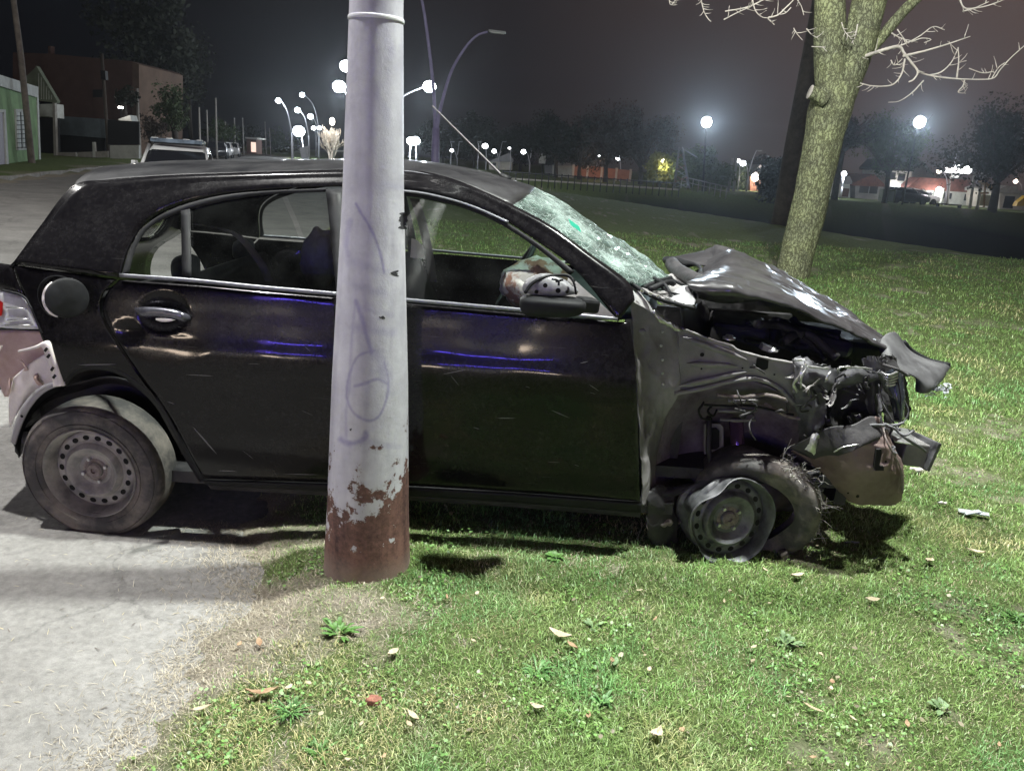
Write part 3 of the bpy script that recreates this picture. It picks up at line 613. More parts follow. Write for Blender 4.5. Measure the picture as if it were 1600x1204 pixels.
SPRAY = [([(556, 318), (566, 336), (575, 350), (586, 372), (594, 395), (600, 425)], 2.6, .9), ([(547, 345), (543, 365), (541, 385), (544, 400)], 5, .5), ([(556, 470), (563, 490), (572, 520), (580, 550)], 4, .8), ([(556, 470), (552, 500), (549, 540), (546, 600), (541, 640), (541, 690)], 2.5, .45),
 ([(585, 548), (560, 556), (546, 585), (542, 620), (553, 645), (575, 657), (592, 650), (603, 625), (607, 595), (600, 565)], 2.4, .8), ([(555, 603), (572, 598), (590, 592), (606, 600)], 3, .8), ([(532, 686), (545, 692), (560, 690), (572, 682), (571, 676)], 5, .9), ([(590, 555), (598, 575), (602, 592)], 11, .45), ([(552, 445), (575, 452), (600, 458)], 7, .3), ([(550, 510), (580, 516), (615, 520)], 7, .35),
 ([(545, 408), (570, 415), (600, 424)], 8, .3), ([(568, 688), (600, 695), (625, 698)], 5, .3), ([(585, 130), (595, 160), (606, 185)], 7, .22), ([(598, 30), (606, 60), (612, 90)], 6, .2), ([(560, 480), (592, 488), (612, 492)], 5, .25), ([(590, 290), (612, 291), (628, 293)], 6, .25)]
sh = [o for o in mast.children if o.name.startswith('shaft')][0]; me = sh.data; nv = len(me.vertices); co = np.empty(nv*3); me.vertices.foreach_get('co', co); co = co.reshape(-1, 3)+np.array(mast.location)
P_ = co-np.array([0, 0, CAMH]); wz = P_@np.array(_f); qx = 800+FPX*(P_@np.array(_R))/wz; qy = 602-FPX*(P_@np.array(_U))/wz; val = np.zeros(nv)
wob = 1+.35*(fb(qx*.05, qy*.05, 3, 7, 2)-.5)*2
for pts, w, st in SPRAY:
    C_ = np.array(crv(pts, 40)); d = np.full(nv, 1e9)
    for a_, b_ in zip(C_[:-1], C_[1:]):
        e_ = b_-a_; t_ = np.clip(((qx-a_[0])*e_[0]+(qy-a_[1])*e_[1])/(e_@e_+1e-9), 0, 1); d = np.minimum(d, np.hypot(qx-a_[0]-t_*e_[0], qy-a_[1]-t_*e_[1]))
    val = np.maximum(val, st*np.clip(1.35-d/(w*wob), 0, 1)*(co[:, 1] < PY))
aa = me.attributes.new('spray', 'FLOAT', 'POINT'); aa.data.foreach_set('value', val.astype(np.float32))
for (x, y, w, h) in [(616, 427, 6, 7), (596, 496, 4, 3), (629, 345, 6, 26), (547, 671, 2, 2)]:
    stroke([(x, y-h/2), (x+1, y), (x, y+h/2)], w, m_black, 'chip')
# ------------------------------------------------------------------ the wrecked hatchback
YC = 3.63
car = empty('crashed_hatchback', (-0.4, YC, 0), 'crashed black five-door hatchback with its front end torn open, resting beside the lamp mast', 'car')
_pz = [.10, .20, .28, .42, .60, .74, .81, .87, .95, 1.05, 1.12, 1.25, 1.40, 1.50, 1.62]
_py = [2.96, 2.90, 2.862, 2.822, 2.808, 2.799, 2.801, 2.813, 2.824, 2.838, 2.865, 2.945, 3.045, 3.13, 3.26]
_dense = crv(list(zip(_pz, _py)), 160); _dz = np.array([p[0] for p in _dense]); _dy = np.array([p[1] for p in _dense])
def ysurf(x, z):
    y = float(np.interp(z, _dz, _dy))
    a = max(0.0, -1.62-x); y += 0.42*a*a
    b = max(0.0, x-0.30); y += 0.05*b*b
    return y
DENTS = [(255, 488, 40, 34, .020), (262, 545, 70, 26, .004), (585, 480, 40, 30, .02), (200, 520, 26, 20, .006), (820, 640, 120, 60, .004), (460, 640, 90, 50, .003)]
def bm_(px, py, off=0.0, dent=True):
    Y = 2.85
    for _ in range(14):
        p = S(px, py, Y); Y = 0.45*Y+0.55*ysurf(p.x, p.z)
    if dent:
        for (cx, cy, rx, ry, dp) in DENTS:
            q = ((px-cx)/rx)**2+((py-cy)/ry)**2
            if q < 1: Y += dp*(1-q)**1.2*(1.0 if q > 0 else 1)
        p = S(px, py, Y); Y += 0.0028*n3(p, 2.6, 7)+0.0012*n3(p, 7, 3)
    return S(px, py, Y+off)
def cpaint():
    m = bpy.data.materials.new('black_car_paint'); m.use_nodes = True; t = m.node_tree; b = t.nodes['Principled BSDF']
    g = nn(t, 'ShaderNodeNewGeometry'); n1 = noise_n(t, g, 5.0, 9, 0.78); n2 = noise_n(t, g, 60, 7, 0.8)
    mp = nn(t, 'ShaderNodeMapping'); mp.inputs['Rotation'].default_value = (0, 0.12, 0); mp.inputs['Scale'].default_value = (5, 5, 190); t.links.new(g.outputs['Position'], mp.inputs[0])
    n3_ = nn(t, 'ShaderNodeTexNoise'); n3_.inputs['Scale'].default_value = 1.0; n3_.inputs['Detail'].default_value = 4; t.links.new(mp.outputs[0], n3_.inputs['Vector'])
    ml_ = nn(t, 'ShaderNodeMath', operation='MULTIPLY'); t.links.new(n1.outputs['Fac'], ml_.inputs[0]); t.links.new(n2.outputs['Fac'], ml_.inputs[1])
    r = ramp(t, ml_.outputs[0], [(0.16, (0.0035, 0.0032, 0.0042)), (0.52, (0.0165, 0.0155, 0.0165))]); t.links.new(ml_.outputs[0], r.inputs[0])
    sc = ramp(t, n3_.outputs['Fac'], [(0.70, (0, 0, 0)), (0.76, (0.10, 0.10, 0.10))])
    ad = nn(t, 'ShaderNodeMix', data_type='RGBA', blend_type='ADD'); ad.inputs[0].default_value = 0.6; t.links.new(r.outputs[0], ad.inputs[6]); t.links.new(sc.outputs[0], ad.inputs[7])
    t.links.new(ad.outputs[2], b.inputs['Base Color'])
    rr = nn(t, 'ShaderNodeMapRange'); rr.inputs[1].default_value = .15; rr.inputs[2].default_value = .42; rr.inputs[3].default_value = .16; rr.inputs[4].default_value = .34
    t.links.new(ml_.outputs[0], rr.inputs[0]); t.links.new(rr.outputs[0], b.inputs['Roughness'])
    b.inputs['Coat Weight'].default_value = 0.26; b.inputs['Coat Roughness'].default_value = 0.05; b.inputs['Specular IOR Level'].default_value = 0.12
    return m
m_paint = cpaint()
m_dusty = mat('dusty_black_paint', (0.020, 0.0195, 0.022), 0.27, col2=(.055, .053, .056), vscale=4, rvar=.22, lo=.3, hi=.75, coat=.25)
m_roof = mat('dusty_black_roof', (0.010, 0.010, 0.012), 0.30, col2=(.032, .032, .034), vscale=5, rvar=.25, lo=.3, hi=.75, coat=.2)
m_blk = mat('black_trim', (0.012, 0.0125, 0.014), 0.5, spec=.22, var=0.4, vscale=20, rvar=.2)
m_rub = mat('worn_rubber', (0.05, 0.048, 0.048), 0.75, col2=(0.24, 0.21, 0.185), vscale=7, bump=.002, bscale=60, lo=.42, hi=.72)
m_steel = mat('dusty_steel_rim', (0.17, 0.168, 0.165), 0.5, metal=0.15, col2=(0.42, 0.40, 0.365), vscale=11, rvar=.3, bump=.0006, bscale=200)
m_steel2 = mat('dark_steel_rim', (0.05, 0.052, 0.056), 0.4, metal=0.3, col2=(0.20, 0.205, 0.215), vscale=14, rvar=.25, bump=.0006, bscale=200)
m_hub = mat('rusty_hub', (0.13, 0.10, 0.095), 0.7, col2=(0.27, 0.235, 0.22), vscale=60, bump=.002, bscale=120)
m_hole = mat('dark_hole', (0.004, 0.004, 0.004), 0.9)
m_apron = mat('grey_primed_metal', (0.13, 0.123, 0.125), 0.5, metal=.1, col2=(0.25, 0.24, 0.24), vscale=5, rvar=.25, bump=.001, bscale=70)
m_well = mat('dirty_wheel_housing', (0.07, 0.055, 0.065), 0.7, col2=(0.20, 0.175, 0.195), vscale=7, bump=.003, bscale=45)
m_torn = mat('torn_metal', (0.05, 0.05, 0.056), 0.4, metal=.4, col2=(0.16, 0.16, 0.17), vscale=12, rvar=.35)
m_edge = mat('bare_metal_edge', (0.55, 0.55, 0.56), 0.3, metal=.8, var=.3, vscale=60)
m_dark = mat('greasy_dark_metal', (0.012, 0.012, 0.014), 0.5, col2=(0.045, 0.042, 0.045), vscale=14, rvar=.3, bump=.004, bscale=30)
m_pink = mat('rust_brown_plate', (0.10, 0.068, 0.062), 0.6, col2=(0.21, 0.155, 0.145), vscale=6, bump=.002, bscale=40)
m_silver = mat('belt_strip_metal', (0.15, 0.155, 0.17), 0.36, metal=.5, var=.2, vscale=30)
m_cab = mat('dark_cabin_cloth', (0.030, 0.031, 0.034), 0.9, var=.3, vscale=30, bump=.002, bscale=200); m_plas = mat('cabin_plastic', (0.022, 0.023, 0.026), 0.55, var=.3, vscale=12)
m_bag = mat('airbag_cloth', (0.62, 0.58, 0.55), 0.85, col2=(0.33, 0.17, 0.12), vscale=9, lo=.5, hi=.56, bump=.004, bscale=25)
m_glass = glassm('car_glass', (0.86, 0.90, 0.88), dirt=0.012, dcol=(.25, .27, .26))
# --- side panels
def side(name, top, bot, left, right, nu, nv, m_, off=0.0, hem=0.010, thick=.0, cut=None, parent=None, f=crv, dent=True, solid=None):
    G2 = coons(top, bot, left, right, nu, nv, f); P = []
    for j in range(nv):
        row = []
        for i in range(nu):
            e = (i in (0, nu-1)) or (j in (0, nv-1))
            row.append(bm_(G2[j][i][0], G2[j][i][1], off+(hem if e and hem else 0), dent))
        P.append(row)
    mb = MB().grid(P)
    if cut:
        keep = [f_ for f_ in mb.f if not all(((G2[k//nu][k % nu][0]-cut[0])**2+(G2[k//nu][k % nu][1]-cut[1])**2) < cut[2]**2 for k in f_)]
        mb.f = keep; mb.m = [0]*len(keep)
    return mb.build(name, m_, parent or car, True, solid=solid)
def mirrored(o, name=None, parent=None):
    me = o.data.copy(); me.transform(Matrix.Scale(-1, 4, (0, 1, 0))); me.flip_normals()
    c = o.copy(); c.data = me; C.objects.link(c); c.parent = parent or o.parent; c.name = name or o.name.split('.')[0]
    return c
dl = [(187, 437), (168, 456), (160, 480), (167, 506), (188, 541), (222, 590), (250, 626), (274, 664), (300, 715), (318, 747)]
rear_door = side('rear_door', [(187, 437), (300, 445), (410, 455), (527, 465)], [(318, 747), (420, 750), (530, 754)], dl, [(527, 465), (529, 560), (530, 660), (530, 754)], 90, 70, m_paint)
front_door = side('front_door', [(534, 466), (640, 474), (800, 488), (900, 497), (984, 504)], [(534, 754), (700, 762), (850, 772), (1000, 783)], [(534, 466), (535, 600), (534, 754)], [(984, 504), (992, 560), (996, 650), (1000, 783)], 110, 70, m_paint)
ql = [(p[0]-4, p[1]-1) for p in dl[:7]]
quarter = side('quarter_panel', [(21, 414), (70, 421), (120, 428), (183, 436)], [(99, 601), (118, 578), (150, 570), (185, 577), (218, 598), (246, 625)], [(21, 414), (29, 440), (40, 462), (52, 490), (68, 535), (99, 601)], ql, 80, 70, m_paint, cut=(95, 465, 32))
side('tail_corner', [(-40, 402), (-10, 409), (20, 414)], [(-30, 458), (0, 452), (38, 462)], [(-40, 402), (-36, 430), (-30, 458)], [(20, 414), (28, 440), (38, 462)], 14, 10, m_paint, parent=quarter)
FO = [(22, 412), (62, 358), (114, 293), (165, 283), (258, 276), (340, 273), (430, 270), (540, 267), (640, 268), (700, 279), (760, 303), (800, 322), (857, 352), (920, 397), (980, 441), (990, 470)]
FI = [(187, 433), (199, 393), (217, 360), (245, 336), (290, 317), (350, 303), (420, 296), (505, 292), (580, 292), (640, 297), (690, 306), (740, 321), (790, 344), (845, 380), (900, 422), (966, 502)]
A_, B_ = crv(FO, 120), crv(FI, 120); P = []
for k in range(9):
    w = k/8; P.append([bm_(*(a*(1-w)+b*w), 0.006 if k in (0, 8) else (-.004 if k in (1, 2) else 0), False) for a, b in zip(A_, B_)])
body_side = MB().grid(P).build('side_frame', m_paint, car, True, solid=.012)
# window frames, strips and glass
def band(name, outer, inner, m_, parent, off, n=60, k=3, off2=None):
    a, b = crv(outer, n), crv(inner, n); off2 = off if off2 is None else off2
    return MB().grid([[bm_(*(p*(1-j/(k-1))+q*(j/(k-1))), off+(off2-off)*j/(k-1), False) for p, q in zip(a, b)] for j in range(k)]).build(name, m_, parent, True, solid=.008)
fr1 = band('window_frame', [(189, 432), (201, 394), (219, 361), (247, 338), (291, 319), (350, 305), (420, 298), (512, 294)], [(202, 426), (210, 394), (226, 364), (251, 345), (292, 329), (350, 314), (420, 304), (508, 300)], m_blk, rear_door, .004, off2=.014)
fr1b = band('window_pillar', [(509, 296), (516, 360), (526, 460)], [(536, 296), (537, 360), (537, 460)], m_blk, rear_door, .002, 20)
fr2 = band('window_frame', [(540, 295), (640, 300), (690, 309), (740, 324), (790, 347), (845, 383), (898, 424)], [(545, 302), (640, 307), (690, 316), (740, 331), (788, 354), (842, 390), (890, 430)], m_blk, front_door, .004, off2=.014)
fr2b = band('window_pillar', [(539, 296), (540, 470)], [(560, 300), (562, 470)], m_blk, front_door, .003, 12)
band('frame_trim_strip', [(560, 293), (640, 298), (690, 307), (740, 322), (795, 346)], [(560, 296), (640, 301), (690, 310), (740, 325), (794, 349)], m_silver, front_door, -.004, 40)  # bright upper trim of the front door frame
dv = band('window_divider', [(283, 330), (285, 430)], [(297, 327), (299, 434)], m_blk, rear_door, .004, 12)
sr = band('belt_strip', [(187, 427), (300, 435), (410, 446), (526, 456)], [(187, 433), (300, 441), (410, 452), (526, 462)], m_silver, rear_door, -.006, 40)
sf = band('belt_strip', [(534, 457), (640, 466), (800, 480), (965, 496)], [(534, 463), (640, 472), (800, 486), (965, 501)], m_silver, front_door, -.006, 40)
def glass(name, top, bot, left, right, parent, off=.016, nu=24, nv=14): return side(name, top, bot, left, right, nu, nv, m_glass, off, 0, parent=parent, dent=False)
g1 = glass('quarter_window', [(226, 362), (250, 344), (284, 330)], [(201, 427), (240, 430), (285, 434)], [(226, 362), (211, 394), (201, 427)], [(284, 330), (285, 434)], rear_door)
g2 = glass('window_glass', [(296, 328), (350, 313), (420, 303), (510, 299)], [(298, 435), (410, 446), (526, 458)], [(296, 328), (298, 435)], [(510, 299), (516, 360), (526, 458)], rear_door)
g3 = glass('window_glass', [(558, 300), (640, 306), (690, 315), (740, 330), (790, 354), (850, 398), (892, 432)], [(560, 462), (640, 468), (800, 482), (965, 498)], [(558, 300), (560, 462)], [(892, 432), (925, 462), (965, 498)], front_door, nu=40)
flag = side('mirror_flag', [(888, 428), (912, 450), (935, 470), (962, 496)], [(880, 489), (910, 492), (940, 496), (963, 499)], [(888, 428), (884, 460), (880, 489)], [(962, 496), (963, 499)], 16, 10, m_apron, -.004, 0, parent=front_door, dent=False)
sill = side('sill', [(318, 750), (510, 756), (760, 768), (1001, 785)], [(324, 756), (510, 766), (760, 780), (1001, 799)], [(318, 750), (324, 756)], [(1001, 785), (1001, 799)], 80, 8, m_blk, .0, .01, solid=.01)
sill2 = side('sill_flange', [(324, 757), (510, 767), (760, 781), (1001, 800)], [(330, 764), (510, 774), (760, 789), (1000, 808)], [(324, 757), (330, 764)], [(1001, 800), (1000, 808)], 60, 4, m_dark, .05, 0)
bpy.data.objects.remove(dv) if False else None
quarter_far = side('quarter_panel', [(21, 414), (70, 421), (120, 428), (183, 436)], [(99, 601), (118, 578), (150, 570), (185, 577), (218, 598), (246, 625)], [(21, 414), (29, 440), (40, 462), (52, 490), (68, 535), (99, 601)], ql, 30, 24, m_paint)
mirrored(quarter_far); bpy.data.objects.remove(quarter_far)
for o in (rear_door, front_door, body_side, sill): 
    m2 = mirrored(o)
    for ch in [c for c in bpy.data.objects if c.parent == o and c.name.split('.')[0] not in ('tail_corner', 'frame_trim_strip', 'mirror_flag', 'window_divider')]: mirrored(ch, parent=m2)
# underbody, floor, firewall
fl = MB(); fl.box((-0.55, YC, .235), (2.5, 1.40, .05)); fl.box((-1.75, YC, .30), (.7, 1.1, .06)); fl.box((.72, YC+.1, .5), (.04, 1.2, .5)); fl.tube([(-1.7, YC-.2, .22), (-.3, YC-.1, .19), (.6, YC-.15, .2)], .03, 10)
fl.build('floor_pan', m_dark, car, False)
# hatch, rear glass
hn = crv([(114, 293), (62, 358), (21, 413), (-28, 456), (-42, 540), (-44, 640)], 26); hc = []
for i, q in enumerate(hn): hc.append(bm_(*q, 0, False))
def across(Nr, Cn, nu=25, ex=2.2):
    rows = []
    for a, c in zip(Nr, Cn):
        r_ = []
        for i in range(nu):
            u = i/(nu-1); w = 1-abs(1-2*u)**ex
            r_.append(Vector((a[0]+(c[0]-a[0])*w, a[1]+(2*YC-2*a[1])*u, a[2]+(c[2]-a[2])*w)))
        rows.append(r_)
    return rows
HG = across(hc, [p+Vector((-.085*min(1, i_/9), 0, .035*(1-min(1, i_/9))+.012)) for i_, p in enumerate(hc)], 25)
mb = MB().grid(HG); gl_ = MB(); gl_.v = list(mb.v); k1, k2 = [], []
for f_ in mb.f:
    i, j = f_[0] % 25, f_[0]//25
    (k2 if 3 <= i <= 20 and 1 <= j <= 10 else k1).append(f_)
mb.f = k1; mb.m = [0]*len(k1); hatch = mb.build('hatch', m_paint, car, True, solid=.01)
gl_.f = k2; gl_.m = [0]*len(k2); gl_.build('rear_window', m_glass, hatch, True, solid=.004)
# roof
gn = [bm_(*q, 0, False) for q in crv([(114, 293), (165, 283), (258, 276), (340, 273), (430, 270), (540, 267), (640, 268), (700, 279), (760, 303), (800, 322)], 40)]
_c0 = gn[0]+Vector((-.07, 0, .075)); gc_ = [Vector(q) for q in crv([(_c0.x, YC, _c0.z), (_c0.x+.25, YC, _c0.z+.035)]+[tuple(S(a_, b_, YC)) for a_, b_ in [(430, 251), (540, 249), (640, 251), (700, 258), (765, 272), (835, 293)]], 40)]
roof = MB().grid(across(gn, gc_, 41, 2.6)).build('roof', m_roof, car, True, solid=.006)
for (L, w) in [([(600, 268), (640, 268), (680, 276), (720, 288), (770, 312), (830, 345), (900, 390)], .004), ([(300, 288), (400, 280), (540, 272)], .003)]:
    MB().tube([bm_(*q, -.004, False) for q in crv(L, 30)], w, 6).build('roof_drip_strip', m_silver if w > .0035 else m_blk, roof, True)
# windscreen: crazed laminated glass, pushed in
wn_ = [bm_(*q, 0, False) for q in crv([(800, 322), (857, 352), (920, 397), (980, 441)], 46)]
wc_ = [S(q[0], q[1], YC) for q in crv([(835, 293), (885, 322), (960, 373), (1015, 408), (1043, 428)], 46)]
WG = across(wn_, wc_, 60)
for j, r_ in enumerate(WG):
    for i, p in enumerate(r_):
        v = j/45; u = i/59; amp = .004+.016*v*(1 if 0 < i < 59 and 0 < j < 45 else 0)
        cell = noise.voronoi(Vector((p.x*7, p.y*7, p.z*7)))[0]
        d = amp*(n3(p, 7, 1)+.8*n3(p, 19, 5))+.035*max(0, n3(p, 3.2, 9))*v-(.03*v*(cell[1]-cell[0]) if v > .3 else 0)
        r_[i] = p+Vector((-.55, 0, -.83))*(-d if abs(u-.5) < .5 else 0)
def shatter():
    m = bpy.data.materials.new('crazed_windscreen'); m.use_nodes = True; t = m.node_tree; t.nodes.clear(); o = nn(t, 'ShaderNodeOutputMaterial'); g = nn(t, 'ShaderNodeNewGeometry')
    def vor(s, w0, w1):
        v = nn(t, 'ShaderNodeTexVoronoi', feature='DISTANCE_TO_EDGE'); v.inputs['Scale'].default_value = s
        n = noise_n(t, g, s*.6, 3); ad = nn(t, 'ShaderNodeVectorMath', operation='MULTIPLY_ADD'); ad.inputs[1].default_value = (.6/s,)*3
        t.links.new(n.outputs['Color'], ad.inputs[0]); t.links.new(g.outputs['Position'], ad.inputs[2]); t.links.new(ad.outputs[0], v.inputs['Vector'])
        return ramp(t, v.outputs['Distance'], [(w0, (1, 1, 1)), (w1, (0, 0, 0))])
    a = vor(23, .006, .03); b2 = vor(70, .02, .10); c = vor(170, .03, .24); dens = noise_n(t, g, 5, 5)
    dr = ramp(t, dens.outputs['Fac'], [(.42, (0.03, 0.03, 0.03)), (.66, (1, 1, 1))])
    def mth(op, x, y):
        q = nn(t, 'ShaderNodeMath', operation=op)
        for i, z in enumerate((x, y)):
            if isinstance(z, (int, float)): q.inputs[i].default_value = z
            else: t.links.new(z, q.inputs[i])
        return q.outputs[0]
    f = mth('MAXIMUM', a.outputs[0], mth('MULTIPLY', b2.outputs[0], mth('MAXIMUM', dr.outputs[0], .30)))
    f = mth('MAXIMUM', f, mth('MULTIPLY', c.outputs[0], mth('MULTIPLY', dr.outputs[0], .8)))
    f = mth('MINIMUM', mth('ADD', mth('MULTIPLY', f, .48), mth('MULTIPLY', dr.outputs[0], .14)), .9)
    tr = nn(t, 'ShaderNodeBsdfTransparent'); tr.inputs[0].default_value = (.50, .60, .56, 1); gl = nn(t, 'ShaderNodeBsdfGlossy'); gl.inputs['Roughness'].default_value = .08; fr = nn(t, 'ShaderNodeFresnel'); fr.inputs[0].default_value = 1.6
    m1 = nn(t, 'ShaderNodeMixShader'); t.links.new(fr.outputs[0], m1.inputs[0]); t.links.new(tr.outputs[0], m1.inputs[1]); t.links.new(gl.outputs[0], m1.inputs[2])
    di = nn(t, 'ShaderNodeBsdfDiffuse'); di.inputs[0].default_value = (.66, .77, .74, 1); tl = nn(t, 'ShaderNodeBsdfTranslucent'); tl.inputs[0].default_value = (.55, .75, .68, 1); ms = nn(t, 'ShaderNodeMixShader'); ms.inputs[0].default_value = .35
    t.links.new(di.outputs[0], ms.inputs[1]); t.links.new(tl.outputs[0], ms.inputs[2])
    m2 = nn(t, 'ShaderNodeMixShader'); t.links.new(f, m2.inputs[0]); t.links.new(m1.outputs[0], m2.inputs[1]); t.links.new(ms.outputs[0], m2.inputs[2]); t.links.new(m2.outputs[0], o.inputs[0]); return m
m_shat = shatter()
ws = MB().grid(WG).build('windscreen', m_shat, car, False, solid=.004); ws['label'] = 'crazed windscreen caved in at its base'
# registration tag stuck to the glass
MB().grid([[bm_(868, 350, 0, False)+Vector((.05, .05, .02)), bm_(885, 362, 0, False)+Vector((.05, .05, .02))], [bm_(872, 358, 0, False)+Vector((.05, .05, .015)), bm_(889, 370, 0, False)+Vector((.05, .05, .015))]]).build('green_sticker', mat('green_sticker', (.02, .35, .22), .4), ws, False, solid=.001)
for (pts, r0) in [([(1005, 449, 3.0), (1025, 441, 3.1), (1048, 434, 3.2)], .010), ([(1048, 434, 3.2), (1058, 441, 3.15), (1083, 452, 3.0)], .006), ([(1010, 428, 3.3), (1038, 452, 3.0), (1065, 462, 2.96)], .005), ([(1022, 434, 3.1), (1040, 446, 3.0), (1052, 470, 2.95)], .007), ([(1015, 452, 2.97), (1043, 441, 3.05), (1052, 443, 3.1)], .012)]:
    MB().tube([S(*q) for q in crv(pts, 10)], r0, 8).build('wiper_arm', m_blk, ws, True)
# cowl and its trim
cowl = patch('cowl', [[(985, 443, 2.98), (1008, 447, 3.3), (1046, 428, 3.6), (1062, 425, 3.8)], [(1000, 452, 2.95), (1030, 455, 3.1), (1062, 446, 3.4), (1078, 440, 3.6)], [(1018, 463, 2.93), (1045, 468, 2.95), (1072, 462, 3.1), (1084, 468, 3.2)], [(1040, 476, 2.92), (1062, 479, 2.92), (1082, 476, 2.98), (1086, 478, 3.1)]], m_apron, car, 26, 20, rough=.012, rs=12)
MB().tube([S(*q) for q in crv([(983, 441, 2.94), (1010, 458, 2.92), (1040, 470, 2.9), (1086, 482, 2.9)], 24)], .008, 8, wob=.3).build('cowl_seal', m_blk, cowl, True)
for i in range(7):
    a = S(1003+i*13, 455+i*4.2, 2.90); MB().box(a, (.014, .006, .010), ry=.4).build('clip', m_edge, cowl, False)
patch('cowl_cover', [[(1044, 462, 2.98), (1062, 448, 3.02), (1076, 446, 3.06)], [(1050, 470, 2.93), (1068, 462, 2.95), (1086, 466, 2.98)], [(1068, 478, 2.91), (1078, 478, 2.91), (1085, 476, 2.92)]], mat('grey_plastic', (.26, .26, .27), .55, var=.2, vscale=20), cowl, 12, 12, rough=.004)
MB().tube([S(*q) for q in crv([(1050, 412, 3.9), (1058, 422, 3.7), (1072, 430, 3.55), (1090, 440, 3.4), (1115, 452, 3.3)], 16)], .035, 12).build('bonnet_strip', m_dark, cowl, True)
# bonnet
hood = patch('bonnet', [
    [(1092, 399, 4.32), (1112, 389, 4.3), (1127, 386, 4.25), (1200, 417, 4.15), (1270, 455, 4.0), (1335, 495, 3.8), (1388, 533, 3.6)],
    [(1096, 410, 4.1), (1118, 405, 4.0), (1147, 394, 3.95), (1212, 427, 3.8), (1272, 463, 3.7), (1333, 500, 3.6), (1387, 536, 3.5)],
    [(1097, 424, 3.8), (1112, 421, 3.7), (1146, 415, 3.6), (1215, 444, 3.45), (1276, 476, 3.4), (1335, 509, 3.35), (1387, 539, 3.35)],
    [(1080, 440, 3.16), (1104, 437, 3.14), (1150, 440, 3.1), (1215, 461, 3.08), (1280, 490, 3.1), (1335, 518, 3.15), (1386, 541, 3.22)],
    [(1070, 444, 3.02), (1102, 443, 3.0), (1152, 447, 2.98), (1214, 468, 3.0), (1279, 497, 3.05), (1334, 522, 3.1), (1385, 543, 3.2)],
    [(1082, 455, 3.0), (1110, 460, 2.96), (1155, 462, 2.94), (1212, 473, 2.98), (1276, 500, 3.03), (1332, 524, 3.09), (1383, 544, 3.19)],
    [(1090, 466, 3.06), (1120, 472, 3.02), (1160, 471, 3.0), (1208, 472, 3.04), (1272, 499, 3.1), (1330, 524, 3.12), (1382, 545, 3.2)]], m_dusty, car, 130, 80, .005, rough=.010, rs=5, ridge=.018, rgs=4.2)
hood['label'] = 'buckled bonnet folded up like a tent'
patch('bonnet_flap', [[(1038, 404, 4.35), (1075, 397, 4.33), (1112, 389, 4.3)], [(1050, 409, 4.2), (1080, 407, 4.15), (1118, 404, 4.05)], [(1062, 411, 4.12), (1085, 413, 4.0), (1106, 415, 3.9)]], m_dusty, hood, 20, 10, .006, rough=.008)
MB().tube([S(*q) for q in crv([(1040, 406, 4.25), (1065, 413, 4.0), (1085, 413, 3.9), (1095, 420, 3.75), (1094, 432, 3.5)], 20)], [.02+.012*math.sin(i/3) for i in range(20)], 8).build('bonnet_hinge_edge', m_blk, hood, True)
# --- stripped front wing: inner metal
hp = patch('hinge_pillar', [[(984, 470, 2.90), (1004, 466, 2.93), (1030, 488, 2.95), (1060, 512, 2.97)], [(988, 520, 2.91), (1005, 520, 2.94), (1030, 530, 2.96), (1060, 545, 2.97)], [(993, 600, 2.90), (1008, 600, 2.94), (1030, 608, 2.96), (1060, 612, 2.97)], [(997, 660, 2.89), (1008, 660, 2.93), (1020, 665, 2.97), (1034, 668, 3.03)], [(1001, 730, 2.89), (1009, 730, 2.92), (1015, 735, 2.97), (1024, 738, 3.03)], [(1003, 792, 2.89), (1009, 792, 2.92), (1018, 795, 2.96), (1034, 798, 3.0)]], m_apron, car, 40, 80, .004, rough=.006, rs=9, ridge=.014, rgs=9)
patch('pillar_gusset', [[(977, 452, 2.92), (984, 441, 2.95), (990, 446, 2.96)], [(980, 462, 2.90), (997, 462, 2.92), (1010, 470, 2.93)], [(987, 470, 2.89), (1006, 478, 2.91), (1026, 494, 2.92)], [(992, 474, 2.89), (1014, 486, 2.91), (1030, 500, 2.93)]], mat('pale_grey_metal', (.30, .295, .295), .5, metal=.1, var=.15, vscale=20), hp, 14, 14, .003, rough=.002)
MB().tube([S(*q) for q in crv([(1020, 486, 2.90), (1032, 500, 2.90), (1050, 510, 2.92), (1064, 516, 2.93)], 14)], [.006+.004*random.random() for _ in range(14)], 7, wob=.4).build('torn_edge', m_edge, hp, True)
for (x, y) in [(1035, 518), (1035, 562), (1035, 583), (1036, 600), (1033, 540)]:
    MB().lathe([(0, .004), (.005, .004), (.006, 0)], Matrix.Translation(S(x, y, 2.945)) @ Matrix.Rotation(PI/2, 4, 'X'), 10).build('spot_weld', m_edge, hp, True)
apron = patch('inner_wing', [[(1058, 511, 2.965), (1095, 525, 2.96), (1130, 537, 2.96), (1165, 549, 2.96), (1200, 561, 2.96), (1238, 569, 2.96), (1268, 573, 2.98)],
    [(1059, 545, 2.965), (1095, 550, 2.965), (1130, 556, 2.96), (1165, 566, 2.96), (1200, 575, 2.96), (1236, 585, 2.965), (1266, 590, 3.0)],
    [(1058, 580, 2.97), (1095, 580, 2.965), (1130, 578, 2.96), (1165, 580, 2.965), (1200, 586, 2.965), (1234, 602, 2.975), (1262, 612, 3.0)],
    [(1054, 614, 2.985), (1095, 607, 2.98), (1130, 598, 2.975), (1165, 590, 2.975), (1200, 596, 2.98), (1232, 618, 2.99), (1258, 640, 3.01)]], m_apron, car, 70, 36, .004, rough=.004, rs=6)
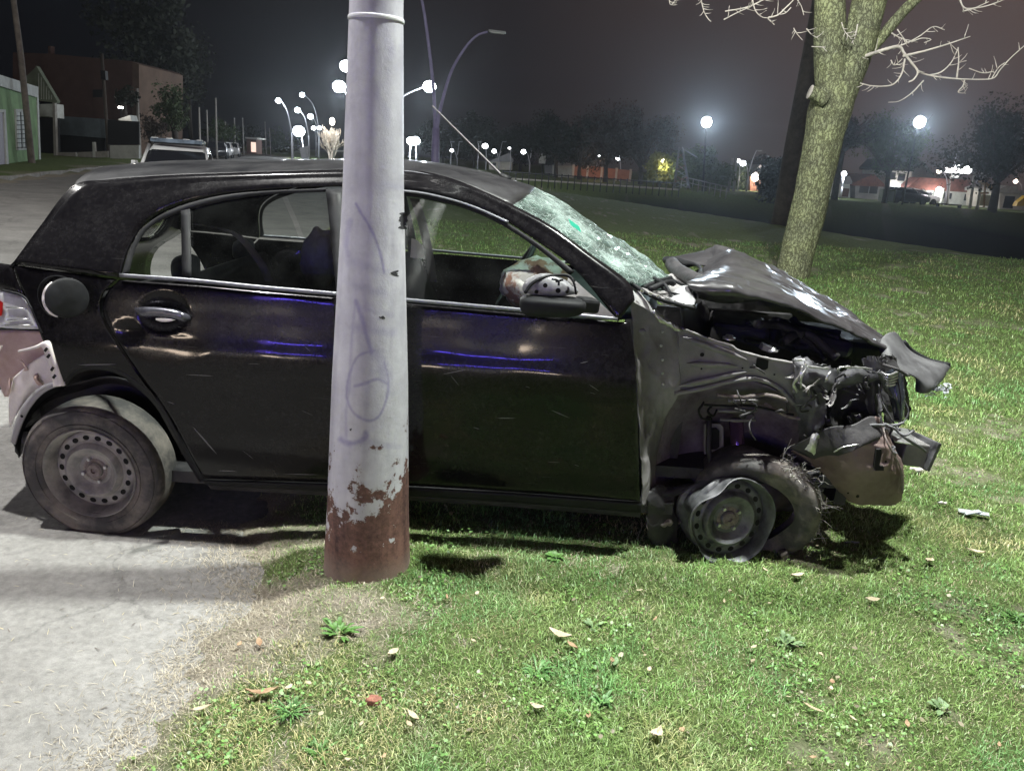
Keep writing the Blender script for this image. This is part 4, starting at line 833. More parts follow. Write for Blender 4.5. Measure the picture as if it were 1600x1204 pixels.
def rib(a, b, w, h, parent=apron, Y=2.955, m_=m_apron, name='pressed_rib'):
    A, B = Vector((*a, 0)), Vector((*b, 0)); d = (B-A); nrm = Vector((-d.y, d.x, 0)).normalized(); rows = []
    for q in [i/10 for i in range(11)]:
        e = max(.15, min(1, q*6, (1-q)*6)); c = A+d*q; rows.append([S(c.x+nrm.x*w*s*e, c.y+nrm.y*w*s*e, Y-h*e*k) for s, k in ((-1, 0), (-.55, .9), (0, 1), (.55, .9), (1, 0))])
    return MB().grid(rows).build(name, m_, parent, True)
rib((1064, 526), (1167, 562), 5, .012); rib((1073, 568), (1152, 572), 4.5, .011); rib((1060, 604), (1166, 581), 4.5, .011); rib((989, 517), (1010, 518), 5, .01, hp, 2.935)
MB().tube([S(*q) for q in crv([(1054, 615, 2.965), (1100, 606, 2.96), (1140, 596, 2.955), (1180, 592, 2.96), (1215, 604, 2.97), (1240, 630, 2.98)], 30)], .010, 8).build('wheel_arch_flange', m_apron, apron, True)
MB().tube([S(*q) for q in crv([(1062, 512, 2.945), (1110, 530, 2.945), (1142, 540, 2.94), (1155, 548, 2.94), (1200, 560, 2.94), (1262, 571, 2.96)], 30)], .006, 7, wob=.3).build('upper_flange', m_apron, apron, True)
def disc(px, py, r, Y, parent, m_=m_hole, name='hole', sx_=1.0):
    c = S(px, py, Y); return MB().add([c]+[c+Vector((r*sx_*math.cos(a*PI/8), 0, r*math.sin(a*PI/8))) for a in range(16)], [(0, i+1, (i+1) % 16+1) for i in range(16)]).build(name, m_, parent, False)
for x, y, r in [(1097, 554, .0085), (1096, 576, .004), (1160, 575, .004), (1210, 585, .004)]: disc(x, y, r, 2.948, apron)
MB().prism([S(x, y, 2.945) for x, y in [(1184, 559), (1197, 559), (1201, 563), (1200, 575), (1196, 578), (1185, 577), (1182, 573), (1183, 563)]], (0, .01, 0)).build('square_hole', m_hole, apron, False)
for (x, y, w) in [(1139, 528, .026), (1207, 547, .022)]:
    p = S(x, y, 3.0); MB().lathe([(0, .012), (w*.55, .012), (w*.6, .004), (w, .003), (w, -.004)], Matrix.Translation(p), 12).build('bolt', m_edge, apron, True)
MB().box(S(1197, 543, 3.01), (.045, .04, .025), ry=.3).build('bracket', m_apron, apron, False, bevel=.003)
# wheel housing
well = patch('wheel_housing', [[(1008, 618, 2.97), (1060, 612, 3.02), (1110, 604, 3.06), (1180, 596, 3.08), (1262, 636, 3.05)],
    [(1016, 660, 3.0), (1060, 655, 3.12), (1115, 650, 3.18), (1190, 650, 3.2), (1275, 680, 3.08)],
    [(1014, 720, 3.0), (1062, 705, 3.18), (1120, 700, 3.26), (1195, 700, 3.26), (1285, 725, 3.1)],
    [(1018, 780, 3.0), (1060, 770, 3.15), (1120, 760, 3.3), (1200, 760, 3.3), (1290, 765, 3.2)],
    [(1026, 830, 3.02), (1060, 825, 3.15), (1120, 810, 3.3), (1200, 800, 3.3), (1290, 800, 3.3)]], m_well, car, 50, 44, .004, rough=.012, rs=7)
st = MB(); st.tube([S(1150, 655, 3.10), S(1153, 705, 3.10), S(1156, 745, 3.08)], [.030, .030, .034], 20); st.build('strut', mat('strut_tube', (.10, .055, .11), .18, metal=.6), well, True)
MB().tube([S(1108, 650, 3.1), S(1107, 700, 3.08), S(1112, 745, 3.05)], .012, 8).build('stay', m_dark, well, True)
MB().prism([S(x, y, 3.11) for x, y in [(1108, 672), (1113, 669), (1120, 669), (1124, 673), (1124, 698), (1119, 702), (1110, 702), (1107, 697)]], (0, .01, 0)).build('slot', m_hole, well, False)
MB().prism([S(x, y, 3.125) for x, y in [(1100, 662), (1126, 662), (1131, 668), (1131, 706), (1100, 710)]], (0, .008, 0)).build('strut_plate', m_apron, well, False, bevel=.004)
random.seed(31)
for (pts, r0, mm_) in [([(1120, 617, 3.0), (1160, 620, 2.99), (1200, 617, 3.0), (1240, 628, 3.0)], .008, m_hub), ([(1138, 626, 2.99), (1165, 627, 2.98), (1185, 626, 2.99)], .009, m_apron), ([(1122, 641, 3.0), (1150, 642, 2.98), (1182, 641, 3.0)], .007, m_apron),
     ([(1100, 628, 3.02), (1092, 642, 3.0), (1098, 654, 3.02), (1112, 655, 3.04)], .005, m_blk), ([(1112, 634, 3.02), (1106, 642, 3.0), (1114, 650, 3.0), (1120, 640, 3.02)], .005, m_blk), ([(1195, 630, 3.02), (1225, 648, 3.0), (1255, 655, 3.0)], .007, m_hub), ([(1100, 632, 3.0), (1140, 634, 2.99), (1175, 634, 3.0), (1240, 648, 3.0)], .005, m_blk),
     ([(1125, 655, 3.02), (1155, 657, 3.0), (1180, 656, 3.02)], .006, m_apron), ([(1020, 775, 2.96), (1050, 768, 2.98), (1080, 760, 3.02)], .02, m_dark), ([(1010, 822, 2.95), (1040, 815, 2.95), (1060, 812, 3.0)], .02, m_hub)]:
    MB().tube([S(*q) for q in crv(pts, 14)], r0, 8, wob=.2).build('pipe', mm_, well, True)
patch('torn_liner', [[(1008, 765, 2.93), (1030, 762, 2.95), (1055, 765, 2.98)], [(1012, 800, 2.92), (1035, 795, 2.93), (1056, 800, 2.97)], [(1012, 830, 2.93), (1035, 835, 2.93), (1062, 838, 2.97)], [(1022, 850, 2.95), (1040, 852, 2.95), (1060, 850, 3.0)]], m_dark, well, 20, 20, .004, rough=.02, rs=14, edge=.008)
# --- crushed nose
def crumple(name, ctrl, m_, parent=None, r_=.02, rs_=14, nu=26, nv=16, e_=.006, th=.004): return patch(name, ctrl, m_, parent or car, nu, nv, th, rough=r_, rs=rs_, edge=e_, smooth=False)
rail = crumple('crushed_wing_rail', [[(1236, 568, 2.94), (1262, 560, 2.92), (1292, 568, 2.93), (1310, 580, 2.95), (1330, 572, 2.93), (1372, 578, 2.97)], [(1238, 585, 2.93), (1258, 585, 2.90), (1290, 590, 2.92), (1310, 598, 2.93), (1332, 590, 2.92), (1378, 590, 2.96)], [(1234, 620, 2.95), (1256, 622, 2.93), (1286, 615, 2.95), (1308, 612, 2.96), (1335, 602, 2.97), (1375, 604, 3.0)]], m_torn, r_=.022, nu=40)
for pts in ([(1240, 563, 2.92), (1256, 562, 2.90), (1262, 572, 2.89), (1296, 576, 2.91)], [(1310, 582, 2.92), (1312, 574, 2.90), (1345, 574, 2.92), (1362, 577, 2.94)], [(1254, 570, 2.9), (1250, 585, 2.89), (1240, 600, 2.9), (1246, 612, 2.9)], [(1262, 571, 2.89), (1252, 590, 2.88), (1252, 606, 2.89)], [(1297, 580, 2.9), (1292, 590, 2.89), (1290, 596, 2.9)]):
    MB().tube([S(*q) for q in crv(pts, 12)], [.003+.003*random.random() for _ in range(12)], 6, wob=.4).build('torn_edge', m_edge, rail, True)
crumple('headlamp_housing', [[(1300, 600, 3.02), (1335, 598, 3.05), (1372, 598, 3.02)], [(1298, 640, 3.04), (1335, 640, 3.12), (1375, 638, 3.05)], [(1290, 690, 3.02), (1335, 690, 3.1), (1380, 680, 3.02)]], m_dark, r_=.012)
crumple('crushed_panel', [[(1238, 610, 2.98), (1262, 606, 2.95), (1292, 604, 2.97)], [(1245, 650, 3.0), (1268, 640, 2.95), (1290, 640, 2.97)], [(1250, 700, 3.02), (1272, 690, 2.96), (1282, 685, 2.98)]], m_torn, r_=.012)
crumple('headlamp_surround', [[(1350, 560, 3.0), (1368, 556, 2.99), (1384, 562, 3.0)], [(1354, 620, 2.98), (1364, 620, 2.95), (1374, 618, 2.98)], [(1355, 690, 2.98), (1368, 690, 2.96), (1378, 690, 2.98)]], m_dark, r_=.012)
plate = patch('nose_plate', [[(1235, 705, 2.98), (1292, 672, 2.9), (1330, 668, 2.88), (1362, 652, 2.89), (1381, 666, 2.95)], [(1258, 716, 2.95), (1305, 705, 2.87), (1345, 696, 2.84), (1378, 690, 2.85), (1398, 700, 2.93)],
    [(1288, 742, 2.93), (1318, 738, 2.86), (1350, 735, 2.83), (1385, 732, 2.84), (1409, 735, 2.91)], [(1306, 764, 2.93), (1330, 766, 2.88), (1360, 764, 2.86), (1392, 764, 2.87), (1411, 762, 2.92)], [(1324, 784, 2.95), (1345, 790, 2.92), (1368, 790, 2.91), (1392, 792, 2.92), (1406, 784, 2.95)]], m_pink, car, 60, 60, .003, rough=.008, rs=8, ridge=.012, rgs=9)
plate['label'] = 'rust-brown torn plate with an L-shaped slot'
patch('plate_skin', [[(1232, 700, 2.96), (1290, 668, 2.885), (1330, 664, 2.865), (1362, 650, 2.875), (1380, 662, 2.94)], [(1262, 714, 2.93), (1306, 700, 2.855), (1340, 690, 2.83), (1372, 680, 2.84), (1388, 684, 2.92)], [(1286, 722, 2.92), (1315, 712, 2.85), (1332, 705, 2.825), (1352, 694, 2.83), (1372, 688, 2.86)]], m_dark, plate, 30, 20, .002, rough=.006, rs=11)
MB().prism([S(x, y, 2.815) for x, y in [(1370, 702), (1377, 702), (1378, 708), (1374, 727), (1381, 729), (1381, 735), (1368, 735), (1366, 730), (1369, 708)]], (0, .045, 0)).build('slot', m_hole, plate, False)
disc(1384, 721, .005, 2.815, plate); disc(1340, 775, .007, 2.868, plate); disc(1325, 770, .004, 2.87, plate)
MB().tube([S(*q) for q in crv([(1378, 660, 2.9), (1386, 690, 2.84), (1400, 715, 2.85), (1409, 740, 2.87), (1410, 770, 2.89)], 22)], .004, 6).build('plate_rim', m_hub, plate, True)
MB().tube([S(*q) for q in crv([(1303, 706, 2.84), (1318, 698, 2.82), (1342, 694, 2.82)], 10)], .003, 6).build('torn_edge', m_edge, plate, True)
crumple('metal_splinter', [[(1272, 676, 2.85), (1278, 677, 2.84), (1281, 682, 2.85)], [(1264, 690, 2.84), (1271, 692, 2.83), (1276, 698, 2.84)], [(1258, 702, 2.85), (1266, 706, 2.83), (1272, 710, 2.84)]], m_edge, plate, .006, 30, 8, 8, .002, .003)
cb = MB().box(S(1412, 700, 3.05), (.11, .16, .10), ry=.12, rz=.15).build('crash_box', m_apron, car, False, bevel=.006)
MB().box(S(1434, 702, 3.05), (.02, .18, .125), ry=.25, rz=.3).build('bumper_beam_end', m_torn, cb, False, bevel=.004)
MB().box(S(1408, 680, 3.0), (.10, .12, .004), ry=.1, rx=.25).build('bright_flange', m_edge, cb, False)
random.seed(99)
for i in range(34):
    x, y, Y = random.uniform(1240, 1400), random.uniform(572, 700), random.uniform(2.86, 3.0); dx, dy = random.uniform(-26, 26), random.uniform(6, 34); w = random.uniform(3, 9)
    if x < 1262 and y > 600: continue
    c = [(x, y, Y)]
    for k in range(3): c.append((c[-1][0]+dx/3+random.uniform(-5, 5), c[-1][1]+dy/3+random.uniform(-5, 5), c[-1][2]+random.uniform(-.03, .03)))
    patch('torn_strip', [[(a, b_, d_) for a, b_, d_ in c], [(a+w*.5, b_+w*.3*random.uniform(-1, 1), d_+random.uniform(-.015, .015)) for a, b_, d_ in c], [(a+w, b_+w*.4*random.uniform(-1, 1), d_+random.uniform(-.02, .02)) for a, b_, d_ in c]], random.choice([m_torn, m_dark, m_torn, m_apron, m_dark]), car, 9, 4, .0025, rough=.004, rs=30, smooth=False)
for i in range(14):
    x, y = random.uniform(1130, 1380), random.uniform(560, 690); p = [(x, y, 2.93)]
    for k in range(4): p.append((p[-1][0]+random.uniform(-18, 22), p[-1][1]+random.uniform(-8, 18), 2.93+random.uniform(-.05, .05)))
    MB().tube([S(*q) for q in crv(p, 18)], random.uniform(.0025, .006), 6).build('cable', m_dark, car, True)
# radiator support and hanging wiring
crumple('radiator_support', [[(1376, 560, 3.05), (1395, 556, 3.1), (1412, 572, 3.2)], [(1380, 610, 3.0), (1400, 600, 3.05), (1418, 610, 3.2)], [(1384, 660, 3.0), (1402, 660, 3.05), (1420, 655, 3.2)]], m_dark, r_=.02)
patch('lamp_fragment', [[(1385, 580, 3.0), (1400, 575, 2.98), (1412, 590, 3.0)], [(1390, 620, 2.98), (1402, 618, 2.95), (1412, 630, 2.98)], [(1396, 655, 2.97), (1405, 658, 2.94), (1410, 656, 2.97)]], mat('dark_glass', (.03, .035, .045), .1, var=.3, vscale=30), car, 12, 14, .004, rough=.01)
for i in range(5):
    MB().tube([S(*q) for q in crv([(1374+i, 580+i*4, 2.97), (1388, 586+i*4, 2.93), (1404-i, 580+i*5, 2.97)], 10)], .005, 6).build('lamp_reflector_rim', m_edge, car, True)
for (pts, r0) in [([(1373, 600, 2.95), (1377, 625, 2.93), (1390, 650, 2.92), (1402, 668, 2.92), (1406, 672, 2.9)], .004), ([(1410, 582, 3.0), (1412, 620, 3.0), (1419, 640, 2.98), (1415, 655, 2.97), (1402, 668, 2.95)], .003), ([(1374, 640, 2.94), (1378, 660, 2.92), (1396, 664, 2.9), (1412, 660, 2.9)], .006),
     ([(1380, 662, 2.9), (1396, 668, 2.88), (1404, 675, 2.88), (1415, 680, 2.86), (1428, 672, 2.88)], .005), ([(1404, 676, 2.88), (1420, 688, 2.88), (1440, 700, 2.92), (1446, 705, 2.95)], .006), ([(1372, 615, 2.94), (1376, 640, 2.92), (1372, 655, 2.93), (1384, 672, 2.9)], .007), ([(1330, 668, 2.88), (1360, 664, 2.86), (1382, 664, 2.86)], .006)]:
    MB().tube([S(*q) for q in crv(pts, 16)], r0, 6, wob=.15).build('cable', m_torn, car, True)
frag = patch('wing_fragment', [[(1376, 530, 3.25), (1386, 521, 3.3), (1399, 519, 3.35), (1412, 534, 3.4)], [(1374, 548, 3.2), (1392, 545, 3.2), (1412, 547, 3.3), (1430, 553, 3.4)], [(1384, 566, 3.15), (1404, 566, 3.15), (1430, 566, 3.25), (1460, 566, 3.35)], [(1400, 578, 3.12), (1420, 582, 3.12), (1450, 582, 3.2), (1484, 571, 3.35)], [(1428, 585, 3.15), (1440, 598, 3.12), (1458, 600, 3.16), (1478, 585, 3.3)], [(1432, 612, 3.15), (1442, 614, 3.12), (1452, 612, 3.14), (1466, 600, 3.25)]], mat('grey_plastic_fragment', (.045, .045, .049), .5, col2=(.10, .10, .105), vscale=9, rvar=.2), car, 40, 40, .006, rough=.006, rs=10)
MB().tube([S(*q) for q in crv([(1412, 533, 3.38), (1425, 548, 3.38), (1450, 562, 3.36), (1466, 566, 3.35), (1484, 570, 3.34)], 20)], .010, 8).build('fragment_lip', m_blk, frag, True)
lens = MB(); random.seed(9)
for i in range(26):
    x, y = random.uniform(1443, 1482), random.uniform(598, 622); s = random.uniform(.006, .02); lens.box(S(x, y+abs(x-1462)*.1, 3.2+random.uniform(-.03, .05)), (s*1.6, s, s*.5), rz=random.uniform(0, 3), rx=random.uniform(-.6, .6), ry=random.uniform(-.6, .6))
lens.build('broken_headlamp_glass', mat('broken_clear_plastic', (.75, .8, .85), .12, metal=.6), car, False)
# engine bay
eng = MB(); eng.box(S(1235, 545, 3.55), (.42, .42, .22), rz=.1, ry=.12); eng.box(S(1150, 530, 3.5), (.25, .35, .2), rz=-.2); eng.box(S(1300, 575, 3.6), (.3, .5, .35), rz=.2, ry=.1)
eng.build('engine', m_dark, car, False, bevel=.02)
MB().box(S(1262, 527, 3.4), (.30, .3, .08), rz=.1, ry=.15).build('engine_cover', mat('purple_grey_cover', (.045, .04, .055), .4), car, False, bevel=.03)
random.seed(41)
for i in range(16):
    x0, y0 = random.uniform(1120, 1280), random.uniform(490, 560); Y0 = random.uniform(3.1, 3.5)
    MB().tube([S(*q) for q in crv([(x0, y0, Y0), (x0+random.uniform(10, 40), y0+random.uniform(-15, 15), Y0+.05), (x0+random.uniform(40, 90), y0+random.uniform(0, 30), Y0+random.uniform(-.1, .1))], 12)], random.uniform(.006, .022), 8).build('hose', m_dark, car, True)
bk = MB(); bk.box((1.05, YC+.55, .62), (.9, .05, .5)); bk.box((1.45, YC, .45), (.05, 1.1, .42)); bk.box((.98, YC, .36), (.95, 1.2, .05)); bk.build('engine_bay_wall', m_dark, car, False)
patch('far_wing', [[(1060, 436, 4.33), (1130, 404, 4.33), (1200, 428, 4.3), (1270, 464, 4.28), (1335, 505, 4.2), (1380, 540, 4.1)], [(1060, 470, 4.34), (1130, 470, 4.36), (1200, 480, 4.36), (1270, 500, 4.34), (1335, 530, 4.26), (1382, 556, 4.12)], [(1060, 540, 4.34), (1130, 545, 4.34), (1200, 545, 4.34), (1270, 550, 4.3), (1335, 566, 4.2), (1384, 584, 4.1)]], m_dark, car, 40, 16, .006, rough=.012)
fw = patch('bulkhead', [[(1064, 480, 3.0), (1085, 476, 3.3), (1100, 470, 3.8)], [(1066, 515, 3.02), (1090, 505, 3.3), (1110, 500, 3.8)], [(1066, 600, 3.02), (1095, 570, 3.3), (1110, 560, 3.8)]], m_torn, car, 16, 14, .004, rough=.01)
# --- rear corner without bumper
m_lens = mat('clear_lamp_lens', (.55, .56, .56), .2, var=.15, vscale=20, coat=.4); m_redl = mat('red_lamp_lens', (.45, .02, .02), .12, coat=.8)
tail = side('tail_light', [(-30, 452), (2, 454), (35, 463)], [(-35, 508), (20, 513), (63, 514)], [(-30, 452), (-35, 508)], [(35, 463), (48, 480), (63, 514)], 22, 14, m_lens, .004, .01, dent=False)
side('red_lens', [(-26, 466), (-4, 468), (5, 473)], [(-28, 496), (-4, 495), (3, 492)], [(-26, 466), (-28, 496)], [(5, 473), (3, 492)], 10, 8, m_redl, -.004, .0, parent=tail, dent=False)
MB().tube([bm_(*q, -.003, False) for q in crv([(2, 453), (34, 461), (47, 478), (60, 508), (66, 520)], 20)], .004, 6).build('lamp_gasket', m_blk, tail, True)
for (a, b) in [((10, 480), (40, 482)), ((12, 500), (46, 498)), ((8, 508), (50, 508))]: MB().tube([bm_(*a, -.002, False), bm_(*b, -.002, False)], .003, 6).build('lamp_rib', m_edge, tail, True)
m_bb = mat('dusty_pink_panel', (.40, .27, .23), .7, col2=(.60, .46, .42), vscale=5); m_wh = mat('pale_plastic', (.78, .73, .69), .6, var=.12, vscale=12)
rb = patch('rear_body_corner', [[(-30, 514, 2.98), (10, 516, 2.93), (40, 516, 2.90), (70, 517, 2.90)], [(-20, 545, 2.96), (18, 548, 2.92), (45, 548, 2.90), (82, 548, 2.90)], [(-8, 580, 2.97), (20, 585, 2.93), (50, 585, 2.91), (96, 590, 2.92)], [(8, 620, 3.0), (26, 618, 2.96), (45, 612, 2.95), (70, 605, 2.96)]], m_bb, car, 24, 20, .004, rough=.004)
patch('bumper_remnant', [[(22, 590, 2.87), (50, 565, 2.86), (72, 552, 2.87), (84, 548, 2.88)], [(14, 620, 2.88), (42, 600, 2.86), (66, 590, 2.87), (90, 588, 2.88)], [(14, 650, 2.90), (30, 626, 2.88), (55, 606, 2.88), (88, 598, 2.89)], [(16, 668, 2.92), (24, 650, 2.90), (42, 622, 2.9), (75, 602, 2.90)]], m_wh, rb, 24, 20, .004, rough=.003)
band('bracket_arm', [(29, 547), (55, 540), (76, 532), (84, 550), (92, 575), (102, 602)], [(30, 550), (55, 545), (66, 542), (72, 556), (80, 578), (84, 604)], m_wh, rb, .0, 40)
for (x, y) in [(72, 546), (76, 556), (82, 576), (85, 588)]: MB().box(bm_(x, y, -.006, False), (.017, .006, .009), ry=-.9).build('bracket_slot', m_hole, rb, False)
band('arch_strip', [(88, 594), (60, 606), (38, 630), (24, 660), (18, 690)], [(92, 602), (68, 614), (48, 636), (34, 664), (24, 694)], mat('grey_strip', (.30, .29, .30), .6), rb, .02, 30)
random.seed(123)
for i in range(4):
    x, y = random.uniform(-5, 60), random.uniform(535, 600); w = random.uniform(3, 8); c = [(x, y, 2.86), (x+random.uniform(-9, 12), y+random.uniform(6, 16), 2.85), (x+random.uniform(-12, 14), y+random.uniform(16, 34), 2.87)]
    patch('torn_strip', [c, [(a+w*.5, b_+random.uniform(-2, 2), d_-.01) for a, b_, d_ in c], [(a+w, b_+random.uniform(-2, 2), d_) for a, b_, d_ in c]], random.choice([m_wh, m_bb]), rb, 8, 4, .002, rough=.004, rs=30, smooth=False)
for (x, y) in [(60, 618), (34, 650)]: disc(x, y, .006, 2.86, rb)
patch('wheel_liner', [[(28, 680, 3.0), (60, 625, 3.0), (110, 600, 3.0), (180, 590, 3.0), (240, 620, 3.0), (285, 690, 3.0)], [(24, 700, 3.15), (60, 640, 3.15), (110, 615, 3.15), (180, 600, 3.15), (240, 625, 3.15), (280, 700, 3.15)], [(30, 715, 3.35), (70, 650, 3.35), (120, 620, 3.35), (190, 610, 3.35), (245, 640, 3.35), (300, 720, 3.35)]], m_dark, car, 36, 12, .006, rough=.004)
patch('liner_edge', [[(20, 690, 2.95), (24, 665, 2.95), (50, 625, 2.95), (92, 600, 2.94)], [(30, 712, 3.0), (36, 672, 3.0), (62, 632, 3.0), (100, 606, 3.0)]], m_blk, car, 20, 5, .006)
band('arch_lip', [(99, 600), (118, 577), (150, 569), (185, 576), (218, 597), (250, 628), (280, 680), (300, 718), (320, 750)], [(103, 603), (121, 583), (150, 576), (184, 583), (214, 604), (244, 634), (274, 686), (294, 722), (313, 752)], m_blk, car, .012, 50, off2=.05)
MB().box((-1.6, YC, .6), (.9, 1.0, .5)).build('boot_floor', m_dark, car, False, bevel=.03)
# fuel filler: pocket and its open flap
pc = bm_(95, 465, 0, False); Mf = Matrix.Translation(pc) @ Matrix.Rotation(PI/2, 4, 'X')
fp = MB().lathe([(.086, .004), (.082, .006), (.078, .0), (.076, -.03), (.070, -.045), (.0, -.048)], Mf, 40).build('fuel_pocket', m_blk, car, True, angle=40)
MB().lathe([(0, -.012), (.032, -.012), (.036, -.02), (.036, -.045)], Mf @ Matrix.Translation((.01, -.008, 0)), 24).build('fuel_cap', m_dark, fp, True, angle=40)
cres = [S(95+30*math.cos(a)*.98, 466-30*math.sin(a), pc.y-.012) for a in [R(d) for d in range(120, 262, 7)]]; cin = [S(95+(15+6*math.sin(i*1.1))*math.cos(a), 466-(16+5*math.cos(i*.9))*math.sin(a), pc.y-.008) for i, a in enumerate([R(d) for d in range(120, 262, 7)])]
MB().grid([cres, cin]).build('lit_pocket_wall', m_wh, fp, True, solid=.004)  # pale crescent paints the lit, whitish-dirty left wall of the pocket
Mfl = Matrix.Translation(S(106, 466, 2.735)) @ Matrix.Rotation(R(48), 4, 'Z') @ Matrix.Rotation(PI/2, 4, 'X')
MB().lathe([(0, .006), (.066, .006), (.072, .002), (.074, -.008)], Mfl, 40).build('fuel_door', m_blk, fp, True, angle=40)
# door handles
def handle(cx, cy, parent, w=88):
    top = crv([(cx-w/2, cy-6), (cx-w*.2, cy-8), (cx+w*.2, cy-4), (cx+w*.46, cy+4), (cx+w/2, cy+9)], 22); rows = []
    for i, q in enumerate(top):
        s = i/21; e = min(1, s*7+.25, (1-s)*5+.3); out = .034*min(1, s*5+.15, (1-s)*4+.2)
        rows.append([bm_(q[0], q[1]+16*e*k, -out*o2, False) for k, o2 in ((0, .55), (.12, .95), (.5, 1.08), (.85, .95), (1, .5), (.9, .1), (.1, .1))])
    h = MB().grid(rows, wrap=True).build('door_handle', mat('dark_chrome', (.10, .10, .12), .22, metal=.6, var=.3, vscale=50), parent, True)
    MB().grid([[bm_(cx-w*.12+i*5, cy+10+j*6-(.35*(i-3)**2 if j else 0), -.002, True) for i in range(8)] for j in range(2)]).build('handle_scrape', m_wh, parent, True, solid=.001)
    return h
handle(254, 487, rear_door); handle(590, 505, front_door, 70)
# mirror: shell gone, inner frame bare
mc = S(866, 474, 2.68)
def blob(c, r, fn=None, n=20, m=14):
    c = Vector(c); rows = []
    for i in range(m+1):
        th = PI*i/m; row = []
        for j in range(n):
            ph = 2*PI*j/n; d = Vector((math.sin(th)*math.cos(ph), math.sin(th)*math.sin(ph), math.cos(th)))
            if fn: d = fn(d)
            row.append(c+Vector((d.x*r[0], d.y*r[1], d.z*r[2])))
        rows.append(row)
    return MB().grid(rows, wrap=True)
def sq(d, e=.55):
    return Vector((math.copysign(abs(d.x)**e, d.x), math.copysign(abs(d.y)**e, d.y), math.copysign(abs(d.z)**.7, d.z)))
mirror = blob(mc+Vector((-.005, 0, 0)), (.118, .065, .046), lambda d: Vector((sq(d).x, sq(d).y, (sq(d).z*.55 if d.z > 0 else sq(d).z*(1-.25*d.x))))).build('side_mirror', m_blk, car, True)
mirror['label'] = 'door mirror with its outer shell broken away'
blob(S(860, 452, 2.70), (.100, .045, .055), lambda d: Vector((d.x, d.y, max(-.3, d.z)*(1-.28*(d.x+.2)**2-.15*d.x)))).build('mirror_frame', mat('mirror_inner_frame', (.15, .15, .16), .4, metal=.2, col2=(.34, .34, .35), vscale=16, bump=.004, bscale=30), mirror, True)
for x, y, r_ in [(872, 454, .009), (852, 446, .008), (838, 456, .007), (886, 456, .006)]: disc(x, y, r_, 2.652, mirror)
for pts in ([(862, 436, 2.65), (872, 438, 2.645), (873, 446, 2.645)], [(868, 440, 2.65), (880, 437, 2.65)], [(893, 434, 2.67), (898, 446, 2.66), (900, 460, 2.66)]): MB().tube([S(*q) for q in crv(pts, 8)], .004, 6).build('mirror_bracket', m_blk, mirror, True)
MB().box(S(917, 476, 2.72), (.075, .075, .05), ry=.1, rz=.35).build('mirror_foot', m_blk, mirror, False, bevel=.012)
MB().tube([S(*q) for q in crv([(820, 458, 2.645), (832, 442, 2.66), (855, 432, 2.68), (885, 430, 2.70), (898, 440, 2.69)], 20)], .006, 8).build('mirror_rim', m_blk, mirror, True)
# aerial
ab = S(787, 277, 3.6); at_ = S(675, 165, 3.6)
ant = MB().tube([ab+Vector((.02, 0, -.02)), ab, ab+(at_-ab)*.05], [.028, .018, .008], 12).build('aerial', m_blk, car, True)
MB().tube([ab+(at_-ab)*(i/40) for i in range(41)], [.0052-.003*i/40+(.0007 if i % 3 == 0 else 0) for i in range(41)], 8).build('aerial_whip', mat('aerial_sheath', (.20, .19, .19), .5), ant, True)
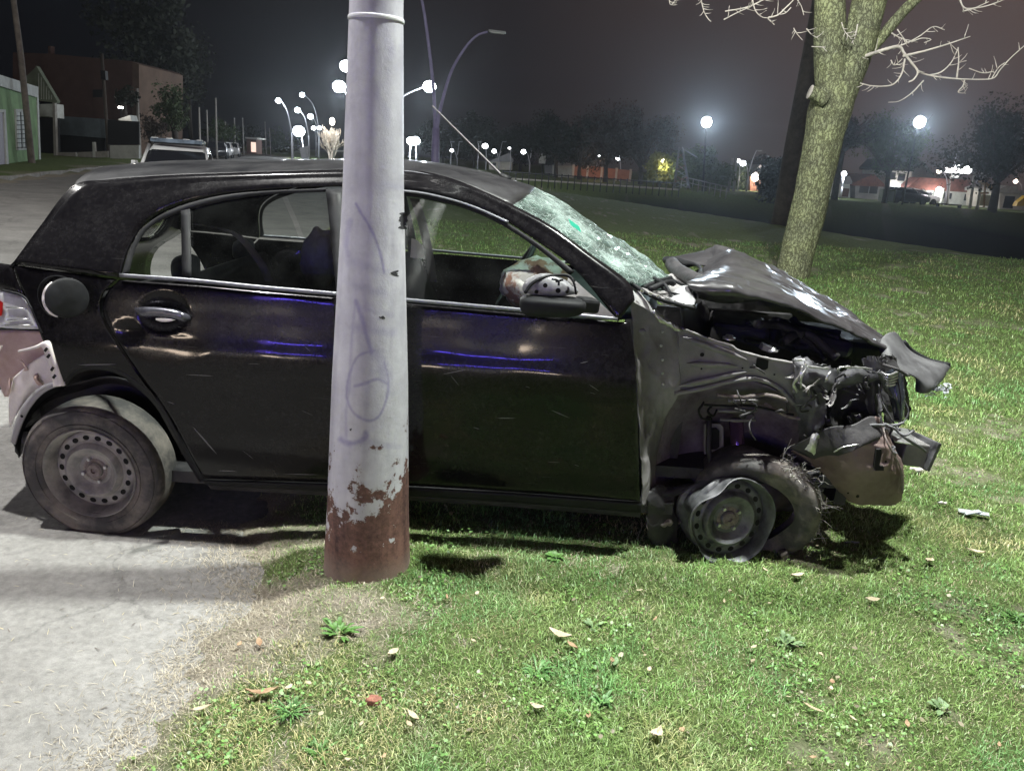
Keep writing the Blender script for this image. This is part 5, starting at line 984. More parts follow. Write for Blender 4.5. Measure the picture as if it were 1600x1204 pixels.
# --- wheels
MW = Matrix(((1, 0, 0, 0), (0, 0, -1, 0), (0, 1, 0, 0), (0, 0, 0, 1)))
def wheel(c, rot, nm_steel, n_holes, flat_=False, tyre=True, phase=0.0):
    root = bpy.data.objects.new('wheel', None); C.objects.link(root); root.parent = car; root.location = Vector(c)-car.location; root.rotation_euler = rot
    root.empty_display_size = .05
    def put(mb, name, m_, sm=True, ang=35, **k):
        o = mb.build(name, m_, None, sm, angle=ang, **k); o.parent = root; return o
    if tyre:
        def tdef(p, a, r, h):
            q = max(0.0, -math.sin(a)-.93); return p+Vector((0, q*.20*(r-.16)/.13, 0))+Vector((0, 0, (.06*q if h > 0 else -.06*q)))
        prof = [(.180, -.08), (.205, -.092), (.24, -.098), (.268, -.09), (.284, -.072), (.289, -.05), (.291, -.02), (.291, .02), (.289, .05), (.286, .066), (.279, .080), (.270, .088), (.262, .091), (.250, .0955), (.236, .0965), (.222, .0945), (.208, .0905), (.199, .088), (.190, .080), (.181, .072)]
        put(MB().lathe(prof, MW, 96, deform=tdef, close=True), 'tyre', m_rub, ang=60)
        for r_ in (.268, .215): put(MB().lathe([(r_-.0018, .0885 if r_ > .25 else .093), (r_, .0925 if r_ > .25 else .0965), (r_+.0018, .0880 if r_ > .25 else .0925)], MW, 72), 'tyre_ridge', m_rub)
    def rdef(p, a, r, h):
        if not flat_ or r < .14: return p
        w = ((r-.14)/.055)
        d1 = math.exp(-((a-R(118))/R(22))**2); d2 = math.exp(-((a-R(205))/R(24))**2); d3 = math.exp(-((a-R(150))/R(14))**2); d4 = math.exp(-((a-R(330))/R(16))**2)
        rr = -.030*d1*w+.010*d3*w-.022*d2*w-.008*d4*w+.003*w*math.sin(5*a)
        u = Vector((math.cos(a), math.sin(a), 0)); return p+u*rr+Vector((0, 0, w*(.020*d1-.03*d2+.012*d3)))
    put(MB().lathe([(.150, -.085), (.178, -.08), (.180, -.06), (.168, -.045), (.167, .0), (.170, .035), (.176, .052), (.178, .066), (.182, .076), (.189, .079), (.192, .086), (.188, .090), (.184, .085), (.180, .078), (.176, .066), (.171, .045), (.166, .028)], MW, 96, deform=rdef), 'rim', nm_steel, ang=40)
    put(MB().lathe([(.170, .020), (.165, .029), (.157, .037), (.150, .040), (.130, .040), (.120, .046), (.113, .062), (.103, .070), (.090, .065), (.076, .048), (.064, .040), (.046, .040), (.034, .040), (.032, .052), (.026, .056), (.012, .056), (.010, .050), (.0, .050)], MW, 96, deform=None), 'wheel_disc', nm_steel, ang=30)
    put(MB().lathe([(.050, .0412), (.033, .0412), (.031, .053), (.026, .058), (.011, .058), (.009, .051), (0, .051)], MW, 40), 'hub_cap', m_hub, ang=30)
    h0 = MB().add([(0, 0, 0)]+[(.0105*math.cos(k*PI/7), .0135*math.sin(k*PI/7), 0) for k in range(14)], [(0, k+1, (k+1) % 14+1) for k in range(14)])
    ho = None
    for k in range(n_holes):
        a = 2*PI*k/n_holes+phase
        if ho is None: ho = put(h0, 'vent_hole', m_hole, False, None); q = ho
        else: q = ho.copy(); C.objects.link(q); q.parent = root
        q.matrix_local = MW @ Matrix.Translation((.140*math.cos(a), .140*math.sin(a), .0415)) @ Matrix.Rotation(a, 4, 'Z')
    b0 = MB().lathe([(0, .018), (.006, .018), (.0085, .014), (.0085, 0)], Matrix.Identity(4), 6); bo = None
    for k in range(4):
        a = 2*PI*k/4+.35+phase
        if bo is None: bo = put(b0, 'wheel_bolt', m_edge, False, None); q = bo
        else: q = bo.copy(); C.objects.link(q); q.parent = root
        q.matrix_local = MW @ Matrix.Translation((.050*math.cos(a), .050*math.sin(a), .038))
    return root
w1 = wheel(S(158, 727, 2.925)+Vector((0, 0, 0)), (R(1.5), 0, R(-2)), m_steel, 18)
w2 = wheel(S(1130, 803, 2.95), (R(-4), R(-6), R(14)), m_steel2, 16, flat_=True, tyre=False, phase=.1); w2['label'] = 'front wheel on its bent bare rim'
for (yy) in (2*YC-2.93,):
    q = copy_tree(w1, car); q.location = Vector((-1.60, yy, .295))-car.location; q.rotation_euler = (0, 0, PI)
    q = copy_tree(w1, car); q.location = Vector((.86, yy, .32))-car.location; q.rotation_euler = (0, 0, PI)
# burst tyre: flattened carcass hanging off the rim
tc_ = S(1172, 798, 2.985); rows = []; NB = 90
nrm = Vector((-.30, -.88, -.20)).normalized(); ux = Vector((0, 0, 1)).cross(nrm).normalized(); uz = nrm.cross(ux).normalized()
if ux.x < 0: ux = -ux; 
uz = Vector((0, 0, 1))-nrm*nrm.z; uz.normalize()
for i in range(NB):
    a = 2*PI*i/NB; row = []
    rx_, rz_ = .252+.012*math.sin(2*a+.6), .248+.01*math.sin(3*a)
    for (dr, dh) in [(-.088, .012), (-.055, .030), (-.02, .038), (.006, .026), (.014, .0), (.010, -.05), (.012, -.10), (-.01, -.125), (-.05, -.13), (-.07, -.12), (-.04, -.10), (-.02, -.05), (-.03, .0), (-.06, .0)]:
        w = 1+.10*math.sin(7*a)*(.3 if dr > 0 else .12); h = dh*(1+.25*math.sin(3*a+1))
        p = tc_+ux*((rx_+dr)*math.cos(a))+uz*((rz_+dr)*math.sin(a))+nrm*h
        p += Vector((n3(p, 9, 2), n3(p, 9, 5), n3(p, 9, 8)))*.014
        if p.z < .06: p.z = .06+(p.z-.06)*.12
        row.append(p)
    rows.append(row)
rows.append(rows[0])
bt = MB().grid(rows, wrap=True).build('burst_tyre', m_rub, car, True, angle=70); bt['label'] = 'shredded front tyre peeled off its rim'
random.seed(77); fib = MB()
for i in range(420):
    a = random.uniform(-.35, 1.25); p = tc_+ux*(.262*math.cos(a))+uz*(.258*math.sin(a))+nrm*random.uniform(-.12, .03); pts = [p]
    d = (ux*math.cos(a)+uz*math.sin(a)+Vector((random.uniform(-.8, .8), random.uniform(-.8, .3), random.uniform(-.8, .8)))).normalized()
    L = random.uniform(.006, .024) if random.random() < .93 else random.uniform(.05, .09)
    for k in range(5): d = (d+Vector((random.uniform(-.6, .6), random.uniform(-.6, .6), random.uniform(-.6, .5)))).normalized(); pts.append(pts[-1]+d*L/4)
    fib.tube(pts, [.0016, .0016, .0015, .0013, .001, .0006], 4)
o = fib.build('frayed_cord', mat('tyre_cord', (.40, .385, .36), .85), bt, True); o['kind'] = 'stuff'
MB().tube([S(*q) for q in crv([(1188, 716, 2.98), (1205, 718, 2.97), (1216, 735, 2.96), (1226, 748, 2.97), (1240, 728, 2.96), (1246, 722, 2.96), (1247, 730, 2.96)], 26)], .0035, 6).build('cord_strand', mat('cord_strand', (.34, .33, .30), .8), bt, True)
for (x, y, rr_) in [(1228, 873, -.5)]:
    MB().box(S(x, y, 2.92), (.035, .04, .085), ry=rr_).build('rubber_chunk', m_rub, bt, False, bevel=.008)
MB().lathe([(.0, -.02), (.12, -.02), (.12, -.04), (.0, -.04)], Matrix.Translation(S(1135, 800, 3.05)) @ MW, 40).build('brake_disc', m_hub, car, True, angle=30)
MB().tube([S(1140, 800, 3.05), S(1150, 770, 3.3), S(1150, 760, 3.6)], .03, 10).build('drive_shaft', m_dark, car, True)
# --- cabin
def seat(x, y, w):
    s = patch('seat', [[(x-.28, y-w, .36), (x+.25, y-w, .42)], [(x-.28, y-w*.6, .46), (x+.27, y-w*.6, .50)], [(x-.28, y+w*.6, .46), (x+.27, y+w*.6, .50)], [(x-.28, y+w, .36), (x+.25, y+w, .42)]], m_cab, car, 12, 14, .06, px=False)
    patch('backrest', [[(x-.22, y-w*.9, .45), (x-.36, y-w, .80), (x-.46, y-w*.75, 1.06)], [(x-.16, y-w*.4, .45), (x-.30, y-w*.4, .80), (x-.43, y-w*.35, 1.08)], [(x-.16, y+w*.4, .45), (x-.30, y+w*.4, .80), (x-.43, y+w*.35, 1.08)], [(x-.22, y+w*.9, .45), (x-.36, y+w, .80), (x-.46, y+w*.75, 1.06)]], m_cab, s, 14, 14, .10, px=False)
    blob((x-.47, y, 1.17), (.05, .13, .09), lambda d: sq(d, .7)).build('headrest', m_cab, s, True)
    MB().tube([(x-.46, y-.05, 1.02), (x-.47, y-.05, 1.12)], .007, 6).tube([(x-.46, y+.05, 1.02), (x-.47, y+.05, 1.12)], .007, 6).build('headrest_post', m_edge, s, True)
seat(-.17, 3.27, .25); seat(-.17, 3.99, .25)
rbx = -1.06
rsx = patch('rear_seat', [[(rbx-.25, 3.05, .42), (rbx+.2, 3.05, .45)], [(rbx-.25, 3.4, .48), (rbx+.2, 3.4, .50)], [(rbx-.25, 3.86, .48), (rbx+.2, 3.86, .50)], [(rbx-.25, 4.2, .42), (rbx+.2, 4.2, .45)]], m_cab, car, 10, 16, .08, px=False)
patch('rear_backrest', [[(rbx-.2, 3.03, .45), (rbx-.38, 3.05, 1.0)], [(rbx-.16, 3.3, .45), (rbx-.35, 3.3, 1.02)], [(rbx-.16, 3.95, .45), (rbx-.35, 3.95, 1.02)], [(rbx-.2, 4.23, .45), (rbx-.38, 4.2, 1.0)]], m_cab, rsx, 10, 18, .1, px=False)
for y in (3.28, 3.98): blob((rbx-.37, y, 1.05), (.04, .10, .055), lambda d: sq(d, .7)).build('rear_headrest', m_cab, rsx, True)
patch('dashboard', [[(.18, 2.95, .72), (.16, 3.3, .72), (.16, 3.96, .72), (.18, 4.3, .72)], [(.14, 2.95, .92), (.08, 3.3, .94), (.08, 3.96, .94), (.14, 4.3, .92)], [(.24, 2.95, 1.0), (.2, 3.3, 1.02), (.2, 3.96, 1.02), (.24, 4.3, 1.0)], [(.52, 2.98, 1.03), (.6, 3.3, 1.03), (.6, 3.96, 1.03), (.52, 4.28, 1.03)]], m_plas, car, 22, 18, .02, px=False, rough=.006)
Ms = Matrix.Translation((-.02, 4.0, 1.0)) @ Matrix.Rotation(R(-62), 4, 'Y')
MB().lathe([(.18+.014*math.cos(a), .014*math.sin(a)) for a in [2*PI*k/8 for k in range(8)]], Ms, 40, close=True).box(Ms @ Vector((0, 0, 0)), (.04, .34, .05)).build('steering_wheel', m_plas, car, True)
bagc = S(842, 450, 3.12)
blob(bagc, (.15, .17, .125), lambda d: d*(1+.22*noise.noise(d*1.6)+.08*noise.noise(d*5))*(1 if d.z > -.3 else .9), 36, 26).build('airbag', m_bag, car, True)
blob(S(500, 405, 4.1), (.10, .10, .16), lambda d: d*(1+.2*noise.noise(d*2.2)), 30, 20).build('side_airbag', mat('dusty_cloth', (.40, .36, .33), .9, var=.3, vscale=14, bump=.004, bscale=30), car, True)
for pts in ([(640, 310, 3.1), (652, 345, 3.12), (664, 400, 3.15), (670, 440, 3.2)], [(300, 350, 3.15), (360, 365, 3.3), (400, 410, 3.3), (414, 440, 3.3)]):
    P_ = [S(*q) for q in crv(pts, 16)]; MB().grid([[p, p+Vector((.035, .01, 0))] for p in P_]).build('seat_belt', mat('belt_webbing', (.11, .105, .10), .7), car, True, solid=.002)
MB().grid([[S(643, 372, 3.2), S(651, 375, 3.2), S(662, 385, 3.22)], [S(641, 402, 3.2), S(652, 404, 3.2), S(664, 402, 3.22)]]).build('pale_seat_patch', m_wh, car, False, solid=.003)  # small pale patch beside the front seat
patch('headliner', [[(-1.7, 3.2, 1.40), (-.8, 3.12, 1.45), (-.15, 3.15, 1.38)], [(-1.7, YC, 1.45), (-.8, YC, 1.49), (-.05, YC, 1.42)], [(-1.7, 4.06, 1.40), (-.8, 4.14, 1.45), (-.15, 4.11, 1.38)]], m_cab, car, 16, 12, .006, px=False)
# scratches: thin scrapes in the paint
random.seed(15); sc_ = MB()
for (x, y, L, a, w) in [(776, 653, 30, .0, 1.2), (300, 665, 60, .85, 2), (290, 585, 45, .05, 1.2), (122, 570, 60, -.02, 1.6), (860, 640, 34, .4, 1), (920, 600, 20, .6, .8), (690, 585, 40, -.2, .8), (160, 655, 22, .0, 1.2), (440, 740, 60, .02, 1), (340, 735, 30, .02, 1.4)] + [(random.uniform(200, 980), random.uniform(480, 740), random.uniform(5, 26), random.uniform(-.3, .9), random.uniform(.4, .9)) for _ in range(20)]:
    if 505 < x < 650: continue
    d = (math.cos(a), math.sin(a)); nrm2 = (-d[1], d[0])
    sc_.grid([[bm_(x+d[0]*L*q+nrm2[0]*w*s*(1-abs(2*q-1)**3), y+d[1]*L*q+nrm2[1]*w*s*(1-abs(2*q-1)**3), -.0012) for s in (-.5, .5)] for q in (0, .2, .4, .6, .8, 1)])
o = sc_.build('scratch', mat('scraped_paint', (.13, .13, .135), .6), car, False); o['kind'] = 'stuff'
# debris in the grass
def debris(name, px, py, size, label, cat, m_, n=3, z=.06, rz=0):
    c = Gp(px, py, z); c.z = float(lawn_h(np.array([c.x]), np.array([c.y]))[0])+.02; mb = MB()
    for i in range(n): mb.box(c+Vector((random.uniform(-1, 1)*size[0]*.4, random.uniform(-1, 1)*size[1]*.4, i*.003)), (size[0]*random.uniform(.4, 1), size[1]*random.uniform(.4, 1), size[2]), rz=rz+random.uniform(-.4, .4), rx=random.uniform(-.2, .2), ry=random.uniform(-.2, .2))
    return tag(mb.build(name, m_, None, False, bevel=.001), label, cat, 'crash debris in the grass')
m_cl = mat('clear_shard', (.7, .75, .8), .15, metal=.3)
debris('glass_shard', 1510, 806, (.14, .035, .006), 'clear strip of broken lamp plastic on the grass right of the wreck', 'debris', m_cl)
debris('plastic_shard', 1472, 790, (.03, .02, .01), 'small white shard left of the clear strip', 'debris', m_wh, 2)
debris('plastic_shard', 1430, 738, (.05, .03, .01), 'pale crumbs of plastic under the crash box', 'debris', m_wh, 5)
debris('metal_scrap', 1330, 850, (.05, .012, .004), 'bent metal scrap in the shadow under the nose', 'debris', m_torn, 3)
# ------------------------------------------------------------------ surroundings
class Wall:
    """vertical plane through ground points A, B; f(px,py,o) = where that column/row of the photo meets it, o metres towards the viewer"""
    def __init__(s, A, B):
        s.A = Vector((A[0], A[1], 0)); s.d = (Vector((B[0], B[1], 0))-s.A).normalized(); s.n = Vector((s.d.y, -s.d.x, 0))
        if s.n.dot(s.A-Vector((0, 0, 0))) > 0: s.n = -s.n
    def f(s, px, py, o=0.0):
        r = ray(px, py); t = (s.A+s.n*o-CO).dot(s.n)/r.dot(s.n); return CO+r*t
    def piece(s, name, poly, o, dep, m_, parent, **k):
        P = [s.f(x, y, o) for x, y in poly]
        for p in P:
            if p.z < -.4: p.z = -.4
        return MB().prism(P, -s.n*dep).build(name, m_, parent, False, **k)
    def rect(s, name, x0, y0, x1, y1, o, dep, m_, parent, **k):
        a = s.f(x0, y0, o); b = s.f(x1, y1, o); z0, z1 = min(a.z, b.z), max(a.z, b.z)
        P = [Vector((a.x, a.y, z0)), Vector((b.x, b.y, z0)), Vector((b.x, b.y, z1)), Vector((a.x, a.y, z1))]
        return MB().prism(P, -s.n*dep).build(name, m_, parent, False, **k)
def facing(px, Y): p = at(px, Y, 0); return Wall((p.x, Y), (p.x+1, Y))
m_green = mat('green_render', (.16, .27, .12), .85, var=.25, vscale=1.2, bump=.004, bscale=20); m_white = mat('white_render', (.46, .48, .46), .8, var=.15, vscale=2)
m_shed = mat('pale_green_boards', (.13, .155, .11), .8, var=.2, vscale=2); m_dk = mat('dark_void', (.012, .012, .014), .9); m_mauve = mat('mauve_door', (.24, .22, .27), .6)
m_brown = mat('brown_brick_wall', (.07, .035, .028), .9, col2=(.10, .055, .045), vscale=.8); m_slate = mat('blue_grey_sheet', (.10, .13, .15), .7, var=.25, vscale=1)
m_cream = mat('cream_wall', (.50, .47, .42), .85, var=.15, vscale=1.2); m_terra = mat('terracotta_roof', (.16, .06, .045), .85, var=.3, vscale=3); m_pane = mat('dark_pane', (.02, .022, .028), .15)
m_grey = mat('grey_wall', (.25, .25, .26), .85, var=.2, vscale=1.5); m_orange = mat('orange_brick', (.36, .17, .11), .85, col2=(.26, .12, .08), vscale=2)
m_wood = mat('utility_pole_wood', (.13, .11, .095), .85, var=.3, vscale=4); m_bark0 = mat('dark_bark', (.05, .042, .035), .9, var=.3, vscale=5)
m_conp = mat('concrete_post', (.30, .29, .27), .85, var=.2, vscale=3)
def house(name, loc, label, cat='house', group=None): return empty(name, loc, label, cat, group)
# green corner house
A = Gp(-60, 268, .14); B = Gp(62, 251, .14); W1 = Wall(A, B)
h1 = house('green_house', Gp(30, 254, .14), 'low green house with a white parapet and a barred white window at the far left')
W1.piece('wall', [(-70, 275), (63, 251), (59, 138), (-70, 98)], 0, 4, m_green, h1)
W1.piece('parapet', [(-72, 112), (60, 153), (60, 136), (-72, 94)], .12, 4.2, m_white, h1)
W1.piece('corner_strip', [(58, 152), (60.5, 152), (64, 251), (61.5, 252)], .03, .2, m_white, h1)
dr = W1.piece('door', [(-10, 176), (7, 175), (11, 257), (-8, 260)], .02, .1, m_mauve, h1)
W1.piece('door_frame', [(-12, 170), (9, 171.5), (14, 257), (10.5, 257), (6.5, 176), (-12, 175)], .07, .1, m_white, dr)
wd = W1.piece('window', [(27, 175), (38.5, 175), (42, 231), (29, 232)], .015, .1, mat('curtained_pane', (.42, .46, .44), .6), h1)
for pl in ([(25, 170.5), (47, 171.5), (47, 175.5), (25, 174.5)], [(25, 171), (27.5, 171), (30.5, 234), (28, 234)], [(28, 230.5), (48, 229.5), (48, 233.5), (28, 235)], [(44, 172), (47, 172), (49, 233), (46, 233)]): W1.piece('frame', pl, .07, .1, m_white, wd)
for i in range(8): W1.piece('bar', [(27, 181+i*7), (45, 180.6+i*7), (45, 181.8+i*7), (27, 182.2+i*7)], .10, .02, m_blk, wd)
for i in range(2): W1.piece('bar', [(32+i*6, 175), (32.8+i*6, 175), (35.5+i*6, 232), (34.7+i*6, 232)], .12, .02, m_blk, wd)
# gabled carport shed
W2 = facing(60, 44); h2 = house('gabled_shed', at(72, 44, .1), 'pale boarded gable over a dark open carport behind the green house', 'shed')
gw = W2.piece('gable', [(38, 122), (56, 105), (88, 158), (62, 155), (40, 150)], 0, .3, m_shed, h2)
for i in range(7):
    x = 60+i*4; y0 = 105+(x-56)*1.66+2; 
    if y0 < 154: W2.piece('board', [(x, y0), (x+.6, y0+1), (x+.6, 155.5), (x, 155.5)], .03, .04, m_white, gw)
W2.piece('roof_edge', [(55.5, 103), (57, 103.5), (89.5, 158.5), (88, 161), (56, 107)], .1, .3, m_shed, h2); W2.piece('fascia', [(58, 154), (88.5, 158), (88.5, 161), (58, 157)], .08, .2, m_shed, h2)
W2.piece('wall_box', [(60, 163), (83, 162), (84, 184), (76, 182), (61, 182)], -.5, 1, m_white, h2); W2.piece('post', [(82, 160), (85.5, 160), (88, 243), (84, 243)], 0, .2, m_conp, h2)
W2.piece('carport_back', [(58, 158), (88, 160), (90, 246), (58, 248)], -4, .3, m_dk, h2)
# brown building behind
W3 = facing(140, 60); h3 = house('brown_building', at(140, 60, 0), 'tall dark red-brown brick building behind the sheds', 'building')
W3.piece('wall', [(20, 82), (75, 84), (207, 96), (207, 245), (20, 245)], 0, 8, m_brown, h3); W3.piece('end_wall', [(207, 96), (217, 101), (218, 245), (207, 245)], -.02, 7.5, mat('lighter_brick', (.12, .08, .06), .9, var=.2, vscale=1), h3)
W3.piece('chimney', [(75, 72), (79, 72), (79, 86), (75, 86)], -1, .5, m_brown, h3)
W3.piece('window', [(145, 140), (160, 140), (160, 152), (145, 152)], .03, .05, m_dk, h3)
W4 = facing(120, 52); h4 = house('metal_shed', at(125, 52, 0), 'low blue-grey sheet metal shed in front of the brown building', 'shed')
W4.piece('roof', [(88, 181), (163, 186), (165, 216), (88, 210)], 0, 3, m_slate, h4); W4.piece('wall', [(89, 208), (164, 214), (164, 246), (89, 246)], -.4, 2, m_dk, h4)
W5 = facing(190, 46); lw = house('white_yard_wall', at(195, 46, 0), 'short white yard wall with a dark metal gate above it', 'wall')
W5.piece('panel', [(172, 227), (217, 227), (217, 248), (172, 248)], 0, .2, m_white, lw); W5.piece('gate', [(168, 187), (217, 190), (217, 226), (168, 226)], -.1, .1, m_dk, lw)
wl2 = house('low_garden_wall', at(128, 45, 0), 'low pale garden wall between the carport and the dark pole', 'wall'); W6 = facing(120, 45)
W6.piece('panel', [(88, 238), (118, 238), (118, 246), (88, 246)], 0, .2, m_conp, wl2); W6.piece('panel', [(122, 238), (168, 236), (168, 246), (122, 247)], 0, .2, m_conp, wl2); W6.piece('post', [(144, 222), (147, 222), (149, 246), (145, 246)], .05, .2, m_white, wl2)
# a small lit wall lamp with awning
wl = house('lit_awning', at(196, 47, 1.5), 'small white awning lit by a wall lamp beside the dark gate', 'awning'); W7 = facing(196, 47)
W7.piece('canopy', [(185, 186), (203, 180), (206, 190), (186, 196)], .2, .8, m_white, wl); ml_ = MB().box(W7.f(188.5, 168, .4), (.22, .12, .10)).build('wall_lamp', emis('warm_white_lamp', (1, .95, .88), 14), wl, False)
lamp('awning_light', W7.f(189, 170, .9), 22, (1, .93, .85), .08)
# utility poles
def upole(pts, r0, r1, label, m_=m_wood, arms=0, group='utility poles along the far footway', name='utility_pole'):
    P = [S(x, y, Y) for x, y, Y in pts]; base = P[-1].copy(); base.z = float(lawn_h(np.array([base.x]), np.array([base.y]))[0])-.1; P.append(base); P = P[::-1]
    k = len(P); t_ = empty(name, P[0], label, 'pole', group)
    MB().tube(P, [r0+(r1-r0)*i/(k-1) for i in range(k)], 12).build('shaft', m_, t_, True)
    if arms: 
        c = P[-1]+(P[-2]-P[-1]).normalized()*.4; MB().box(c, (1.4, .1, .12)).build('crossarm', m_, t_, False)
    return t_
upole([(12, -60, 33), (21, 0, 33), (33, 90, 33), (44, 200, 33), (50, 258, 33)], .15, .09, 'leaning grey utility pole in front of the green house')
upole([(159, 84, 48), (163, 140, 48), (168, 215, 48), (170, 246, 48)], .12, .08, 'dark pole with a small transformer in front of the brown building', m_bark0)
MB().box(S(163, 118, 47.8), (.28, .3, .5)).build('transformer', m_blk, bpy.data.objects['utility_pole.001'], False)
upole([(214, 138, 52), (216, 190, 52), (219, 248, 52)], .11, .08, 'grey pole at the corner of the brown building', m_conp)
for px, y0, Y, lb in [(337, 153, 70, 'thin pole rising beside the hedge on the far footway'), (311, 168, 66, 'short thin pole in front of the greener tree'), (323, 172, 74, 'second thin pole right of the greener tree'), (352, 190, 90, 'thin pole behind the parked white cars'), (366, 184, 96, 'faint pole left of the orange kiosk'), (379, 184, 105, 'faint pole just above the orange kiosk'), (414, 190, 115, 'pole left of the first street lamp'), (421, 200, 120, 'shorter pole next to the first street lamp')]:
    upole([(px, y0, Y), (px+1.5, 225, Y)], .09, .07, lb, m_conp)
# far kiosk and parked cars
W8 = facing(395, 96); k1 = house('kiosk', at(396, 96, 0), 'small kiosk with a pinkish lit doorway beside the road', 'kiosk')
W8.rect('wall', 385, 217, 401, 241, 0, 2, m_brown, k1); W8.rect('roof', 383, 214, 402, 218, .3, 3, m_conp, k1); W8.rect('doorway', 392, 222, 400, 238, .05, .05, emis('warm_doorway', (1, .72, .6), .9), k1)
def simple_car(px, Y, yaw, body, label, name='parked_car', group='cars parked along the far kerb', z=0.0, police=False, L=4.2, W=1.72, H=1.48):
    p = at(px, Y, z); r_ = empty(name, p, label, 'car', group, 0); Mx = Matrix.Translation(p) @ Matrix.Rotation(yaw, 4, 'Z')
    def loc(x, y, zz): return Mx @ Vector((x, y, zz))
    sec = [(-L/2, .50, .72, .82), (-L/2+.1, .28, .95, .93), (-L*.30, .22, .98, 1), (0, .20, .98, 1), (L*.22, .22, .95, 1), (L*.40, .25, .88, .95), (L/2-.05, .32, .75, .84), (L/2, .42, .62, .72)]
    rows = []
    for (x, z0, z1, w) in sec:
        hw = W/2*w; rows.append([loc(x, -hw*.86, z0), loc(x, -hw, z0+.12), loc(x, -hw, (z0+z1)/2), loc(x, -hw*.97, z1-.06), loc(x, -hw*.90, z1), loc(x, 0, z1+.03), loc(x, hw*.90, z1), loc(x, hw*.97, z1-.06), loc(x, hw, (z0+z1)/2), loc(x, hw, z0+.12), loc(x, hw*.86, z0)])
    mb = MB().grid(rows, wrap=True); mb.f += [tuple(range(11)), tuple(reversed(range(77, 88)))]; mb.m += [0, 0]; mb.build('body', body, r_, True, angle=50)
    cab = [(-L*.46, .97, 0, .8), (-L*.36, .97, H-.08, .78), (-L*.20, .97, H, .76), (L*.04, .97, H-.02, .76), (L*.24, .92, 0, .86)]
    def ring(x, z1, w): hw = W/2*w; hb = W/2*.92; return [loc(x, -hb, .95), loc(x, -hw, z1-.05), loc(x, -hw*.9, z1), loc(x, hw*.9, z1), loc(x, hw, z1-.05), loc(x, hb, .95)]
    xs = [-L*.44, -L*.37, -L*.22, L*.03, L*.235]; zs_ = [1.05, H-.06, H, H-.13, 1.0]
    MB().grid([ring(x, z1, .78) for x, z1 in zip(xs[1:4], zs_[1:4])]).build('roof', body, r_, True, solid=.03, angle=40)
    def q(name, a, b, c, d, m_, sol=.01): MB().add([a, b, c, d], [(0, 1, 2, 3)]).build(name, m_, r_, False, solid=sol)
    hw = W/2*.78; hb = W/2*.9
    q('windscreen', loc(L*.235, -hb, .96), loc(L*.235, hb, .96), loc(L*.045, hw, H-.17), loc(L*.045, -hw, H-.17), m_pane)
    q('rear_window', loc(-L*.45, -hb, .96), loc(-L*.45, hb, .96), loc(-L*.37, hw, H-.08), loc(-L*.37, -hw, H-.08), m_pane)
    for s in (-1, 1):
        q('side_window', loc(-L*.34, s*(hb+.01), 1.0), loc(L*.15, s*(hb+.01), .98), loc(L*.02, s*(hw+.035), H-.12), loc(-L*.33, s*(hw+.035), H-.12), m_pane)
        for a, b in (((L*.24, hb, .96), (L*.03, hw, H-.03)), ((-L*.45, hb, .96), (-L*.37, hw, H-.06))): MB().tube([loc(a[0], s*a[1], a[2]), loc(b[0], s*b[1], b[2])], .04, 8).build('pillar', body, r_, True)
        MB().box(loc(L*.2, s*(W/2+.09), 1.0), (.1, .18, .12)).build('mirror', body, r_, False, bevel=.02)
        for x in (-L*.31, L*.32):
            MB().lathe([(0, .1), (.2, .1), (.3, .08), (.31, 0), (.3, -.08), (0, -.1)], Mx @ Matrix.Translation((x, s*(W/2-.08), .31)) @ Matrix.Rotation(PI/2, 4, 'X'), 20).build('wheel', m_blk, r_, True, angle=40)
        MB().box(loc(L/2-.06, s*W*.33, .66), (.14, .3, .13)).build('headlight', m_lens, r_, False, bevel=.02)
    return r_, loc
m_wcar = mat('white_car_paint', (.62, .63, .64), .3, coat=.4, var=.08, vscale=3); m_dcar = mat('dark_car_paint', (.02, .022, .028), .3, coat=.4)
pc_, ploc = simple_car(283, 20.5, -PI/2+.34, m_wcar, 'white patrol car with a roof light bar seen over the tail of the wreck', 'patrol_car', None, H=1.47, L=4.2, W=1.70, z=-.06)
lb = MB().box(ploc(-.2, 0, 1.56), (1.35, .26, .10), rz=.0).build('light_bar', mat('light_bar_lens', (.16, .20, .26), .2, coat=.5, var=.4, vscale=4), pc_, False, bevel=.02)
MB().box(ploc(-.2, 0, 1.49), (1.2, .18, .04)).build('bar_mount', m_blk, lb, False)
for s in (-.55, -.2, .2, .52): MB().box(ploc(-.2, s, 1.615), (.12, .12, .02)).build('bar_lamp', m_wcar, lb, False)
# emblem on the flank
ec = S(326, 248, 19.6)
MB().prism([ec+Vector((x*.1, 0, z*.1)) for x, z in [(-1, -.6), (-.2, -.2), (.1, .9), (.5, 1.2), (.8, .5), (.6, -.9), (0, -1), (-.9, -.9)]], (0, .02, 0)).build('door_emblem', m_blk, pc_, False)
simple_car(350, 78, PI/2+.3, m_wcar, 'white car parked beyond the patrol car'); simple_car(362, 88, PI/2+.3, m_wcar, 'second white car parked farther along the kerb'); simple_car(341, 74, PI/2+.3, m_dcar, 'dark car parked between the two white cars')
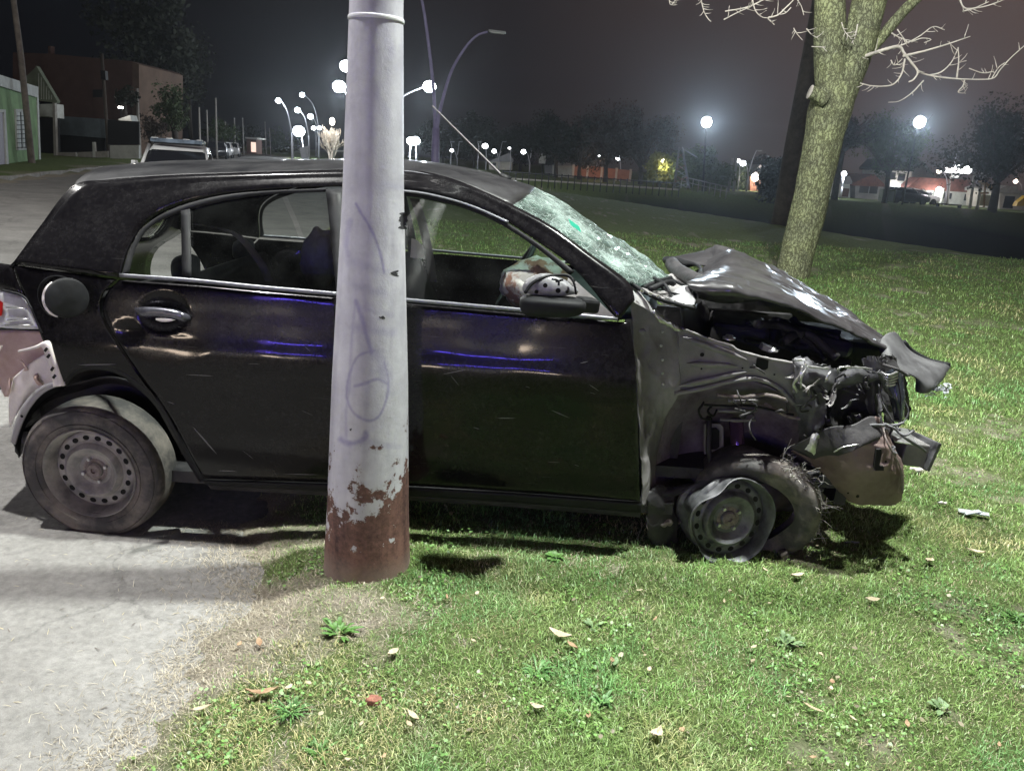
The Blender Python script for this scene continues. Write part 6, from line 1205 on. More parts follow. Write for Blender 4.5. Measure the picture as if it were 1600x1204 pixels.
# ------------------------------------------------------------------ street lamps
e_l = emis('street_lamp_glow', (.82, .92, 1), 25); e_w = emis('pale_lamp_glow', (.95, .97, 1), 12); e_warm = emis('warm_lamp_glow', (1, .85, .72), 12)
def street_lamp(pxb, Y, arms, label, lit=True, r=.10, group='street lamps', lights=0, split=None, glow=None, disc_r=.25, zb=None, m_=m_mastplain):
    b = at(pxb, Y, 0); b.z = (float(lawn_h(np.array([b.x]), np.array([b.y]))[0]) if zb is None else zb)-.1
    o = empty('street_lamp', b, label, 'street lamp', group)
    first = True
    for (hx, hy, on) in arms:
        h = S(hx, hy, Y); dirx = h-b; top = split if split else (b.z+(h.z-b.z)*.5); sp = Vector((b.x, b.y, top))
        mid = Vector((b.x+(h.x-b.x)*.32, b.y, top+(h.z-top)*.68)); end = Vector((h.x-math.copysign(.25, h.x-b.x), b.y, h.z+.04))
        P = crv([tuple(sp), tuple(mid), tuple(end)], 12); MB().tube(P, [r*.75-(r*.35)*i/11 for i in range(12)], 8).build('arm', m_, o, True)
        if first: MB().tube([tuple(b), tuple(sp+Vector((0, 0, .05)))], [r*1.3, r*.8], 10).build('pole', m_, o, True)
        first = False
        dx = math.copysign(1, h.x-b.x)
        hd = MB().box(h+Vector((0, 0, .06)), (.6, .26, .09), ry=-.08*dx).build('lamp_head', m_lampbody, o, False, bevel=.02)
        if on:
            blob(h-Vector((0, 0, .02)), (disc_r, disc_r*.6, disc_r*.85), None, 16, 10).build('lens', glow or e_l, hd, True)
            if lights: lamp('street_lamp_light', h-Vector((0, .1, disc_r+.25)), lights, (.84, .93, 1), .2)
        else: MB().box(h+Vector((0, 0, .0)), (.5, .2, .03)).build('lens', e_off, hd, False)
    return o
street_lamp(457, 75, [(435, 157, 1)], 'curved street lamp farthest left of the lit row', disc_r=.26, lights=420)
street_lamp(483, 92, [(465, 172, 1)], 'second curved lamp of the lit row, just right of the first', disc_r=.34, lights=420)
street_lamp(498, 108, [(485, 182, 1)], 'third and lower curved lamp of the lit row', disc_r=.38)
street_lamp(499, 95, [(472, 148, 1)], 'tall thin street lamp arching above the lit row', disc_r=.30, r=.07)
street_lamp(474, 100, [(467, 205, 1)], 'big low flood lamp glaring behind the lit row', disc_r=.75, lights=420)
street_lamp(494, 130, [(490, 200, 1), (499, 200, 1)], 'small twin-headed lamp beside the bare lit tree', disc_r=.35)
street_lamp(551, 62, [(530, 135, 1)], 'bright lamp just left of the thick mast, lower of two', disc_r=.50, lights=900)
street_lamp(600, 58, [(541, 103, 1), (671, 135, 1)], 'two-armed lamp hidden behind the thick mast, one bright head on each side', disc_r=.46, lights=1000, r=.13)
street_lamp(640, 105, [(642, 220, 1)], 'left of two flood lamps close together right of the thick mast', disc_r=.56, lights=900)
street_lamp(650, 105, [(649, 220, 1)], 'right of two flood lamps close together right of the thick mast', disc_r=.62)
# unlit double mast nearer by
Y = 30; b = at(680, Y, 0); b.z = float(lawn_h(np.array([b.x]), np.array([b.y]))[0])-.1; o = empty('street_lamp', b, 'violet-tinted forked mast with two unlit curved arms right of the thick mast', 'street lamp', 'street lamps')
m_vm = mat('violet_mast', (.20, .18, .32), .5, var=.15, vscale=3)
MB().tube([b, S(680, 250, Y), S(681, 200, Y)], [.17, .16, .13], 14).build('pole', m_vm, o, True)
MB().tube([S(*q, Y) for q in crv([(680, 205), (678, 150), (671, 80), (659, 0), (640, -60), (610, -90)], 26)], [.07-.03*i/25 for i in range(26)], 8).build('arm', m_vm, o, True)
MB().tube([S(*q, Y) for q in crv([(682, 205), (688, 170), (704, 115), (726, 76), (745, 56), (762, 50)], 26)], [.07-.03*i/25 for i in range(26)], 8).build('arm', m_vm, o, True)
hd = MB().box(S(777, 50, Y), (.62, .3, .07), ry=.05).build('lamp_head', m_lampbody, o, False, bevel=.02); MB().box(S(777, 52, Y), (.5, .24, .02), ry=.05).build('lens', e_off, hd, False)
hd = MB().box(S(598, -92, Y), (.62, .3, .07)).build('lamp_head', m_lampbody, o, False, bevel=.02)
# small far lamps
for (pb, Y, arms, lb_, dr_) in [(714, 120, [(706, 235, 1), (720, 222, 0)], 'small far lamp with a dim head left of the aerial', .28), (704, 105, [(707, 222, 0)], 'small unlit lamp close to the violet mast', .2), (746, 110, [(749, 222, 0)], 'small unlit lamp crossed by the aerial', .2), (759, 110, [(758, 228, 1)], 'far lamp on a thin straight post above the roof aerial', .40), (779, 105, [(772, 236, 1), (788, 222, 0)], 'far lamp with one lit and one taller unlit arm left of the windscreen', .30), (797, 110, [(796, 231, 1)], 'tiny dim lamp behind the aerial foot', .18), (827, 95, [(818, 237, 1), (836, 220, 0)], 'far forked lamp in front of the white sign board', .30), (930, 90, [(937, 243, 1)], 'tiny lamp left in the dark trees', .16), (968, 90, [(966, 247, 1)], 'small lamp in the middle of the dark trees', .26)]:
    street_lamp(pb, Y, arms, lb_, disc_r=dr_, r=.08, glow=e_w)
# park flood lamps (single glaring heads)
m_rl0 = mat('black_post', (.012, .012, .013), .8)
def flood(pxb, px, py, Y, label, pw, rr):
    b = at(pxb, Y, 0); b.z = float(lawn_h(np.array([b.x]), np.array([b.y]))[0])-.1; h = S(px, py, Y); o = empty('park_floodlight', b, label, 'floodlight', 'park floodlights')
    MB().tube([b, Vector((h.x, h.y+.2, h.z+.3))], [.08, .05], 10).build('pole', m_rl0, o, True)
    hd = MB().lathe([(0, .12), (rr*.6, .12), (rr*1.02, 0), (rr*1.04, -.06)], Matrix.Translation(h+Vector((0, .18, 0))) @ Matrix.Rotation(PI/2, 4, 'X') @ Matrix.Rotation(PI, 4, 'X'), 24).build('housing', m_lampbody, o, True)
    blob(h, (rr, .12, rr), None, 24, 14).build('lens', emis('floodlight_glow', (.86, .94, 1), 40), hd, True)
    lamp('park_flood_light', h-Vector((0, .6, .1)), pw, (.72, .87, 1), .3, 'SPOT', aim=(0, 0, 15), spot=112)
flood(1098, 1104, 191, 68, 'glaring park floodlight above the lattice tower', 6000, .42)
flood(1409, 1437, 191, 68, 'glaring park floodlight right of the big tree', 6000, .46)
# right-hand lamps
street_lamp(1166, 80, [(1161, 255, 1), (1186, 236, 0)], 'forked lamp beside the two bare flag poles, lower head lit', disc_r=.30, r=.09, glow=e_w)
street_lamp(1152, 84, [(1154, 251, 1)], 'small lamp between the flag poles and the forked lamp', disc_r=.22, r=.06, glow=e_w)
street_lamp(1475, 78, [(1467, 267, 1), (1500, 237, 0)], 'forked lamp in front of the tiled house, lower head lit', disc_r=.24, r=.10, glow=e_warm)
street_lamp(1313, 76, [(1319, 271, 1), (1308, 264, 1)], 'low lamp with two lit heads behind the dark forked tree', disc_r=.26, r=.07, glow=e_w, lights=120)
street_lamp(1518, 92, [(1525, 278, 1)], 'tiny lamp between the two pale posts', disc_r=.18, r=.05, glow=e_warm)
street_lamp(1592, 80, [(1587, 283, 1)], 'tiny lamp at the far right edge', disc_r=.22, r=.05, glow=e_warm)
for px0, px1, y0, Y, lb_ in [(1139, 1145, 247, 74, 'left of two bare flag poles'), (1147, 1151, 246, 76, 'right of two bare flag poles'), (1516, 1523, 270, 72, 'pale leaning post left of the play house'), (1528, 1536, 264, 71, 'pale leaning post nearest the play house')]:
    upole([(px1, y0, Y), (px0, 292 if px0 < 1200 else 320, Y)], .16, .10, lb_, m_conp, group='pale posts in the park')
upole([(1290, -40, 27), (1283, 0, 27), (1262, 120, 27), (1243, 225, 27), (1228, 320, 27)], .42, .24, 'thick dark pole standing behind the big tree', m_bark0, group=None)
# ------------------------------------------------------------------ trees
m_lf = [mat('dark_foliage', (.020, .025, .015), .8, var=.4, vscale=2), mat('green_foliage', (.05, .075, .028), .8, var=.4, vscale=2), mat('brown_foliage', (.055, .042, .034), .85, var=.35, vscale=1.5), mat('yellow_lit_foliage', (.16, .16, .05), .8, var=.3, vscale=2)]  # the yellow set has lamplight put into its leaf colour
def crown_mesh(c, rad, n, ls, clumps=26, seed=0, low=-.75):
    rng = np.random.RandomState(seed); c = np.array(c); rad = np.array(rad)
    d = rng.randn(clumps, 3); d /= np.linalg.norm(d, axis=1)[:, None]; d[:, 2] = np.maximum(d[:, 2], low); cc = d*rad*(rng.rand(clumps, 1)**.45)*.80
    w = rng.rand(clumps)*.5+.3; idx = rng.randint(0, clumps, n); p = rng.randn(n, 3); p /= np.linalg.norm(p, axis=1)[:, None]+1e-9
    pos = c+cc[idx]+p*(rng.rand(n, 1)**.5)*w[idx][:, None]*rad.mean()*.62
    a = rng.randn(n, 3); a /= np.linalg.norm(a, axis=1)[:, None]; b = np.cross(a, rng.randn(n, 3)); b /= np.linalg.norm(b, axis=1)[:, None]+1e-9
    s = ls*(rng.rand(n, 1)*.8+.5); V = np.stack([pos-a*s*.5, pos+b*s*.28, pos+a*s*.5, pos-b*s*.28], 1)
    me = bpy.data.meshes.new('crown'); me.vertices.add(n*4); me.vertices.foreach_set('co', V.ravel()); me.loops.add(n*4); me.loops.foreach_set('vertex_index', np.arange(n*4, dtype=np.int32)); me.polygons.add(n)
    me.polygons.foreach_set('loop_start', np.arange(n, dtype=np.int32)*4); me.update(calc_edges=True); return me
def tree(px, Y, pc, rad, m_, label, seed, n=2600, ls=None, group='park trees', trunk=.22, limbs=5, name='tree', bare=False):
    """px base column, Y depth, pc crown centre (px,py), rad radii in metres"""
    b = at(px, Y, 0); b.z = float(lawn_h(np.array([b.x]), np.array([b.y]))[0])-.15; c = S(pc[0], pc[1], Y); o = empty(name, b, label, 'tree', group)
    random.seed(seed); t_ = MB(); fork = Vector((b.x+(c.x-b.x)*.2, b.y, b.z+max(.8, (c.z-rad[2]*.7-b.z))))
    t_.tube([tuple(b), tuple((b+fork)/2+Vector((random.uniform(-.1, .1), 0, 0))), tuple(fork)], [trunk*1.2, trunk, trunk*.85], 10)
    for k in range(limbs):
        e = c+Vector((rad[0]*random.uniform(-.75, .75), rad[1]*random.uniform(-.5, .5), rad[2]*random.uniform(-.2, .7))); m0 = fork.lerp(e, .5)+Vector((random.uniform(-.3, .3), 0, random.uniform(0, .4)))
        t_.tube(crv([tuple(fork), tuple(m0), tuple(e)], 8), [trunk*.55*(1-i/8)+.02 for i in range(8)], 7)
    t_.build('trunk', m_bark0, o, True)
    if not bare: cm = crown_mesh(tuple(c), rad, n, ls or rad[0]*.09, seed=seed, clumps=30); link('crown', cm, m_, o, False)
    return o
FT = 'dark trees beyond the far footway'
tree(262, 70, (235, 60), (6.0, 4, 5.8), m_lf[0], 'huge dark tree rising behind the brown building', 1, 5000, .5, FT, .4)
tree(275, 56, (272, 172), (1.7, 1.7, 1.9), m_lf[1], 'rounded green tree behind the patrol car', 2, 2600, .22, FT)
tree(238, 54, (240, 200), (1.0, 1, 1.2), m_lf[2], 'small dark shrub-like tree at the right end of the brown building', 3, 1400, .18, FT)
tree(300, 85, (292, 105), (2.6, 2.6, 4.6), m_lf[0], 'tall narrow dark tree right of the huge one', 4, 3000, .35, FT)
tree(340, 80, (343, 205), (2.2, 1.5, 1.2), m_lf[1], 'low green hedge-like tree beside the thin pole', 5, 1800, .22, FT)
tree(375, 130, (385, 215), (3.2, 3, 2.6), m_lf[0], 'dark tree behind the kiosk', 6, 1800, .35, FT)
tree(430, 150, (438, 222), (4.4, 3, 2.6), m_lf[1], 'dark green tree mass behind the first street lamp', 7, 2400, .35, FT)
tree(198, 50, (198, 152), (.8, .8, .65), m_lf[0], 'small dark palm-like crown over the lit awning', 8, 900, .25, FT)
for i, (px, cx, cy, rx, rz, Y, k, lb_) in enumerate([(690, 700, 215, 4.5, 3.2, 125, 0, 'dark tree behind the violet mast'), (740, 742, 212, 3.6, 3.6, 125, 0, 'dark tree above the middle of the aerial'), (777, 778, 222, 3, 3, 122, 0, 'dark narrow tree above the aerial foot'), (812, 812, 222, 2.6, 2.8, 118, 0, 'dark tree left of the white sign board'),
      (868, 862, 212, 2.6, 2.6, 88, 0, 'dark compact tree at the left end of the park row'), (905, 905, 215, 3.0, 3.2, 84, 0, 'dark tree second in the park row'), (945, 948, 212, 3.6, 3.4, 82, 2, 'large brownish tree in the middle of the park row'), (1000, 998, 215, 3.6, 3.3, 80, 2, 'large brownish tree at the right end of the park row'),
      (1030, 1034, 258, 1.5, 1.2, 72, 3, 'small tree lit yellow by a lamp'), (1100, 1098, 262, 2.7, 1.9, 70, 1, 'bluish-green tree under the left floodlight'), (1060, 1068, 255, 1.1, 1.5, 76, 2, 'reddish tree behind the lattice tower'),
      (1155, 1150, 272, 2.2, 1.5, 88, 1, 'olive tree behind the flag poles'), (1190, 1195, 262, 2.2, 1.6, 92, 2, 'brown tree beside the gabled far house'), (1222, 1215, 275, 1.6, 1.6, 60, 0, 'dark bush left of the big tree trunk')]):
    tree(px, Y, (cx, cy+4), (rx*1.15, 2.4, rz*1.12), m_lf[k], lb_, 20+i, 5200, .30 if Y < 100 else .42, 'park trees')
tree(1303, 70, (1322, 205), (3.4, 2.4, 2.4), m_lf[0], 'dark forked tree just right of the big trunk', 51, 2600, .3, 'park trees', .26, 8)
tree(1381, 70, (1388, 225), (4.4, 3, 3.6), m_lf[1], 'green tree below the right floodlight', 52, 4500, .28, 'park trees', .22, 8)
tree(1550, 68, (1560, 225), (5.6, 3.6, 4.4), m_lf[0], 'large dark tree at the right edge of the park', 53, 8000, .3, 'park trees', .32, 8)
# bare tree lit by the lamps
def bare(o, p, d, L, r, dep, mb, spread=.55, minr=.01):
    pts = [p]; dd = d.copy()
    for i in range(4):
        dd = (dd+Vector((random.uniform(-.18, .18), random.uniform(-.18, .18), random.uniform(-.04, .14)))).normalized(); pts.append(pts[-1]+dd*L/4)
    mb.tube([tuple(q) for q in pts], [max(minr, r*(1-i*.09)) for i in range(5)], 6, cap=False)
    if dep:
        for k in range(3 if dep > 1 else 2):
            a = Vector((random.uniform(-1, 1), random.uniform(-1, 1), random.uniform(-.1, .7))).normalized(); bare(o, pts[2+k % 3], (dd+a*spread*1.4).normalized(), L*.72, r*.6, dep-1, mb, spread, minr)
random.seed(61); Y = 66; b = at(516, Y, 0); o = empty('bare_tree', b, 'small leafless tree lit white beside the thick mast', 'tree'); mb = MB(); m_pb = mat('pale_twigs', (.55, .48, .40), .8)
for k in range(5): bare(o, b+Vector((0, 0, .1)), Vector((random.uniform(-.3, .3), random.uniform(-.3, .3), 1)).normalized(), 1.25, .08, 4, mb, minr=.022)
mb.build('trunk', m_pb, o, True); lamp('bare_tree_light', S(519, 192, Y)+Vector((0, -.8, 0)), 160, (1, .95, .88), .15)
hd = blob(S(519, 190, Y+.6), (.22, .2, .3), None, 12, 8).build('park_lantern', e_warm, None, True); tag(hd, 'glaring lantern in the top of the leafless tree', 'lamp')
# big tree at right
def bark():
    m = bpy.data.materials.new('furrowed_bark'); m.use_nodes = True; t = m.node_tree; b = t.nodes['Principled BSDF']; b.inputs['Roughness'].default_value = .9; b.inputs['Specular IOR Level'].default_value = .15
    g = nn(t, 'ShaderNodeNewGeometry'); mp = nn(t, 'ShaderNodeVectorMath', operation='MULTIPLY'); mp.inputs[1].default_value = (1, 1, .30); t.links.new(g.outputs['Position'], mp.inputs[0])
    wn = noise_n(t, g, 6, 4); ad = nn(t, 'ShaderNodeVectorMath', operation='MULTIPLY_ADD'); ad.inputs[1].default_value = (.20,)*3; t.links.new(wn.outputs['Color'], ad.inputs[0]); t.links.new(mp.outputs[0], ad.inputs[2])
    v = nn(t, 'ShaderNodeTexVoronoi', feature='DISTANCE_TO_EDGE'); v.inputs['Scale'].default_value = 20; t.links.new(ad.outputs[0], v.inputs['Vector'])
    r = ramp(t, v.outputs['Distance'], [(.0, (.07, .068, .046)), (.24, (.30, .32, .21))]); n = noise_n(t, g, 3.0, 6); r2 = ramp(t, n.outputs['Fac'], [(.35, (.72, .72, .72)), (.65, (1.12, 1.15, .95))])
    mx = nn(t, 'ShaderNodeMix', data_type='RGBA', blend_type='MULTIPLY'); mx.inputs[0].default_value = 1; t.links.new(r.outputs[0], mx.inputs[6]); t.links.new(r2.outputs[0], mx.inputs[7]); t.links.new(mx.outputs[2], b.inputs['Base Color'])
    bu = nn(t, 'ShaderNodeBump'); bu.inputs['Distance'].default_value = .022; t.links.new(v.outputs['Distance'], bu.inputs['Height']); t.links.new(bu.outputs[0], b.inputs['Normal']); return m
m_bark = bark(); m_twig = mat('pale_bare_twig', (.50, .46, .42), .8, var=.2, vscale=6); YT = 12.6
bt0 = Gp(1237, 434, .05); big = empty('big_tree', (bt0.x, bt0.y, 0), 'big leaning leafless tree with furrowed mossy bark and a cut stub', 'tree')
def limb(pts, w0, w1, m_, parent, n=12, nm='limb', Y0=YT, k=None, wob=0, minr=0):
    P = crv([(q[0], q[1], Y0 if len(q) == 2 else q[2]) for q in pts], k or max(6, len(pts)*5)); k = len(P)
    return MB().tube([S(*q) for q in P], [max(minr, (w0+(w1-w0)*i/(k-1))/2/95) for i in range(k)], n, wob=wob).build(nm, m_, parent, True)
tp = crv([(1226, 470), (1236, 437), (1246, 395), (1258, 350), (1268, 305), (1277, 262), (1287, 215), (1297, 175), (1304, 150), (1309, 130)], 60)
tw = [np.interp(i, [0, 4, 12, 30, 45, 52, 59], [62, 54, 51, 51, 54, 62, 58])/2/95 for i in range(60)]
rows = []
for i, (q, r_) in enumerate(zip(tp, tw)):
    c = S(q[0], q[1], YT); rows.append([c+Vector((math.cos(a)*r_, math.sin(a)*r_, 0))*(1+.07*n3(c*.6+Vector((math.cos(a), math.sin(a), 0)), 2.2)+.035*n3(Vector((math.cos(a)*3, math.sin(a)*3, c.z*1.2)), 2.5, 5)) for a in [2*PI*j/40 for j in range(40)]])
MB().grid(rows, wrap=True).build('trunk', m_bark, big, True)
limb([(1306, 160), (1300, 120), (1297, 70), (1296, 0), (1290, -90), (1280, -190)], 50, 30, m_bark, big, 20, k=24); limb([(1306, 158), (1322, 120), (1340, 75), (1362, 0), (1388, -90), (1410, -200)], 50, 30, m_bark, big, 20, k=24)
limb([(1318, 100), (1326, 55), (1338, 0), (1350, -60)], 14, 11, m_bark, big, 10); limb([(1345, 95), (1372, 64), (1410, 20), (1432, -2), (1480, -50)], 17, 13, m_bark, big, 10)
sb = limb([(1290, 158), (1276, 148), (1266, 144)], 20, 19, m_bark, big, 12, 'cut_stub', YT-.25); MB().lathe([(0, .004), (.10, .004), (.102, 0)], Matrix.Translation(S(1265.5, 143.5, YT-.25)) @ Matrix.Rotation(R(-75), 4, 'Y') @ Matrix.Scale(1.0, 4), 16).build('cut_face', m_twig, sb, True)
for pts, w0, w1 in [([(1334, 96, YT), (1352, 88, YT-.2), (1372, 81, YT-.4), (1388, 76), (1405, 73), (1413, 84), (1424, 98), (1434, 112), (1428, 124), (1420, 128)], 9, 5), ([(1411, 88), (1440, 81), (1475, 71), (1516, 57)], 5, 2.5), ([(1414, 92), (1409, 115), (1397, 131), (1380, 135), (1360, 134), (1344, 130)], 4, 3), ([(1434, 112), (1452, 118), (1480, 122), (1510, 124), (1550, 123), (1562, 110), (1578, 92), (1600, 72), (1625, 50)], 3.5, 2.5), ([(1452, 118), (1470, 113), (1486, 98), (1497, 76)], 3.5, 2.5), ([(1443, 126), (1425, 145), (1405, 158), (1388, 160)], 3, 2), ([(1495, 122), (1498, 95), (1497, 74)], 4, 2.5),
       ([(1507, 125), (1505, 134), (1497, 144), (1509, 146)], 3, 2), ([(1396, 76), (1420, 66), (1438, 56), (1458, 42), (1476, 47)], 3.5, 2), ([(1393, 52), (1408, 60), (1424, 64)], 3, 2), ([(1402, 46), (1412, 60), (1418, 68)], 2.5, 2), ([(1552, 112), (1535, 114), (1514, 107)], 2.5, 2), ([(1424, 66), (1440, 60), (1455, 62), (1444, 67)], 2.5, 2), ([(1392, 94), (1398, 102), (1410, 92)], 2.5, 1.5), ([(1550, 122), (1560, 106), (1570, 98)], 2.5, 2), ([(1497, 98), (1510, 95)], 2.5, 2),
       ([(1490, -30), (1500, 0), (1508, 13), (1530, 12), (1550, 7), (1578, -4)], 4, 2.5), ([(1504, 18), (1520, 14), (1545, 3)], 3, 2), ([(1260, 45), (1268, 54), (1278, 60)], 2.5, 2), ([(1240, 44), (1246, 54), (1254, 63)], 2, 1.2), ([(1315, 35), (1318, 45), (1322, 52), (1330, 60)], 2, 2), ([(1268, 73), (1290, 74)], 2, 2), ([(1340, 38), (1336, 58), (1330, 68)], 3, 2),
       ([(1200, 28), (1215, 24), (1226, 14), (1240, 0), (1255, -20)], 3.5, 2.5), ([(1133, 18), (1165, 12), (1192, 0), (1215, -15)], 2.5, 2.5), ([(1131, 31), (1152, 20), (1178, 8), (1200, -4)], 2.5, 2), ([(1174, -8), (1180, 16), (1191, 27), (1204, 28)], 3, 2), ([(1094, -6), (1100, 18), (1106, 29), (1111, 34)], 2.5, 2), ([(1045, -5), (1048, 8), (1058, -3)], 2, 2), ([(1246, 0), (1252, 10), (1256, 24)], 2, 1.5), ([(1200, 30), (1206, 35), (1210, 39)], 3, 2), ([(1236, 12), (1228, 20), (1219, 23)], 2, 2)]:
    limb(pts, w0*.7, w1*.42, m_twig, big, 7, 'branch', YT-.5, minr=.006, wob=.12)
    Pq = crv([q_[:2] for q_ in pts], max(5, len(pts)*3)); mb = MB(); got = 0
    for i in range(1, len(Pq)-1):
        if random.random() < .42:
            got = 1; tx, ty = Pq[i+1]-Pq[i]; l_ = math.hypot(tx, ty)+1e-6; sg = random.choice((-1, 1)); dx, dy = tx/l_*.6-sg*ty/l_*.8, ty/l_*.6+sg*tx/l_*.8; L = random.uniform(5, 20)
            q = [(Pq[i][0]+dx*L*f_+random.uniform(-1.2, 1.2)*f_, Pq[i][1]+(dy-.25*f_)*L*f_, YT-.5+random.uniform(-.15, .15)*f_) for f_ in (0, .35, .7, 1)]; mb.tube([S(*u) for u in q], [.007, .0055, .0045, .003], 5)
    if got: mb.build('twig', m_twig, big, True)['kind'] = 'stuff'
random.seed(8)
for (x, y) in [(1280, -190), (1410, -200), (1350, -60), (1480, -50)]:
    mb = MB(); p = S(x, y, YT)
    for k in range(3): bare(None, p, Vector((random.uniform(-.6, .6), random.uniform(-.5, .5), 1)).normalized(), 1.5, .09, 3, mb)
    mb.build('branch', m_bark, big, True)
# ------------------------------------------------------------------ far side of the park
def simple_house(name, px0, px1, Y, yb, yw, roof, label, wall=m_cream, m_roof=m_terra, wins=(), door=None, dep=6, cat='house', panes=m_pane):
    W_ = facing(px0, Y); h_ = house(name, at((px0+px1)/2, Y, 0), label, cat)
    W_.piece('wall', [(px0, yb+3), (px1, yb+4), (px1, yw[1]), (px0, yw[0])], 0, dep, wall, h_)
    rf = W_.piece('roof', roof, .25, dep+.5, m_roof, h_)
    for (a, b_, c, d) in wins:
        w_ = W_.rect('window', a, b_, c, d, .03, .06, panes, h_); W_.rect('frame', a-.8, b_-1, c+.8, b_, .05, .05, m_white, w_); W_.rect('sill', a-.8, d, c+.8, d+1, .08, .1, m_white, w_)
    if door: W_.rect('door', *door, .03, .06, m_brown, h_)
    return h_, W_
hA, _ = simple_house('shed_house', 866, 896, 92, 274, (258, 258), [(864, 259), (874, 254), (888, 254), (898, 259)], 'pale low shed left of the orange wall', m_cream, m_grey)
hB = house('orange_wall', at(945, 88, 0), 'long orange-lit boundary wall under the dark trees', 'wall'); Wb = facing(945, 88); Wb.piece('panel', [(896, 258), (940, 261), (940, 279), (896, 275)], 0, .3, m_orange, hB); Wb.piece('panel', [(941, 262), (985, 266), (985, 283), (941, 279)], 0, .3, m_orange, hB)
for x in (896, 918, 940, 963, 985): Wb.rect('pillar', x-.7, 257+(x-896)*.08, x+.7, 277+(x-896)*.08, .08, .4, m_cream, hB)
hC, _ = simple_house('grey_roof_house', 764, 800, 112, 262, (252, 250), [(762, 253), (795, 239), (802, 250), (802, 253)], 'grey-roofed house behind the aerial foot', m_cream, m_grey, [(770, 254, 775, 259)])
hD, _ = simple_house('dark_gable_house', 852, 868, 110, 268, (256, 258), [(846, 258), (866, 244), (872, 258)], 'dark pitched-roof house right of the white sign board', m_grey, m_dk)
sg = house('sign_board', at(847, 96, 0), 'blank white sign board standing over the park edge', 'sign'); Ws = facing(847, 96); Ws.rect('board', 843, 240, 852, 256, 0, .15, m_white, sg); Ws.rect('post', 847, 255, 848.2, 270, -.05, .1, m_blk, sg)
hE, WE = simple_house('gabled_far_house', 1172, 1235, 86, 297, (276, 280), [(1176, 274), (1188, 257), (1194, 260), (1215, 272), (1238, 282), (1236, 286), (1200, 278)], 'grey gabled house with a lamp on its orange end wall', m_grey, m_grey, [(1212, 284, 1218, 290)])
WE.piece('end_wall', [(1172, 276), (1190, 278), (1190, 300), (1172, 299)], .05, 1, m_orange, hE); blob(WE.f(1180, 277, .6), (.42, .3, .42), None, 14, 10).build('wall_lamp', e_warm, hE, True); lamp('gable_house_light', WE.f(1180, 278, 1.5), 260, (1, .88, .78), .2)
hF, _ = simple_house('white_garage', 1313, 1328, 82, 309, (284, 286), [(1311, 284), (1328, 275), (1332, 284), (1330, 288), (1311, 287)], 'white garage at the left end of the right-hand houses', m_white, m_grey, door=(1316, 294, 1325, 308))
hG, _ = simple_house('brown_roof_house', 1336, 1378, 84, 312, (288, 290), [(1330, 288), (1345, 280), (1366, 272), (1382, 288), (1382, 292), (1332, 290)], 'low house with a brown hipped roof and a wide white-framed window', m_grey, m_terra, [(1344, 290, 1356, 302), (1360, 291, 1370, 303)])
hH, WH = simple_house('two_storey_house', 1384, 1424, 86, 318, (262, 264), [(1382, 262), (1396, 248), (1412, 250), (1426, 264), (1426, 268), (1382, 266)], 'two-storey house with a floodlit white ground floor', m_cream, m_dk, [(1392, 269, 1398, 281), (1404, 271, 1413, 283)])
WH.piece('lit_ground_floor', [(1384, 284), (1424, 286), (1424, 318), (1384, 316)], .06, .5, m_white, hH); lamp('ground_floor_light', WH.f(1402, 292, 2.2), 200, (1, .97, .95), .15); blob(WH.f(1402, 291, .5), (.3, .2, .3), None, 12, 8).build('wall_lamp', e_w, hH, True)
hI, WI = simple_house('gable_wall_house', 1421, 1462, 96, 300, (262, 276), [(1421, 265), (1444, 252), (1463, 276), (1463, 279), (1444, 256), (1421, 268)], 'plain pale gable rising behind the tiled roof', m_cream, m_conp)
WI.piece('gable', [(1421, 267), (1444, 254), (1462, 277), (1462, 300), (1421, 300)], .02, 5, m_cream, hI)
hJ, WJ = simple_house('tiled_roof_house', 1424, 1542, 84, 323, (291, 299), [(1418, 293), (1438, 277), (1515, 281), (1540, 296), (1544, 302), (1420, 296)], 'long white house with a dark red tiled roof and square windows', m_white, m_terra, [(1426, 298, 1432, 306), (1447, 300, 1455, 311), (1476, 301, 1486, 311), (1508, 303, 1516, 314)])
WJ.rect('lit_porch', 1463, 293, 1471, 317, .4, .4, m_white, hJ); lamp('porch_light', WJ.f(1467, 300, 1.6), 240, (1, .97, .95), .15); blob(WJ.f(1467, 297, .6), (.3, .2, .34), None, 12, 8).build('porch_lamp', e_w, hJ, True)
for i in range(9): WJ.piece('roof_tile_row', [(1424+i*1.6, 291.2-i*1.7), (1536-i*2.6, 297.5-i*2.0), (1536-i*2.6, 298.1-i*2.0), (1424+i*1.6, 291.8-i*1.7)], .29, .04, m_terra, hJ)
hK, WK = simple_house('flat_roof_house', 1562, 1625, 78, 330, (298, 302), [(1560, 296), (1574, 290), (1590, 292), (1590, 297), (1628, 300), (1628, 306), (1560, 301)], 'flat-roofed house with a dark garage at the far right', m_cream, m_conp, [(1571, 306, 1582, 326)])
si = house('lit_sign', at(1492, 76, 0), 'glowing white rectangular sign on a post above the tiled roof', 'sign'); Wq = facing(1492, 76); Wq.rect('panel', 1479, 262, 1505, 271, 0, .2, emis('sign_glow', (1, .97, .98), 6), si); Wq.rect('lower_panel', 1488, 272, 1498, 278, .02, .1, m_white, si); Wq.piece('post', [(1485, 270), (1487, 270), (1482, 322), (1480, 322)], -.05, .2, m_conp, si)
for x in (1493, 1498): blob(Wq.f(x, 260, 0), (.12, .1, .12), None, 8, 6).build('sign_lamp', e_w, si, True)
fl_ = blob(S(1511, 266, 75), (.42, .2, .36), None, 14, 10).build('wall_floodlight', e_w, None, True); tag(fl_, 'round flood lamp just right of the glowing sign', 'lamp'); lamp('sign_flood', S(1511, 268, 73.5), 260, (1, .93, .95), .2)
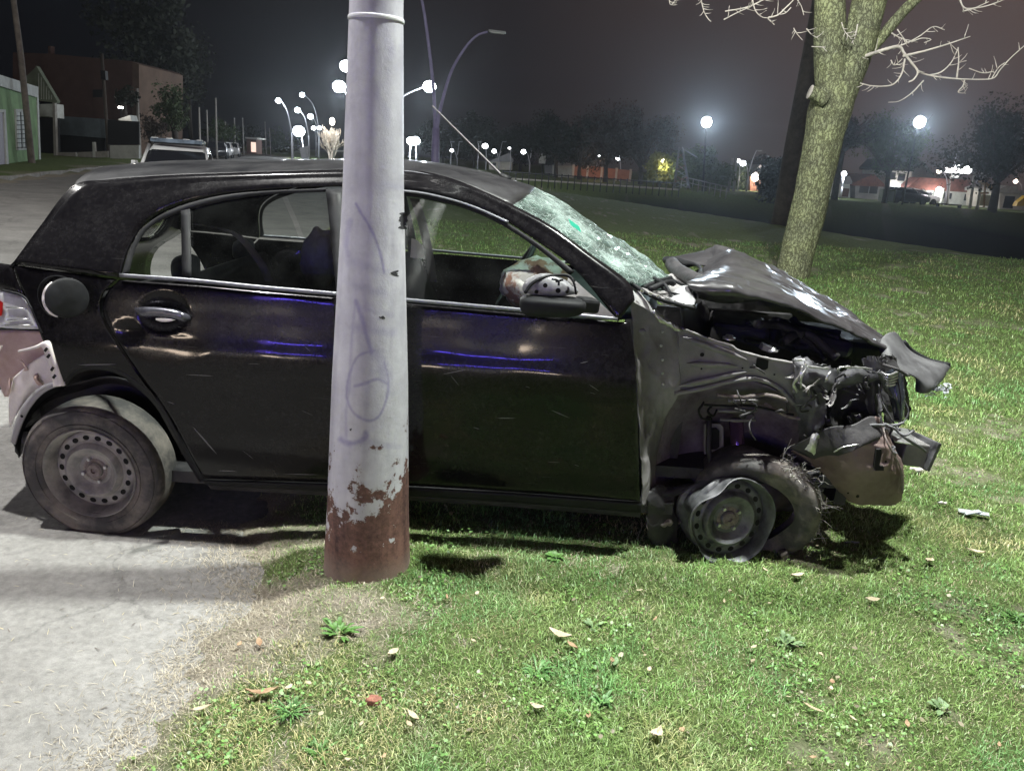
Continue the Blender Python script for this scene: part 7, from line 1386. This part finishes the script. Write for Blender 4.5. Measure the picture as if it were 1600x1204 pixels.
cbx = house('kiosk_box', at(1390, 70, 0), 'pale green utility cabinet at the foot of the park tree', 'cabinet'); Wc = facing(1390, 70); Wc.rect('case', 1381, 295, 1397, 316, 0, .8, m_shed, cbx); Wc.rect('door', 1383, 298, 1395, 315, .02, .03, mat('cabinet_door', (.20, .25, .22), .6), cbx)
bn = house('park_bench', at(1482, 70, 0), 'long dark park bench on the far bank', 'bench'); Wn = facing(1482, 70); Wn.piece('seat', [(1463, 317), (1503, 320), (1503, 322), (1463, 319)], 0, .4, m_bark0, bn)
for x in (1465, 1499): Wn.piece('leg', [(x, 318+(x-1465)*.07), (x+3, 318+(x-1465)*.07), (x+3, 324+(x-1465)*.07), (x, 324+(x-1465)*.07)], -.05, .3, m_bark0, bn)
pg = house('play_house', at(1548, 70, 0), 'wooden play frame with a yellow-lit panel', 'play frame'); Wp = facing(1548, 70); m_pw = mat('play_wood', (.34, .20, .08), .7)
Wp.piece('roof', [(1535, 284), (1537, 282), (1558, 294), (1562, 300), (1556, 297)], .1, .8, m_pw, pg)
for pl in ([(1539, 286), (1541, 286), (1539, 324), (1537, 324)], [(1556, 297), (1558, 297), (1553, 326), (1550, 326)], [(1533, 301), (1545, 300), (1545, 303), (1533, 303)]): Wp.piece('beam', pl, 0, .15, m_pw, pg)
Wp.rect('panel', 1534, 304, 1544, 322, -.2, .1, mat('cream_panel', (.6, .55, .35), .7), pg)
sld = house('yellow_slide', at(1594, 70, 0), 'yellow playground slide at the right edge', 'slide'); Wp.piece('chute', [(1588, 322), (1591, 316), (1604, 306), (1608, 312), (1598, 322)], 0, .6, mat('yellow_plastic', (.65, .42, .05), .4), sld); Wp.piece('frame', [(1603, 300), (1606, 300), (1607, 326), (1604, 326)], 0, .2, m_pw, sld)
simple_car(1428, 76, .1, m_wcar, 'white car parked in front of the floodlit house', group='cars beyond the park'); simple_car(1412, 74, .1, m_dcar, 'black car parked beside the cabinet', group='cars beyond the park')
# park railing and light handrail
m_rl = mat('dark_railing', (.02, .02, .022), .6); rl = empty('park_railing', at(900, 62, 0), 'low black railing running along the far side of the lawn', 'fence')
a, b2 = S(786, 268, 60), S(1062, 287, 60)
MB().tube([a, b2], .045, 6).build('top_rail', m_rl, rl, True)
pp = MB().tube([(0, 0, .1), (0, 0, -1.0)], .04, 6).build('post', m_rl, None, True); 
for i in range(28):
    q = pp if i == 0 else pp.copy()
    if i: C.objects.link(q)
    q.parent = rl; q.location = a.lerp(b2, i/27)-rl.location
c1, c2 = S(1066, 276, 63), S(1136, 292, 63); hr = empty('handrail', at(1100, 63, 0), 'pale metal handrail right of the lattice tower', 'railing'); MB().tube([c1, c2], .05, 6).tube([c1-Vector((0, 0, .35)), c2-Vector((0, 0, .35))], .03, 6).build('rail', m_conp, hr, True)
for i in range(9): p = c1.lerp(c2, i/8); MB().tube([p, p-Vector((0, 0, .9))], .035, 6).build('post', m_conp, hr, True)
# pale kerb of the far path
kb = [at(x, 66, 0) for x in (790, 900, 1000, 1060)]; kp2 = MB()
for p, q in zip(kb[:-1], kb[1:]): kp2.box((p+q)/2+Vector((0, 0, .08)), ((q-p).length-.06, .5, .2), rz=math.atan2(q.y-p.y, q.x-p.x))
tag(kp2.build('far_kerb', m_cream, None, False), 'pale kerb of the path behind the black railing', kind='structure')
# lattice tower
lt = empty('lattice_tower', at(1064, 58, 0), 'short red and grey lattice tower in the park', 'tower'); m_lt = mat('red_lattice', (.22, .09, .09), .6); m_lg = mat('grey_lattice', (.22, .22, .24), .6)
base = [S(1052, 294, 57.5), S(1078, 295, 57.5), S(1075, 294, 59), S(1055, 293, 59)]; top = [S(1061, 230, 57.8), S(1066, 230, 57.8), S(1065.5, 230, 58.4), S(1061.5, 230, 58.4)]
for i in range(4):
    MB().tube([base[i], top[i]], .05, 6).build('leg', m_lg, lt, True)
    for k in range(7):
        s0, s1 = k/7, (k+1)/7; j = (i+1) % 4; MB().tube([base[i].lerp(top[i], s0), base[j].lerp(top[j], s1)], .025, 5).build('brace', m_lt if k % 2 else m_lg, lt, True)
MB().tube([top[0], S(1090, 246, 58)], .04, 5).build('stay_arm', m_lg, lt, True)
# yellow-lit tree lamp
lamp('yellow_tree_light', S(1038, 262, 70), 120, (1, .95, .55), .2); yl = blob(S(1037, 252, 71), (.25, .2, .25), None, 10, 8).build('park_lantern', emis('yellow_glow', (1, .95, .6), 10), None, True); tag(yl, 'yellowish lantern shining inside the small tree', 'lamp')
lamp('orange_wall_light', S(940, 256, 84), 140, (1, .6, .4), .3)
# goal-like white frame left of the mast
gf = empty('goal_posts', at(529, 58, 0), 'white goal-like frame beside the leafless tree', 'frame'); Wg = facing(529, 58)
for pl in ([(521, 236), (523, 236), (522, 262), (520, 262)], [(521, 235), (540, 235), (540, 237), (521, 237)], [(539, 236), (541, 236), (541, 262), (539, 262)]): Wg.piece('bar', pl, 0, .1, m_white, gf)
bd = house('grey_board', at(478, 74, 0), 'tapered grey board beside the road lamps', 'sign'); facing(478, 74).piece('board', [(468, 231), (482, 228), (481, 252), (472, 252)], 0, .2, m_grey, bd)
# ------------------------------------------------------------------ patrol pickup behind the viewer: its blue bar shows in the car's paint
PP = Vector((-3.4, -5.6, 0)); pk = empty('patrol_pickup', PP, 'white pickup with a blue roof bar mirrored in the rear door of the wreck', 'pickup', 'patrol pickups mirrored in the paint')
def pl_(x, y, z): return PP+Vector((x, y, z))
mb = MB().box(pl_(0, 0, .72), (1.85, 4.9, .50)).box(pl_(0, 1.75, 1.0), (1.7, 1.3, .12)); mb.build('body', m_wcar, pk, False, bevel=.06)
mb = MB(); hw = .72; mb.add([pl_(-.85, 1.15, .97), pl_(.85, 1.15, .97), pl_(.85, -.7, .97), pl_(-.85, -.7, .97), pl_(-hw, .45, 1.7), pl_(hw, .45, 1.7), pl_(hw, -.5, 1.7), pl_(-hw, -.5, 1.7)], [(0, 1, 5, 4), (1, 2, 6, 5), (2, 3, 7, 6), (3, 0, 4, 7), (4, 5, 6, 7)]); mb.build('cab', m_pane, pk, False, bevel=.03)
MB().box(pl_(0, 0, 1.72), (1.45, 1.1, .06)).build('roof', m_wcar, pk, False, bevel=.02)
for x in (-.92, .92):
    for y in (-1.5, 1.5): MB().lathe([(0, .12), (.22, .12), (.36, .09), (.37, 0), (.36, -.09), (0, -.12)], Matrix.Translation(pl_(x*.92, y, .37)) @ Matrix.Rotation(PI/2, 4, 'Y'), 24).build('wheel', m_blk, pk, True, angle=40)
lbp = MB().box(pl_(0, .1, 1.80), (1.5, .28, .10)).build('light_bar', m_blk, pk, False, bevel=.02)
e_blue = emis('blue_led', (.12, .08, 1.0), 130)
for i in range(7): MB().box(pl_(-.66+i*.22, .26, 1.81), (.15, .03, .07)).build('led_module', e_blue, lbp, False)
for x in (-.68, .68): MB().box(pl_(x, 2.46, .80), (.34, .05, .16)).build('headlight', emis('headlight_glow', (1, .80, .62), 45), pk, False)
q = copy_tree(pk); [bpy.data.objects.remove(o_) for o_ in list(lbp.children)[:3]]; q.location = (-0.35, -6.0, 0); q['label'] = 'white pickup with a blue roof bar mirrored in the front door of the wreck'
lamp('blue_bar_light', pl_(0, .7, 1.85), 36, (.20, .12, 1.0), .3)

# night air: thin haze round everything, sky outside it
HZ = 0.0006
if HZ:
    hm = bpy.data.materials.new('night_haze'); hm.use_nodes = True; t = hm.node_tree; t.nodes.clear(); o_ = nn(t, 'ShaderNodeOutputMaterial'); pv = nn(t, 'ShaderNodeVolumePrincipled')
    pv.inputs['Color'].default_value = (.85, .92, 1, 1); pv.inputs['Density'].default_value = HZ; pv.inputs['Anisotropy'].default_value = .8; t.links.new(pv.outputs[0], o_.inputs['Volume'])
    hz = MB().box((0, 180, 10), (500, 440, 32)).build('haze', hm, None, False); tag(hz, 'thin night haze over the whole park', kind='stuff')
